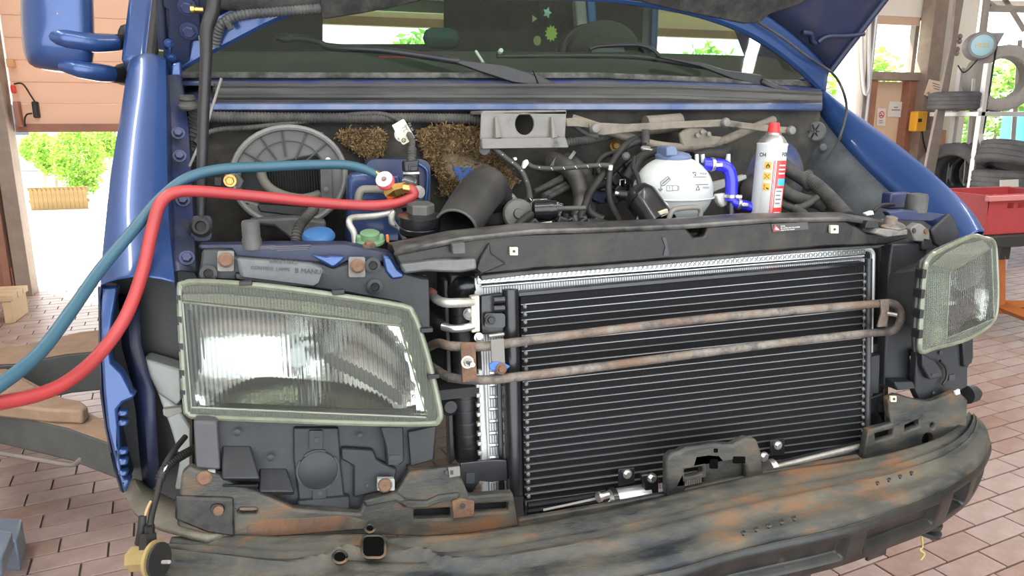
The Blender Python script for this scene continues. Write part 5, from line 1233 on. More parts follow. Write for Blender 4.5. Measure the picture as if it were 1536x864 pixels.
slab('rust_edge', [(370, 790), (400, 780), (520, 774), (552, 782), (548, 793), (500, 797), (430, 803), (372, 806)], ('F', -.0565), .003, mat('rust_crust', (.15, .075, .04), .9, 0, (.05, .045, .04), .5, 14, (.09, .085, .07), .3, 20, bump=.5), fp, bev=.001)
s_ = slab('left_end_plate', [(262, 745), (350, 748), (352, 806), (310, 800), (262, 780)], ('F', -.062), .01, CARRIER, fp, bev=.004)
slab('oval_boss', ell(326, 765, 11, 8, 16), ('F', -.068), .006, CARRIER, s_, bev=.002)
lathe('rusty_bolt', [(.008, 0), (.008, .005), (.004, .006)], PF(328, 765, -.069), FN, RUST, s_, n=10)
# curved dusty gutter at the far left
rows = []
for a, b, c_, Y in (((186, 728), (200, 722), (212, 726), .12), ((192, 752), (212, 742), (228, 738), .08), ((206, 772), (240, 762), (262, 755), .02), ((236, 790), (280, 782), (300, 772), -.03), ((280, 802), (320, 797), (336, 788), -.06), ((310, 810), (340, 803), (350, 798), -.075)):
    rows.append([P(*a, Y-.02), P(*b, Y-.012), P(*c_, Y+.02)])
cols = [cr([V(p) for p in c], 5) for c in zip(*rows)]
grid('bumper_gutter', [list(r) for r in zip(*cols)], mat('dusty_gutter', (.12, .11, .085), .9, 0, (.17, .155, .12), .5, 9, (.03, .032, .03), .2, 12, bump=.4), van, solid=.012, lab='dusty curved gutter at the left end of the bumper beam')
# right cross panel
rpn = slab('front_cross_panel', [(1295, 690), (1303, 645), (1338, 636), (1334, 618), (1333, 598), (1346, 592), (1375, 600), (1395, 603), (1406, 600), (1437, 586), (1452, 600), (1450, 640), (1438, 660), (1412, 682), (1360, 690)], ('F', -.055), .018, BEAM, van,
     holes=[[(1313, 651), (1341, 643), (1340, 655), (1314, 663)], [(1358, 638), (1379, 629), (1379, 640), (1357, 649)], ell(1393, 662, 9, 12, 16), ell(1399, 639, 3.5, 4.5, 10), ell(1421, 660, 5, 6.5, 12)], bev=.004, lab='rusty black cross panel at the right of the condenser')
slab('panel_backing', [(1300, 620), (1440, 600), (1440, 690), (1300, 700)], ('F', .0), .005, BLACK, van, bev=0)
s_ = slab('zinc_tab', rrect(1336, 594, 1345, 603, 1.5), ('F', -.059), .004, CREAM, rpn, bev=.001)
lathe('tab_hole', [(.003, 0), (.003, .001)], PF(1341, 598.5, -.060), FN, INK, s_, n=10)
# right plastic lamp carrier
rc = slab('headlight_carrier', [(1338, 366), (1382, 364), (1392, 372), (1388, 400), (1382, 440), (1378, 528), (1366, 535), (1370, 580), (1346, 584), (1326, 580), (1331, 470), (1334, 400)], ('F', .01), .03, GREYP, van, bev=.004, lab='grey plastic carrier inside the right headlight')
slab('lower_block', [(1342, 573), (1370, 572), (1375, 583), (1345, 586)], ('F', -.02), .03, GREYP, rc, bev=.003)
slab('carrier_clip', [(1368, 408), (1382, 404), (1381, 425), (1366, 425)], ('F', -.01), .02, BLACK, rc, bev=.003)
slab('carrier_clip', [(1360, 470), (1380, 462), (1380, 480), (1360, 484)], ('F', -.01), .02, BLACK, rc, bev=.003)
slab('carrier_tab', [(1397, 345), (1424, 320), (1430, 324), (1440, 348), (1446, 354), (1412, 373), (1402, 366)], ('F', .03), .01, GREYP, van, bev=.004, lab='grey plastic flap above the right headlight')
slab('carrier_tab', [(1384, 356), (1398, 358), (1400, 374), (1384, 376)], ('F', .0), .03, GREYP, van, bev=.003)
slab('carrier_tab', [(1436, 330), (1478, 344), (1472, 352), (1450, 350)], ('F', .06), .03, BLACK, van, bev=.004)
rl = slab('lower_lamp_panel', [(1376, 528), (1440, 514), (1460, 505), (1461, 538), (1452, 552), (1452, 580), (1436, 590), (1404, 604), (1380, 602), (1372, 584)], ('F', -.02), .02, GREYP, van, bev=.004, lab='moulded grey plastic panel under the right headlight')
slab('moulded_step', [(1384, 531), (1402, 540), (1414, 556), (1414, 566), (1395, 570), (1384, 550)], ('F', -.035), .02, GREYP, rl, bev=.003)
slab('slot', [(1398, 561), (1407, 559), (1407, 562), (1398, 564)], ('F', -.0365), .002, INK, rl, bev=0)
slab('slot', [(1424, 563), (1433, 561), (1433, 569), (1424, 571)], ('F', -.024), .004, INK, rl, bev=0)
slab('outer_post', [(1444, 510), (1461, 500), (1459, 545), (1446, 552)], ('F', -.03), .02, BLACK, rl, bev=.004)
tube('cable_loop', [PF(1410, 541, -.03), PF(1419, 552, -.03), PF(1420, 566, -.03), PF(1414, 577, -.03)], .003, BLACK, rl)
lathe('dimple', [(.004, 0), (.004, .001)], PF(1400, 589, -.024), FN, INK, rl, n=10); lathe('dimple', [(.005, 0), (.005, .001)], PF(1411, 529, -.024), FN, INK, rl, n=10)
slab('white_clip', [(1433, 588), (1440, 584), (1441, 591), (1434, 593)], ('F', -.06), .006, PAPER, rl, bev=.001)
a = PF(1450, 592, .0); tube('fog_lamp_plug', [a, PF(1462, 590, -.0), PF(1467, 590, 0)], [.022, .019, .012], GREYP, van, n=14, smoothpath=False, lab='grey lamp plug stub sticking out on the right')
# ---- bumper beam
Bpx = [(258, 806), (350, 803), (430, 806), (520, 802), (600, 806), (700, 802), (780, 790), (940, 760), (1140, 712), (1290, 690), (1380, 668), (1425, 648), (1445, 630), (1452, 618)]
Cpx = [(240, 850), (300, 866), (400, 884), (560, 896), (720, 892), (900, 862), (1000, 846), (1096, 818), (1153, 805), (1268, 780), (1354, 751), (1406, 732), (1440, 712), (1469, 690), (1483, 665), (1483, 648), (1474, 634)]
def arc(pts, n):
    p = cr(pts, 8); L = [0]
    for a, b in zip(p[:-1], p[1:]): L.append(L[-1]+(b-a).length)
    out = []; j = 0
    for i in range(n+1):
        t = L[-1]*i/n
        while j < len(L)-2 and L[j+1] < t: j += 1
        f = (t-L[j])/max(L[j+1]-L[j], 1e-9); out.append(p[j].lerp(p[j+1], min(f, 1)))
    return out
NB = 420
Bc = arc([PZ(x, y, .625) for x, y in Bpx], NB); Cc = arc([PZ(x, y, .60) for x, y in Cpx], NB)
rows = []
random.seed(3)
pits = [(.44, .80), (.47, .83), (.50, .80), (.53, .84), (.555, .82), (.58, .83)]
NV = 26
for j in range(NV+1):
    v = j/NV; r = []
    for i in range(NB+1):
        u = i/NB; p = Bc[i].lerp(Cc[i], v)
        z = .006*math.exp(-((v-.36)/.05)**2)-.006*math.exp(-((v-.26)/.06)**2)+.004*math.exp(-((v-.52)/.04)**2)
        # left bead that jogs upward
        vb = .62-.38*(1/(1+math.exp(-(u-.155)/.012)))+.34*(1/(1+math.exp(-(u-.24)/.012)))
        z += .012*math.exp(-((v-vb)/.07)**2)*(1 if u < .75 else max(0, 1-(u-.75)/.1))
        if v > .9: z -= .012*((v-.9)/.1)**2
        r.append(p+V((0, 0, z)))
    rows.append(r)
bump_ = grid('bumper_beam', rows, BEAM, van, solid=.004, lab='rusty black bumper beam with a broad dusty top ledge')
# front face with recessed panels
def rr_in(u, v, u0, u1, v0, v1, r=.12):
    x = max(u0-u, 0, u-u1); 
    du = min(u-u0, u1-u); dv = min(v-v0, v1-v)
    if du < 0 or dv < 0: return 0
    e = min(du/.006, dv/.14, 1); return e*e*(3-2*e)
rows = []
NF = 18
recs = [(.13, .30, .2, .82), (.33, .44, .2, .82), (.478, .64, .2, .82), (.662, .775, .2, .82), (.80, .845, .15, .85), (.862, .955, .2, .8)]
for j in range(NF+1):
    v = j/NF; r = []
    for i in range(NB+1):
        u = i/NB; p = Cc[i]; t = (Cc[min(i+1, NB)]-Cc[max(i-1, 0)]); t.z = 0; nn = V((t.y, -t.x, 0)).normalized()
        hgt = .085*(1-.25*max(0, (u-.85)/.15))
        q = p+V((0, 0, -.012-v*hgt))-nn*(.012*v*v)
        dp = sum(rr_in(u, v, *rc_) for rc_ in recs)
        dpt = .016 if not (.795 < u < .85) else .035
        q -= nn*(dpt*dp); 
        if v == 0: q += nn*.0
        r.append(q+nn*(.006*math.sin(math.pi*min(v*5, 1)/2)))
    rows.append(r)
# bottom return lip
r = []
for p in rows[-1]: r.append(p+V((0, .05, -.004)))
rows.append(r)
grid('bumper_face', rows, BEAMLOW, van, solid=.003, lab='satin black bumper face with recessed oblong panels')
# under flange pieces
def under(u0, u1, dz0, dz1, back, name='under_flange', m=BEAM):
    i0, i1 = int(u0*NB), int(u1*NB); rws = []
    for dz in (dz0, dz1): rws.append([Cc[i]+V((0, back, dz)) for i in range(i0, i1+1, 4)])
    return grid(name, rws, m, van, solid=.006)
under(.46, .78, -.09, -.135, .05); under(.60, .625, -.09, -.15, .042, 'under_tab'); under(.70, .73, -.09, -.145, .044, 'under_tab')
c = PZ(1395, 783, .50); lathe('bumper_buffer', [(.022, 0), (.03, .004), (.03, .012), (.018, .014), (.018, .02), (.026, .022), (.026, .03), (.01, .034)], c+V((0, .01, -.03)), (.2, -.1, 1), BLACK, van, lab='black rubber buffer under the right of the bumper')
tube('yellow_wire', [c+V((-.02, .0, -.02)), c+V((-.022, -.01, -.045)), c+V((-.03, -.012, -.05)), c+V((-.02, -.015, -.06)), c+V((-.028, -.015, -.072))], .002, mat('yellow_wire', (.42, .33, .10), .6), van)
# holes of the ledge, their shade painted as black discs
def hole(px, py, rx, ry, n=18, z=.635, name='ledge_hole_shade', rect=False):
    f = lambda x, y: PF(x, y, -.155)
    return None
dkh = mat('hole_shade_black', (.001, .001, .001), .95, spec=.1)  # near-black colour stands in for the shade inside holes
def top_hole(pts, lift=.004):
    """black disc laid on the ledge as the shade of a hole, with rim ring"""
    P3 = []
    for x, y in pts:
        d = ray(x, y)
        # nearest ledge point along the ray: intersect with local ledge plane
        P3.append(PZ(x, y, .628))
    c = sum(P3, V((0, 0, 0)))/len(P3)
    o = slab3('ledge_hole_shade', [[p+V((0, 0, lift)) for p in P3]], V((0, 0, -.004)), dkh, bump_, bev=0)
    bm = bmesh.new(); ring = [p+V((0, 0, lift)) for p in P3]; tube_bm(bm, ring+[ring[0], ring[1]], .0022, 6, cap=False)
    link('hole_rim', bm2me(bm, 'rim'), BEAM, bump_)
top_hole(ell(555, 796, 7, 6, 14)); top_hole(rrect(543, 807, 578, 840, 9, 4)); top_hole(ell(510, 839, 11, 9, 16)); [top_hole(ell(1115+19*k, 802-5.5*k, 2.4, 2.0, 8)) for k in range(5)]; [top_hole(ell(1316+17*k, 727-5*k, 1.6, 1.3, 8)) for k in range(4)]
# centre catch post
cp = slab('catch_post', [(1000, 745), (1000, 690), (1008, 680), (1020, 678), (1030, 672), (1072, 666), (1100, 668), (1120, 657), (1136, 660), (1143, 680), (1146, 718), (1122, 728), (1120, 700), (1110, 690), (1060, 700), (1058, 716), (1030, 722), (1028, 742)], ('F', -.095), .02, BEAM, van, bev=.006, holes=[[(1027, 705), (1055, 700), (1055, 712), (1028, 718)]], lab='rusty black catch bracket standing on the bumper beam')
s_ = slab('inner_plate', [(1056, 690), (1120, 676), (1130, 724), (1056, 740)], ('F', -.075), .01, BEAM, cp, bev=.002)
for q in ((1071, 696, 6, 7), (1074, 676, 3, 3), (1109, 690, 9, 5)): slab('square_hole', rrect(q[0]-q[2], q[1]-q[3], q[0]+q[2], q[1]+q[3], 1), ('F', -.096), .002, dkh, cp, bev=0)
slab('slot', rrect(1062, 742, 1079, 752, 4), ('F', -.105), .002, dkh, cp, bev=0)
slab('catch_foot', [(1000, 740), (1060, 726), (1150, 708), (1290, 684), (1292, 694), (1150, 722), (1060, 745), (940, 768), (780, 796), (778, 780), (940, 752)], ('F', -.085), .012, BEAM, van, bev=.003, lab='rusty flange below the condenser')
# fog lamp plug hanging at the lower left
fg = thing('lamp_socket', P(222, 858, -.1), None, None); fg['label'] = 'yellowed bulb socket hanging by its wires at the lower left'
fg.parent = van; fg.matrix_parent_inverse = world_of(van).inverted()
AMB = mat('yellowed_nylon', (.32, .24, .10), .5, 0, (.25, .18, .07), .5, 9)
a = P(212, 834, -.14); b = P(240, 840, -.16)
tube('socket_body', [P(203, 838, -.12), P(232, 836, -.15)], .020, AMB, fg, n=8, smoothpath=False, smooth=False)
lathe('socket_flange', [(.024, 0), (.030, .003), (.030, .008), (.024, .011)], P(228, 840, -.15), (1, -.5, .1), AMB, fg)
lathe('socket_seal', [(.027, 0), (.027, .004)], P(237, 841, -.165), (1, -.5, .1), RUBBER, fg)
tube('connector', [P(222, 800, -.13), P(222, 824, -.14)], [.012, .013], BLACK, fg, n=4, smoothpath=False, smooth=False)
tube('connector_cap', [P(224, 788, -.13), P(224, 800, -.13)], .008, BLACK, fg, n=8, smoothpath=False)
tube('terminal', [P(244, 843, -.18), P(254, 843, -.19)], .003, ALUD, fg, n=8, smoothpath=False)
tube('wire', [P(278, 655, .02), P(258, 680, -.02), P(244, 706, -.05), P(236, 740, -.08), P(228, 770, -.11), P(225, 790, -.13)], .005, RUBBER, fg)
tube('wire_sleeve', [P(290, 674, .02), P(262, 690, -.02), P(246, 705, -.05), P(240, 720, -.06)], .008, RUBBER, fg, corr=(.006, .14))
tube('wire', [P(226, 752, -.10), P(219, 768, -.115), P(215, 790, -.12), P(213, 800, -.12)], .0022, mat('tan_wire', (.4, .26, .12), .6), fg)
tube('wire_sleeve', [P(214, 774, -.12), P(212, 795, -.125), P(208, 815, -.12)], .006, RUBBER, fg)
slab('tape_mark', [(246, 703), (251, 699), (248, 705), (245, 708)], ('Y', -.06), .004, PAPER, fg, bev=0)
# ================================================================== THE VAN : ENGINE BAY
CONDUIT = mat('dusty_conduit', (.03, .03, .03), .7, 0, (.085, .08, .072), .5, 14)
# lower engine castings
for nm, q, sz, lab in (('cylinder_head_cover', (820, 345, .26), (.46, .22, .16), 'dark engine cover low in the bay'), ('gearbox_housing', (1120, 350, .30), (.34, .24, .14), 'dark gearbox housing low in the bay'), ('battery_tray', (430, 350, .30), (.34, .22, .12), 'dark tray under the blower housing')):
    c = P(*q); box(nm, (c.x, c.y+.02, c.z-.10), sz, BLACK, van, bev=.02, lab=lab)
# ---- blower housing
YBL = .40
bp = lambda x, y, d=0.0: P(x, y, YBL+d)
outer = ell(433, 264, 85, 73, 44)
hole_ = [(361, 262), (366, 256), (440, 240), (455, 236), (474, 233), (480, 238), (482, 300), (470, 312), (388, 306), (364, 300)]
PGREY = mat('blower_grey', (.075, .076, .075), .55, 0, (.105, .104, .098), .5, 8, bump=.1)
bl = slab('blower_housing', outer, ('Y', YBL), .05, PGREY, van, holes=[hole_], bev=.004, lab='round grey blower housing on the left of the firewall')
ring = [bp(*q, -.006) for q in outer]
bm = bmesh.new(); tube_bm(bm, ring+[ring[0], ring[1]], .0065, 8, cap=False); link('outer_rim', bm2me(bm, 'r'), mat('rim_grey', (.13, .13, .125), .5, 0, (.17, .167, .155), .5, 10), bl)
for a_, r0, r1 in ((-148, .42, .97), (-122, .40, .97), (-97, .40, .97), (-70, .36, .97), (-45, .40, .97)):
    t = math.radians(a_); p0, p1 = [bp(433+85*r*math.cos(t), 264+73*r*math.sin(t), -.004) for r in (r0, r1)]
    tube('rib', [p0, p1], .0022, mat('rib_dark', (.05, .05, .05), .7) if a_ == -148 else bpy.data.materials['rib_dark'], bl, n=6, smoothpath=False)
arcp = [bp(433+85*.66*math.cos(math.radians(t)), 264+73*.72*math.sin(math.radians(t)), -.004) for t in range(-165, -20, 12)]
tube('rib', arcp, .0014, bpy.data.materials['rib_dark'], bl, n=6)
# rotor behind the opening
slab('rotor_back', ell(433, 268, 74, 52, 30), ('Y', YBL+.085), .01, BLACK, bl, bev=0)
for k in range(22):
    x = 400+4*k; tube('rotor_vane', [bp(x-2, 244, .05), bp(x+2, 296, .055)], .0028, RUBBER, bl, n=6, smoothpath=False)
tube('scroll_rim', [bp(396, 250, .02), bp(392, 262, .018), bp(402, 280, .015), bp(425, 293, .012), bp(455, 298, .012), bp(480, 292, .02)], .011, mat('scroll_beige', (.13, .122, .10), .7), bl, n=12, flat=1.0) if False else tube('scroll_rim', [bp(396, 250, .02), bp(392, 262, .018), bp(402, 280, .015), bp(425, 293, .012), bp(455, 298, .012), bp(480, 292, .02)], .011, mat('scroll_beige', (.13, .122, .10), .7), bl, n=12)
slab('cross_strap', [(480, 246), (497, 244), (499, 300), (482, 302)], ('Y', YBL-.012), .012, DUSTP, bl, bev=.002)
for q in ((492, 240), (489, 284)): lathe('strap_screw', [(.006, 0), (.006, .003), (.003, .004)], bp(*q, -.014), (0, -1, 0), ALUD if q[1] < 250 else PGREY, bl, n=12)
slab('mount_lug', [(336, 262), (342, 257), (356, 260), (366, 272), (360, 284), (345, 285), (336, 278)], ('Y', YBL-.01), .02, DUSTP, bl, bev=.003)
bolt(bp(345, 271, -.012), (0, -1, 0), .009, BRASS, bl)
for q in ((327, 272), (480, 204)):
    s_ = slab('clip_square', rrect(q[0]-5, q[1]-6, q[0]+5, q[1]+6, 1), ('Y', .45), .006, DUSTP, van, bev=.001)
slab('lower_ledge', [(388, 306), (476, 312), (478, 328), (390, 318), (386, 310)], ('Y', YBL-.008), .03, BLACK, bl, bev=.003)
slab('duct_lip', [(372, 330), (440, 326), (490, 332), (486, 360), (440, 362), (428, 352), (412, 340), (385, 338)], ('Y', YBL-.05), .06, DUSTP, bl, bev=.006)
tube('breather_hose', [(472, 312, .33), (460, 326, .30), (448, 342, .27), (443, 364, .25)], .011, CONDUIT, van, corr=(.007, .16), lab='short ribbed hose beside the blue cap')
# ---- caps and buffers at the front edge
lathe('rubber_stop', [(.0165, -.01), (.0165, .006), (.015, .009), (.015, .034), (.0135, .038), (.004, .039)], P(378, 364, .05), (0, -.05, 1), DUSTP, van, lab='grey rubber hood stop on the blue panel')
cap = lathe('washer_cap', [(.020, -.014), (.024, -.010), (.030, .0), (.030, .004), (.026, .010), (.012, .014), (.002, .015)], P(478, 356, .11), (-.05, -.30, 1), CAPBLUE, van, n=32, lab='blue screen-wash reservoir cap')
for k in range(10): pass
lathe('cap_neck', [(.022, -.03), (.024, 0)], P(478, 362, .115), (-.05, -.30, 1), CREAM, cap)
gc = lathe('fluid_cap', [(.024, 0), (.027, .002), (.027, .006), (.018, .008), (.018, .020), (.015, .022), (.002, .022)], P(555, 364, .10), (0, -.25, 1), CAPGREEN, van, n=32, lab='green steering-fluid cap')
box('cap_grip', P(555, 357, .098), (.052, .014, .015), CAPGREEN, gc, bev=.004)
slab('orange_clip', [(579, 352), (583, 352), (584, 364), (580, 364)], ('Y', .11), .004, ORANGEB, van, bev=.001)
bolt(P(554, 368, .02), (0, -.2, 1), .008, RUST, van, name='rusty_nut'); bolt(P(601, 371, .02), (0, -.2, 1), .008, RUST, van, name='rusty_nut')
# ---- blue body boxes behind the valve
bx_ = slab('blue_chassis_box', rrect(548, 239, 646, 312, 14, 5), ('Y', .40), .05, BLUE_D, van, bev=.008, lab='dusty blue body box behind the brass valve')
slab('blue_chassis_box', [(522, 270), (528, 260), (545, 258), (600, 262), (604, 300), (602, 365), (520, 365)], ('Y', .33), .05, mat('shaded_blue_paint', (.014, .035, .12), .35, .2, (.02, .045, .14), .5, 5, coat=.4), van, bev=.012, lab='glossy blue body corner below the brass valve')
tube('box_edge', [P(628, 246, .39), P(640, 256, .39), P(641, 280, .39), P(637, 310, .39)], .004, BLUE, bx_)
# sensor with connector and tag
sn = tube('pressure_sensor', [P(618, 296, .24), P(617, 262, .26)], .0165, BLACK, van, n=20, smoothpath=False, lab='black cylindrical pressure sensor with connector')
lathe('white_ring', [(.0172, 0), (.0172, .004)], P(617, 261, .26), (0, .05, 1), PAPER, sn)
slab('connector', [(606, 242), (629, 240), (628, 257), (606, 258)], ('Y', .24), .03, BLACK, sn, bev=.003)
slab('connector_tab', [(613, 247), (627, 246), (627, 249), (616, 250), (616, 256), (613, 256)], ('Y', .237), .004, GREYP, sn, bev=.001)
tube('connector_neck', [P(617, 244, .255), P(618, 222, .27)], .010, CONDUIT, sn, n=12, corr=(.006, .15))
tube('sensor_cable', [(618, 224, .27), (618, 210, .32), (610, 196, .40), (604, 188, .44), (594, 178, .46), (570, 171, .47), (530, 172, .47), (470, 180, .475), (410, 188, .47), (370, 192, .47), (335, 194, .46), (310, 200, .45), (292, 214, .44)], .0065, CONDUIT, van, corr=(.005, .15), lab='thin ribbed cable crossing the firewall')
lathe('silver_nut', [(.012, 0), (.014, .004), (.012, .012)], P(625, 288, .22), (.6, -1, 0), ALUD, van, n=14)
lathe('black_badge', [(.016, 0), (.017, .003), (.014, .004)], P(614, 275, .235), (.25, -1, .5), BLACKG, van, n=24)
g = lathe('round_grommet', [(.0165, 0), (.0165, .005), (.014, .006)], P(602, 202, .45), (0, -1, 0), PAPER, van, n=20, lab='white round grommet half hidden by the tag')
for a0, b0 in (((595, 198), (600, 204)), ((600, 204), (607, 208)), ((600, 204), (598, 209))): tube('grommet_slot', [P(*a0, .443), P(*b0, .443)], .002, INK, g, n=6, smoothpath=False)
tg = slab('cable_tag', [(588, 188), (604.5, 178.5), (606.5, 179.5), (622, 206), (621, 208.5), (606, 217), (603, 216)], ('Y', .365), .0015, mat('tag_cream', (.66, .61, .47), .6), van, bev=0, smooth=False, lab='cream cable tag with printed code')
xd = P(617, 206, .36)-P(605, 184, .36)
for k, s in enumerate(('TL 8251', 'Plastic', 'PA 66', )):
    text('tag_print', s, P(601.5+5*k, 190-2.5*k, .3635), xd, RT*.6+V((0, 0, .5)), .014 if k == 0 else .008, INKG, tg, ext=.0001)
bm = bmesh.new(); tube_bm(bm, [P(605.5+3*math.cos(t), 210.5+3*math.sin(t), .3635) for t in [2*math.pi*i/16 for i in range(18)]], .0006, 4, cap=False); link('tag_emblem_ring', bm2me(bm, 'e'), INK, tg)
for pts in (((603.5, 208.5), (605.5, 211), (607.5, 208.5)), ((603, 211), (604.5, 213), (605.5, 211), (606.5, 213), (608, 211))):
    tube('tag_emblem_stroke', [P(*q, .3635) for q in pts], .0005, INK, tg, n=4, smoothpath=False)
# long conduits on the firewall
tube('firewall_conduit', [(300, 175, .47), (380, 176, .475), (480, 177, .475), (600, 177, .475), (690, 178, .475), (722, 180, .47)], .0125, CONDUIT, van, corr=(.007, .13), lab='thick ribbed conduit running below the cowl lip')
tube('firewall_conduit', [(846, 214, .44), (880, 210, .44), (905, 205, .445), (935, 196, .46)], .012, CONDUIT, van, corr=(.007, .13), lab='short ribbed conduit right of the grey bracket')
# ---- insulation fibre
def inside(x, y, poly):
    c = False; j = len(poly)-1
    for i in range(len(poly)):
        xi, yi = poly[i]; xj, yj = poly[j]
        if (yi > y) != (yj > y) and x < (xj-xi)*(y-yi)/(yj-yi)+xi: c = not c
        j = i
    return c
def fibre(name, poly, holes, Y, n, lab):
    xs = [q[0] for q in poly]; ys = [q[1] for q in poly]
    rg = random.Random(5)
    bm = bmesh.new(); step = 3.0
    vmap = {}
    nx, ny = int((max(xs)-min(xs))/step)+1, int((max(ys)-min(ys))/step)+1
    for i in range(nx+1):
        for j in range(ny+1):
            x, y = min(xs)+i*step, min(ys)+j*step
            if inside(x, y, poly) and not any(inside(x, y, h) for h in holes):
                vmap[i, j] = bm.verts.new(P(x+rg.uniform(-1, 1), y+rg.uniform(-1, 1), Y-rg.uniform(0, .018)))
    for (i, j) in list(vmap):
        k = [(i, j), (i+1, j), (i+1, j+1), (i, j+1)]
        if all(q in vmap for q in k): bm.faces.new([vmap[q] for q in k])
    o = link(name, bm2me(bm, name), FIBRE, van, solid=.006, lab=lab)
    bm = bmesh.new(); cnt = 0
    while cnt < n:
        x, y = rg.uniform(min(xs)-2, max(xs)+2), rg.uniform(min(ys)-2, max(ys)+2)
        if not inside(x, y, poly): continue
        if any(inside(x, y, h) for h in holes) and rg.random() < .85: continue
        cnt += 1; a = rg.uniform(0, 6.28); L = rg.uniform(3, 9); x0, y0 = x, y
        p = []
        for s in range(4):
            p.append(P(x0, y0, Y-.010-rg.uniform(0, .016))); a += rg.uniform(-.9, .9); x0 += L/3*math.cos(a); y0 += L/3*math.sin(a)
        tube_bm(bm, p, rg.uniform(.0006, .0012), 3, cap=False)
    st_ = link('fibres', bm2me(bm, 'f'), FIBRE, o, kind='stuff')
    return o
fibre('insulation_patch', [(506, 203), (522, 194), (545, 196), (562, 193), (577, 198), (579, 214), (574, 234), (556, 242), (540, 232), (520, 220), (510, 213)], [], .485, 900, 'torn brown fibre insulation between blower and tag')
fibre('insulation_patch', [(624, 196), (640, 190), (680, 184), (718, 192), (734, 214), (738, 232), (762, 252), (780, 268), (768, 284), (740, 291), (706, 288), (690, 276), (676, 294), (660, 296), (655, 262), (640, 240), (628, 216)], [[(662, 228), (700, 232), (742, 252), (740, 268), (700, 272), (680, 268), (668, 250)]], .485, 1900, 'torn brown fibre insulation beside the grey bracket')
slab('exposed_backing', [(655, 225), (705, 228), (750, 250), (748, 275), (700, 280), (676, 276), (662, 250)], ('Y', .488), .006, FIBREB, van, bev=.002, lab='pale torn backing where the insulation has come off')
slab('bare_blue_metal', [(680, 250), (705, 252), (708, 250), (710, 270), (686, 272)], ('Y', .484), .003, mat('bare_blue', (.03, .13, .42), .5), van, bev=.001, lab='bare blue metal showing through the torn insulation')
slab('bare_blue_metal', [(722, 254), (736, 256), (742, 262), (722, 266), (718, 258)], ('Y', .484), .003, bpy.data.materials['bare_blue'], van, bev=.001)
# ---- grey bracket with round hole
bk = slab('latch_bracket', [(722, 168), (850, 166), (848, 207), (852, 222), (726, 223), (720, 208)], ('Y', .36), .006, STEELD, van, holes=[ell(787, 186, 14, 16.5, 24)], bev=.002, lab='dirty grey latch bracket with round hole under the cowl')
slab('bracket_lip', [(722, 208), (849, 206), (854, 221), (722, 223)], ('Y', .345), .012, STEELD, bk, bev=.003)
for x in (744, 828): tube('pressed_flute', [P(x, 176, .355), P(x+3, 207, .348)], [.004, .009], STEELD, bk, n=8, smoothpath=False)
slab('bracket_box', [(724, 166), (850, 165), (850, 172), (724, 172)], ('Y', .36), .12, STEELD, bk, bev=.002)
lathe('plastic_wheel', [(.013, 0), (.013, .005), (.009, .006)], P(726, 224, .36), (0, -1, .1), DUSTP, van, n=16)
for k in range(4): box('wheel_spoke', P(726, 224, .352), (.020, .003, .003), BLACK, van, rot=Matrix.Rotation(k*math.pi/4, 3, 'Y'), bev=0) if k < 1 else None
# ---- wiper linkage
lk = tube('wiper_linkage', [(858, 178, .45), (895, 190, .43), (935, 204, .42), (985, 218, .41), (1030, 222, .41), (1062, 220, .41), (1090, 209, .42), (1130, 192, .44), (1160, 180, .46)], .0115, TAN, van, n=14, lab='dusty beige wiper linkage tube below the cowl')
lb_ = slab('link_bar', [(884, 186), (900, 184), (940, 186), (1000, 183), (1060, 180), (1086, 179), (1120, 184), (1192, 192), (1192, 201), (1160, 199), (1090, 190), (1010, 193), (940, 199), (905, 203), (886, 200)], ('Y', .395), .008, TAN, lk, bev=.002)
for q in ((893, 193), (1089, 184), (1187, 196)): lathe('pivot', [(.012, -.006), (.013, 0), (.010, .006), (.005, .008), (.002, .008)], P(q[0], q[1], .388), (0, -1, .15), STEELD, lk, n=18)
slab('link_bar', [(848, 178), (866, 176), (900, 184), (896, 194), (866, 190), (850, 190)], ('Y', .42), .012, TAN, lk, bev=.003)
tube('wiper_motor', [P(968, 188, .47), P(1020, 184, .47)], .024, TAN, van, n=20, smoothpath=False, lab='dusty wiper motor behind the linkage')
slab('motor_plate', [(1020, 200), (1034, 190), (1056, 192), (1070, 204), (1084, 205), (1076, 218), (1030, 226), (1022, 214)], ('Y', .40), .012, TAN, lk, bev=.004)
for q in ((1052, 198), (1062, 201), (1045, 203)): lathe('plate_bolt', [(.006, 0), (.006, .006)], P(q[0], q[1], .395), (0, -1, .1), STEELD, lk, n=6)
tube('link_arm', [P(860, 186, .44), P(880, 200, .44), P(898, 205, .43)], .008, DUSTP, lk)
bolt(P(922, 218, .47), (0, -1, 0), .010, BRASS, van, name='brass_bolt')
# ---- open intake hose
DUCT = mat('duct_rubber', (.02, .02, .021), .5, 0, (.05, .048, .045), .5, 5, (.10, .09, .08), .1, 12)
pth = [P(*q) for q in ((684, 344, .10), (694, 328, .135), (708, 306, .19), (722, 288, .24), (731, 282, .285), (740, 300, .33), (744, 330, .34))]
p3 = cr(pth, 6)
bm = bmesh.new(); tube_bm(bm, p3, [.041+.003*min(i/12, 1) for i in range(len(p3))], 28, cap=False)
dh = link('intake_hose', bm2me(bm, 'h'), DUCT, van, solid=.004, lab='black open-ended intake hose rising from the front carrier')
t = (p3[1]-p3[0]).normalized(); a_, u_, v_ = axes(t)
bm = bmesh.new(); rg_ = [p3[0]+(u_*math.cos(k*2*math.pi/28)+v_*math.sin(k*2*math.pi/28))*.042 for k in range(30)]; tube_bm(bm, rg_, .0028, 8, cap=False); link('hose_lip', bm2me(bm, 'l'), DUSTP, dh)
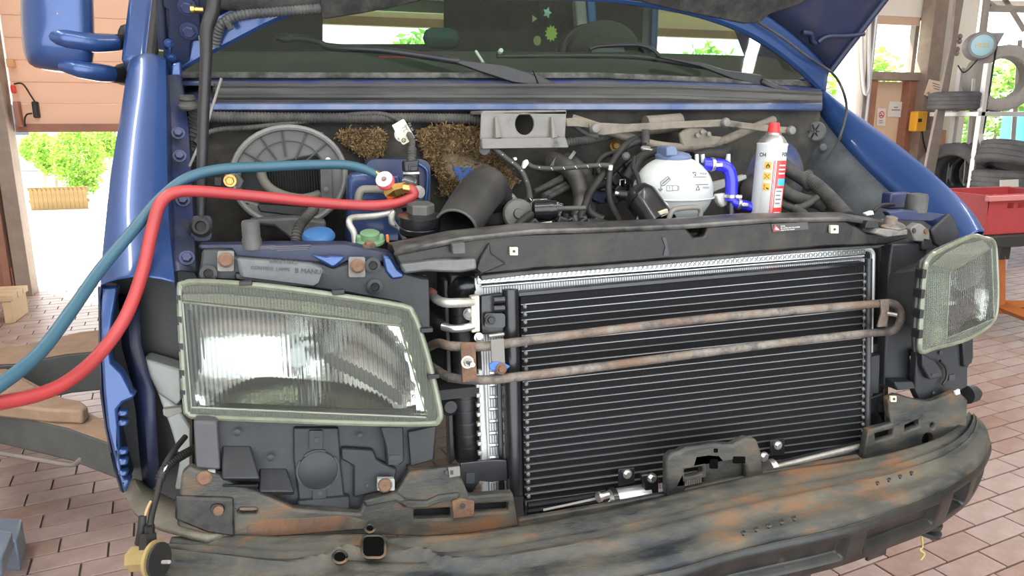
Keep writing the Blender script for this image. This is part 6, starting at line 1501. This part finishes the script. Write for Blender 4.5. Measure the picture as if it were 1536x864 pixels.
# oil filler style canister
fc = lathe('filter_canister', [(.024, -.06), (.024, -.006), (.036, -.004), (.040, .0), (.040, .010), (.038, .012), (.040, .014), (.040, .030), (.042, .031), (.042, .034), (.026, .036)], P(630, 348, .14), (0, -.12, 1), BLACKG, van, n=36, lab='black ribbed filler canister with hexagonal top')
lathe('hex_top', [(.027, 0), (.027, .016), (.025, .019)], P(631, 319, .145), (0, -.12, 1), DUSTP, fc, n=6, smooth=False)
# ---- vacuum actuator and throttle
va = tube('vacuum_actuator', [P(798, 316, .22), P(802, 316, .218), P(822, 315, .21), P(824, 315, .21), P(826, 315, .21), P(836, 314, .205)], [.016, .0225, .0225, .024, .0215, .019], BLACKG, van, n=24, smoothpath=False, lab='black vacuum actuator drum in the middle of the bay')
tube('actuator_rod', [P(834, 313, .205), P(878, 312, .20)], .0055, DUSTP, va, n=10, smoothpath=False)
lathe('pulley', [(.030, -.01), (.034, -.008), (.034, .0), (.030, .004), (.012, .006), (.010, .012)], P(777, 321, .25), (-.1, -1, .2), mat('pulley_grey', (.10, .10, .09), .6, .3, (.15, .15, .14), .5, 20), van, n=30, lab='grey pulley wheel left of the vacuum actuator')
slab('heat_shield', [(750, 290), (770, 290), (778, 300), (820, 298), (846, 306), (840, 330), (760, 330), (750, 310)], ('Y', .30), .008, mat('speckled_foil', (.30, .30, .29), .5, .5, (.03, .03, .03), .5, 220, sharp=.05), van, bev=.002, lab='speckled silver heat shield behind the pulley')
slab('torn_paper', [(806, 342), (812, 334), (828, 332), (824, 344), (806, 346)], ('Y', .17), .003, PAPER, van, bev=0)
for k, (pts, r) in enumerate((([(836, 316, .2), (836, 330, .2), (848, 332, .2), (858, 328, .2)], .004), ([(862, 322, .21), (864, 346, .2)], .006), ([(848, 322, .22), (850, 346, .2)], .007), ([(874, 326, .21), (876, 346, .2)], .010))):
    tube('throttle_lever', pts, r, DUSTP if k % 2 else BLACK, van, n=8)
for q, s in (((842, 334, .2), .026), ((856, 338, .21), .03), ((872, 340, .2), .032), ((892, 338, .22), .03), ((800, 340, .2), .03)):
    c = P(*q); box('throttle_block', c, (s, s*.8, s), BLACK, van, bev=.004, rot=Matrix.Rotation(q[0]*.7, 3, 'Y'))
# big coolant pipes
tube('coolant_pipe', [(826, 240, .45), (838, 244, .43), (856, 256, .40), (868, 276, .38), (872, 300, .36), (868, 326, .34)], [.022, .022, .021, .021, .020, .019], mat('dusty_dark_pipe', (.035, .034, .032), .5, .1, (.10, .092, .078), .5, 7), van, n=20, lab='dusty dark coolant pipe curving down from the firewall')
tube('coolant_pipe', [(848, 236, .46), (862, 246, .44), (878, 262, .42), (886, 290, .40), (884, 320, .38)], .017, RUBDUST, van, n=16)
for q in ((828, 240), (850, 236)): lathe('pipe_clamp', [(.024, -.004), (.024, .004)], P(q[0]+4, q[1]+3, .438), (.9, -.4, -.7), STEELD, van, n=20)
for a0, b0 in (((800, 288, .34), (842, 270, .40)), ((815, 294, .33), (848, 276, .40)), ((822, 296, .33), (854, 280, .40)), ((806, 286, .35), (844, 265, .41))): tube('hard_line', [P(*a0), P(*b0)], .0065, RUBDUST, van, smoothpath=False)
# striped hoses, looms
STR = mat('loom_rubber', (.022, .022, .022), .6, 0, (.05, .048, .044), .5, 10)
def striped(pts, r, lab=None):
    p = [P(*q) for q in pts]; o = tube('wiring_loom', p, r, STR, van, lab=lab)
    c = cr(p, 6); c = resample(c, .028)
    for i in range(1, len(c)-1):
        d = (c[i+1]-c[i-1]).normalized(); s_ = box('tape_fleck', c[i]+V((0, -r*.9, .0)), (.007, .0012, .0016), PAPER, o, bev=0, rot=Matrix.Rotation(.9, 3, 'Y'))
    return o
striped([(740, 222, .36), (760, 238, .34), (780, 254, .33), (788, 268, .32), (793, 284, .30), (795, 300, .27)], .0065, 'black loom with white flecks running down beside the insulation')
striped([(792, 246, .34), (802, 251, .33), (830, 253, .32), (870, 250, .31), (905, 248, .30), (918, 250, .30)], .0062, 'black loom with white flecks crossing the coolant pipes')
slab('white_plug', [(786, 242), (792, 239), (794, 245), (788, 253), (783, 254)], ('Y', .33), .012, PAPER, van, bev=.002)
slab('white_plug', [(771, 237), (775, 236), (776, 240), (772, 241)], ('Y', .33), .01, PAPER, van, bev=.001)
slab('white_plug', [(914, 248), (920, 248), (919, 256), (914, 256)], ('Y', .29), .01, PAPER, van, bev=.002)
hoses = [([(862, 340, .20), (876, 312, .24), (885, 290, .27), (900, 268, .30), (918, 244, .33), (934, 222, .36), (950, 210, .38), (968, 206, .40)], .0085, 'black hose rising diagonally left of the coolant tank'),
    ([(915, 256, .30), (913, 285, .28), (918, 310, .25), (932, 334, .20), (944, 346, .18)], .0075, 'black hose hanging left of the intake elbow'),
    ([(952, 236, .30), (950, 250, .28), (957, 268, .25), (961, 290, .22)], .0055, 'thin vacuum hose in front of the coolant tank'),
    ([(905, 330, .24), (884, 318, .26), (882, 296, .28), (890, 282, .30), (905, 276, .32)], .010, None),
    ([(880, 336, .18), (905, 338, .17), (930, 345, .15), (952, 352, .13)], .012, 'dark hose lying behind the front carrier'),
    ([(900, 262, .33), (896, 246, .35), (906, 234, .37), (922, 230, .38), (936, 232, .38)], .007, None),
    ([(930, 228, .36), (944, 218, .37), (960, 212, .38), (966, 218, .38)], .008, None),
    ([(940, 266, .30), (950, 252, .30), (960, 238, .33), (978, 228, .36), (1000, 226, .37)], .012, None),
    ([(770, 345, .14), (785, 330, .16), (796, 322, .18)], .009, 'black hose from the actuator down to the carrier'),
    ([(790, 300, .28), (786, 306, .27), (792, 314, .25)], .006, None)]
for pts, r, lab in hoses: tube('bay_hose', pts, r, RUBBER, van, lab=lab)
lathe('hose_end', [(.010, 0), (.010, .03), (.008, .032)], P(968, 214, .37), (0, 0, 1), RUBDUST, van, n=14)
lathe('silver_collar', [(.015, 0), (.016, .004), (.013, .007)], P(970, 225, .36), (.1, -.3, 1), ALUD, van, n=20)
lathe('loom_plug', [(.009, 0), (.010, .012), (.006, .016)], P(938, 236, .33), (-.3, -1, .3), DUSTP, van, n=12)
for i, q in enumerate(((908, 262), (922, 268), (940, 272), (928, 286), (905, 280), (935, 258), (948, 282), (918, 300), (898, 256), (944, 246))):
    c = P(q[0], q[1], .34+.01*(i % 3)); box('connector_block', c, (.020+.004*(i % 3), .02, .022+.004*(i % 2)), BLACK, van, bev=.003, rot=Matrix.Rotation(i*.8, 3, 'Y'))
for q in ((908, 268), (934, 270)):
    tube('spring_clip', [P(q[0]-4, q[1]+8, .325), P(q[0]-4, q[1], .325), P(q[0]+4, q[1]-1, .325), P(q[0]+4, q[1]+5, .325)], .0015, ZINC, van, n=6, smoothpath=False)
slab('blue_bracket', [(886, 282), (905, 276), (912, 292), (936, 290), (934, 302), (900, 306), (888, 300)], ('Y', .36), .02, BLUE_IN, van, bev=.004)
tube('solenoid', [P(928, 292, .26), P(946, 294, .25)], .011, BLACK, van, n=14, smoothpath=False, lab='small black solenoid with silver tip')
tube('solenoid_tip', [P(922, 290, .262), P(928, 291, .26)], .006, ALU, van, n=10, smoothpath=False)
# intake elbow
ie = tube('intake_elbow', [P(950, 288, .19), P(956, 293, .18), P(964, 300, .165), P(966, 302, .163), P(976, 316, .14), P(990, 338, .11)], [.020, .033, .037, .036, .036, .038], BLACKG, van, n=28, smoothpath=False, lab='black rubber intake elbow in front of the coolant tank')
cpt = P(980, 323, .135); dax = (P(990, 338, .11)-P(966, 302, .163)).normalized()
lathe('strap_clamp', [(.0375, -.006), (.0385, -.005), (.0385, .005), (.0375, .006)], cpt, dax, GREY_L, ie, n=30, cap=False)
slab('clamp_latch', [(988, 318), (1002, 313), (1004, 321), (992, 326)], ('Y', .085), .008, CREAM, ie, bev=.002)
tube('lift_hook', [(1000, 342, .06), (1003, 330, .06), (1008, 317, .06), (1018, 313, .06), (1044, 311, .06), (1051, 316, .06), (1049, 328, .06), (1046, 342, .06)], .0055, STEELD, van, n=10, lab='bent steel lifting hook behind the front carrier')
# ---- coolant tank
TC = P(1009, 286, .27); TS = V((.0955, .085, .082))
bm = bmesh.new(); bmesh.ops.create_uvsphere(bm, u_segments=40, v_segments=28, radius=1.0, matrix=Matrix.Translation(TC) @ Matrix.Diagonal((*TS, 1)))
tank_o = link('coolant_tank', bm2me(bm, 'tank'), WHITEP, van, lab='white spherical coolant expansion tank')
bm = bmesh.new(); n = 48
rg_ = [TC+V((math.cos(2*math.pi*k/n)*(TS.x+.0015), math.sin(2*math.pi*k/n)*(TS.y+.0015), -.014)) for k in range(n+2)]; tube_bm(bm, rg_, .0025, 6, cap=False); link('tank_seam', bm2me(bm, 's'), WHITEP, tank_o)
cp_ = lathe('tank_cap', [(.040, -.012), (.042, -.004), (.036, .002), (.018, .006), (.012, .007)], P(1010, 231, .27), (0, -.08, 1), CAPGREY, tank_o, n=32, lab='slate-blue screw cap')
slab('cap_lug', [(1000, 221), (1006, 219), (1014, 220), (1017, 226), (1017, 234), (1000, 234)], ('Y', .235), .05, CAPGREY, cp_, bev=.003)
for x in (1046, 1055): slab('tank_ear', [(x-2, 244), (x-2, 232), (x+2, 231), (x+3, 246)], ('Y', .25), .006, WHITEP, tank_o, bev=.001)
slab('tank_ear', [(1090, 240), (1092, 231), (1096, 231), (1096, 246)], ('Y', .25), .006, WHITEP, tank_o, bev=.001)
slab('tank_neck_block', [(1064, 276), (1120, 262), (1121, 268), (1068, 290)], ('Y', .33), .02, PALE, tank_o, bev=.003)
slab('tank_valve', [(1076, 292), (1092, 290), (1094, 306), (1084, 312), (1078, 304)], ('Y', .22), .02, PAPER, tank_o, bev=.004)
def on_tank(x, y):
    d = ray(x, y); o = CAM-TC
    o2 = V((o.x/TS.x, o.y/TS.y, o.z/TS.z)); d2 = V((d.x/TS.x, d.y/TS.y, d.z/TS.z))
    A, B, C_ = d2.dot(d2), 2*o2.dot(d2), o2.dot(o2)-1
    disc = max(B*B-4*A*C_, 0); t = (-B-math.sqrt(disc))/(2*A); return CAM+d*(t*.9995)
def tank_line(name, pts, r=.0007, m=INK):
    p = []
    for a, b in zip(pts[:-1], pts[1:]):
        for k in range(4): p.append(on_tank(a[0]+(b[0]-a[0])*k/4, a[1]+(b[1]-a[1])*k/4))
    p.append(on_tank(*pts[-1])); return tube(name, p, r, m, tank_o, n=5, smoothpath=False)
tank_line('level_line', [(1040, 265.5), (1059, 265.5)]); tank_line('level_line', [(1043, 277), (1062, 276.5)])
tank_line('level_triangle', [(1039, 258.5), (1044, 258.5), (1043.5, 264), (1039, 258.5)]); tank_line('level_triangle', [(1044, 285), (1047, 278.5), (1049.5, 285), (1044, 285)])
def tank_text(s, x, y, size, m):
    cu = bpy.data.curves.new('t', 'FONT'); cu.body = s; cu.size = size; t = bpy.data.objects.new('t', cu); COL.objects.link(t); bpy.context.view_layer.update()
    me = bpy.data.meshes.new_from_object(t.evaluated_get(bpy.context.evaluated_depsgraph_get())); bpy.data.objects.remove(t); bpy.data.curves.remove(cu)
    for v in me.vertices: v.co = on_tank(x+v.co.x, y-v.co.y)+(CAM-TC).normalized()*.0006
    link('level_print', me, m, tank_o, smooth=False)
tank_text('max', 1049, 262, 6.5, INKG); tank_text('min', 1054, 283, 6.5, INKG)
tank_line('book_symbol', [(1000, 278.5), (1000, 286), (1009, 286), (1009, 278.5), (1000, 278.5)], .0006, INKG); tank_line('book_symbol', [(1009, 279), (1013, 277.5), (1017, 279), (1017, 286), (1013, 285), (1009, 286)], .0006, INKG)
tank_line('book_symbol', [(1017, 279), (1018.5, 279), (1018.5, 286)], .0005, INKG); tank_line('book_symbol', [(1004.5, 280), (1004.5, 284)], .0007, INKG)
tank_line('bottle_symbol', [(992, 278), (991, 273), (1002, 264.5), (1006, 269), (996, 278), (992, 278)], .0011, INKG); tank_line('bottle_symbol', [(994, 275), (1003, 267.5)], .0018, INKG); tank_line('bottle_symbol', [(992, 278), (990.5, 284)], .0012, INKG); tank_line('bottle_symbol', [(988, 283), (990.5, 286), (994, 283)], .0012, INKG)
# ---- blue silicone hoses with clamps
sh = tube('silicone_hose', [(1056, 246, .24), (1066, 247, .235), (1082, 248, .23), (1093, 255, .225), (1097, 270, .22), (1097, 285, .215), (1097, 302, .21)], .0145, SILIC, van, n=20, lab='royal-blue silicone hose elbow at the coolant tank')
s2 = tube('silicone_hose', [(1099, 300, .20), (1104, 306, .195), (1118, 308, .19), (1132, 314, .18), (1150, 326, .16), (1162, 336, .14)], .0115, SILIC, van, n=20, lab='royal-blue silicone hose running down to the carrier')
tube('silicone_hose', [(1096, 325, .19), (1096, 345, .19)], .011, SILIC, van, n=16, smoothpath=False)
tube('hose_tee', [(1096, 305, .20), (1096, 326, .195)], .009, BLACKG, van, n=14, smoothpath=False)
def clamp(par, p, d, r):
    o = lathe('hose_clamp', [(r, -.004), (r+.001, -.0035), (r+.001, .0035), (r, .004)], p, d, ZINC, par, n=24, cap=False)
    box('clamp_screw', p+V((.006, -r-.003, .0)), (.018, .009, .009), ZINC, par, bev=.002)
clamp(sh, P(1068, 247, .2345), (1, -.1, 0), .0155); clamp(sh, P(1097, 294, .212), (0, 0, 1), .0155); clamp(s2, P(1107, 306, .194), (1, -.1, -.2), .0125)
tube('foam_pipe', [(1040, 238, .36), (1060, 232, .36), (1080, 232, .36), (1090, 226, .38)], .018, RUBBER, van, n=14)
# ---- right side hoses and looms
tube('loom_conduit', [(1206, 266, .40), (1222, 276, .36), (1240, 292, .30), (1258, 312, .22), (1272, 328, .16)], .019, CONDUIT, van, corr=(.009, .13), lab='thick ribbed conduit on the right of the bay')
tube('loom_conduit', [(1172, 246, .42), (1188, 258, .41), (1206, 270, .39), (1218, 282, .37)], [.020, .018, .017, .015], RUBDUST, van, n=16, lab='dusty rubber hose behind the spray can')
tube('loom_conduit', [(1166, 276, .38), (1180, 290, .36), (1204, 300, .34), (1226, 304, .32), (1244, 316, .28)], .017, RUBDUST, van, n=16)
tube('loom_conduit', [(1168, 304, .32), (1188, 312, .30), (1208, 308, .29), (1226, 296, .29)], .009, RUBDUST, van, n=12)
tube('loom_conduit', [(1190, 312, .30), (1206, 322, .28), (1214, 336, .26)], .012, RUBDUST, van, n=12)
lathe('hose_eye', [(.012, 0), (.013, .005), (.006, .006)], P(1212, 262, .40), (-.3, -1, .3), RUBDUST, van, n=14)
c = P(1130, 268, .46); lathe('round_boot', [(.045, 0), (.05, .02), (.035, .04), (.02, .045)], P(1128, 290, .44), (0, -1, .2), RUBBER, van)
# ================================================================== LOOSE THINGS
# ---- refrigerant service hoses with valve
bh = thing('service_hose', P(0, 576, -.2), 'teal-blue service hose arching over the wing to the white valve knob', 'hose')
tube('hose', [(-420, 760, -.38), (-180, 672, -.30), (-60, 610, -.24), (0, 577, -.20), (60, 528, -.13), (110, 462, -.05), (150, 405, .02), (200, 345, .08), (240, 299, .12), (280, 268, .15), (330, 254, .17), (400, 250, .19), (470, 247, .21), (515, 247, .22), (545, 253, .225), (568, 264, .225)], [.0098, .0098, .0098, .0098, .0098, .0098, .0095, .0092, .009], BLUEH, bh, n=18, per=10)
tube('hose_ferrule', [(562, 260, .225), (570, 265, .224)], .0085, BRASS, bh, n=14, smoothpath=False)
rh = thing('service_hose', P(0, 604, -.2), 'red service hose looping over the wing to the brass valve', 'hose')
tube('hose', [(-420, 700, -.40), (-180, 640, -.32), (-60, 612, -.24), (0, 604, -.20), (60, 591, -.16), (105, 570, -.12), (150, 530, -.06), (188, 476, -.01), (213, 410, .03), (228, 345, .07), (240, 306, .09), (262, 289, .105), (300, 287, .12), (380, 294, .15), (460, 302, .175), (520, 307, .19), (565, 308, .195), (600, 303, .20), (619, 294, .20), (619, 286, .20), (611, 282, .20)], .0102, REDH, rh, n=18, per=10)
tube('hose_ferrule', [(613, 283, .20), (603, 281, .20)], [.0105, .0095], BRASS, rh, n=14, smoothpath=False)
vl = thing('service_valve', P(590, 300, .225), 'brass service valve with white-faced red knob', 'valve')
ka = V((-.42, -.75, .55)).normalized(); kc = P(577, 270, .20)
lathe('knob', [(.0165, -.012), (.018, -.010), (.018, .002), (.0165, .004)], kc, ka, mat('knob_red', (.62, .10, .13), .4), vl, n=30)
lathe('knob_face', [(.0172, .002), (.0168, .005), (.006, .0052), (.005, .003)], kc, ka, PAPER, vl, n=30)
lathe('knob_nut', [(.0045, .003), (.0045, .007)], kc, ka, STEELD, vl, n=6, smooth=False)
tube('valve_stem', [kc-ka*.012, P(586, 284, .225)], .007, BRASS, vl, n=12, smoothpath=False)
tube('valve_body', [P(580, 294, .205), P(590, 286, .20), P(608, 281, .205)], [.010, .0155, .012], BRASS, vl, n=6, smoothpath=False, smooth=False)
tube('valve_coupler', [P(590, 284, .212), P(598, 303, .225)], [.015, .014], BRASS, vl, n=16, smoothpath=False)
tube('coupler_hook', [P(577, 284, .215), P(580, 292, .212), P(588, 292, .21), P(592, 287, .212)], .0035, BRASS, vl, n=10)
# pipes the valve sits on (part of the van)
tube('service_pipe', [(538, 312, .26), (538, 296, .26), (542, 286, .26), (552, 284, .26), (576, 285, .26)], .0085, mat('beige_pipe', (.26, .24, .20), .6, .2), van, n=12, lab='beige bent pipe below the teal hose')
tube('service_pipe', [(534, 372, .13), (531, 350, .14), (524, 336, .15), (526, 328, .16), (536, 326, .17), (562, 324, .19), (586, 319, .20), (592, 316, .20)], .0065, ALUD, van, n=12, lab='silver bent pipe in front of the blue body corner')
slab('pipe_saddle', [(582, 322), (590, 314), (594, 318), (592, 330), (600, 342), (612, 352), (612, 364), (606, 364), (596, 344), (584, 338)], ('Y', .19), .014, ALUD, van, bev=.004, lab='silver pipe saddle beside the filler canister')
lathe('service_port', [(.012, -.03), (.012, 0), (.015, .002), (.015, .012)], P(592, 306, .235), (-.3, -.2, 1), STEELD, van, n=16)
# ---- spray can
ct = P(1160, 203, .17); cbm = P(1146, 345, .17); ax_ = (ct-cbm).normalized(); RC = .0335
top = P(1158.5, 217, .17)
Hc = .245; base = top-ax_*Hc
can = thing('spray_can', base, 'white and red aerosol spray can standing in the engine bay', 'spray can')
lathe('can_body', [(RC*.96, 0), (RC, .004), (RC, Hc-.002), (RC*1.02, Hc), (RC*1.02, Hc+.002), (RC*.97, Hc+.004)], base, ax_, CANW, can, n=40)
lathe('can_shoulder', [(RC*.97, .002), (RC*.86, .010), (RC*.66, .018), (RC*.52, .022), (RC*.52, .026), (RC*.4, .027)], top, ax_, mat('bare_can_dome', (.42, .42, .41), .35, .8), can, n=36)
lathe('nozzle', [(RC*.40, .026), (RC*.42, .028), (RC*.38, .034), (RC*.36, .046), (RC*.30, .049), (.001, .049)], top, ax_, mat('nozzle_red', (.62, .03, .03), .4), can, n=24)
fwd = (CAM-base); fwd = (fwd-ax_*fwd.dot(ax_)).normalized(); side_ = ax_.cross(fwd).normalized()   # side_ points image right
if side_.dot(RT) < 0: side_ = -side_
def cpt_(s, h, dr=.0004):
    t = s/RC; return base+ax_*h+(fwd*math.cos(t)+side_*math.sin(t))*(RC+dr)
def cpatch(name, s0, s1, h0, h1, m, dr=.0004, par=None):
    ns = max(2, int(abs(s1-s0)/.002)); return grid(name, [[cpt_(s0+(s1-s0)*i/ns, h, dr) for i in range(ns+1)] for h in (h0, h1)], m, par or can)
def cpoly(name, pts, m, dr, par):
    bm = bmesh.new(); bm.faces.new([bm.verts.new(cpt_(a, b, dr)) for a, b in pts]); return link(name, bm2me(bm, name, False), m, par, smooth=False)
h1 = Hc-.034
cpatch('red_panel', .014, .048, .01, h1, CANR)
cpatch('red_stripe', .0065, .0085, .01, h1, CANR); cpatch('red_stripe', .0100, .0115, .01, h1, CANR)
cpatch('text_block', -.046, -.016, .01, h1-.002, mat('grey_fine_print', (.62, .64, .65), .5, 0, (.42, .45, .48), .5, 900, sharp=.05))
cpatch('cyan_panel', .020, .046, h1-.056, h1-.040, CANB, .0008)
cpatch('white_panel', .016, .040, h1-.105, h1-.062, CANW, .0008)
for k in range(4):
    cpatch('print_line', .018, .034-.003*(k % 2), h1-.070-.009*k, h1-.0665-.009*k, INKG, .0011)
for k in range(3):
    cpatch('print_line', .020, .040, h1-.012-.009*k, h1-.009-.009*k, INKW, .0008)
for k in range(3):
    cpatch('print_line', .018, .036, h1-.118-.009*k, h1-.115-.009*k, INKW, .0008)
cpatch('seam_line', .0075, .0082, h1, Hc-.004, mat('seam_grey', (.5, .5, .5), .4), .0005)
for k in range(3):
    hb = h1-.020-.0235*k; pg = cpatch('hazard_square', -.0125, .0035, hb, hb+.0165, CANO, .0006)
    cx, cy = -.0045, hb+.008
    if k == 0: cpoly('flame', [(cx-.004, cy-.004), (cx-.0045, cy), (cx-.002, cy+.003), (cx, cy+.0065), (cx+.002, cy+.002), (cx+.0035, cy+.003), (cx+.0045, cy-.001), (cx+.004, cy-.004), (cx+.001, cy-.0055), (cx-.002, cy-.0055)], INK, .001, pg); cpoly('flame_core', [(cx-.002, cy-.004), (cx, cy+.0005), (cx+.002, cy-.004)], CANO, .0013, pg)
    elif k == 1:
        for sgn in (1, -1): cpoly('cross', [(cx-.0055, cy-sgn*.0045), (cx-.0045, cy-sgn*.0055), (cx+.0055, cy+sgn*.0045), (cx+.0045, cy+sgn*.0055)], INK, .001 if sgn > 0 else .0012, pg)
    else:
        cpoly('dead_tree', [(cx-.004, cy-.004), (cx-.003, cy-.004), (cx-.003, cy+.003), (cx-.001, cy+.005), (cx-.006, cy+.004), (cx-.004, cy+.002)], INK, .001, pg); cpoly('fish', [(cx-.001, cy-.002), (cx+.002, cy-.0005), (cx+.005, cy-.003), (cx+.006, cy-.001), (cx+.006, cy-.005), (cx+.002, cy-.005)], INK, .001, pg); cpoly('ground', [(cx-.006, cy-.0055), (cx+.006, cy-.0055), (cx+.006, cy-.0045), (cx-.006, cy-.0045)], INK, .001, pg)
def can_text(s, s0, h, size, m):
    cu = bpy.data.curves.new('t', 'FONT'); cu.body = s; cu.size = size; cu.offset = .0003; t = bpy.data.objects.new('t', cu); COL.objects.link(t); bpy.context.view_layer.update()
    me = bpy.data.meshes.new_from_object(t.evaluated_get(bpy.context.evaluated_depsgraph_get())); bpy.data.objects.remove(t); bpy.data.curves.remove(cu)
    for v in me.vertices: v.co = cpt_(s0+v.co.x, h+v.co.y, .0006)
    link('can_lettering', me, m, can, smooth=False)
can_text('CH', -.0275, Hc-.026, .0115, INK); can_text('FORCH', .024, Hc-.024, .0115, INK)
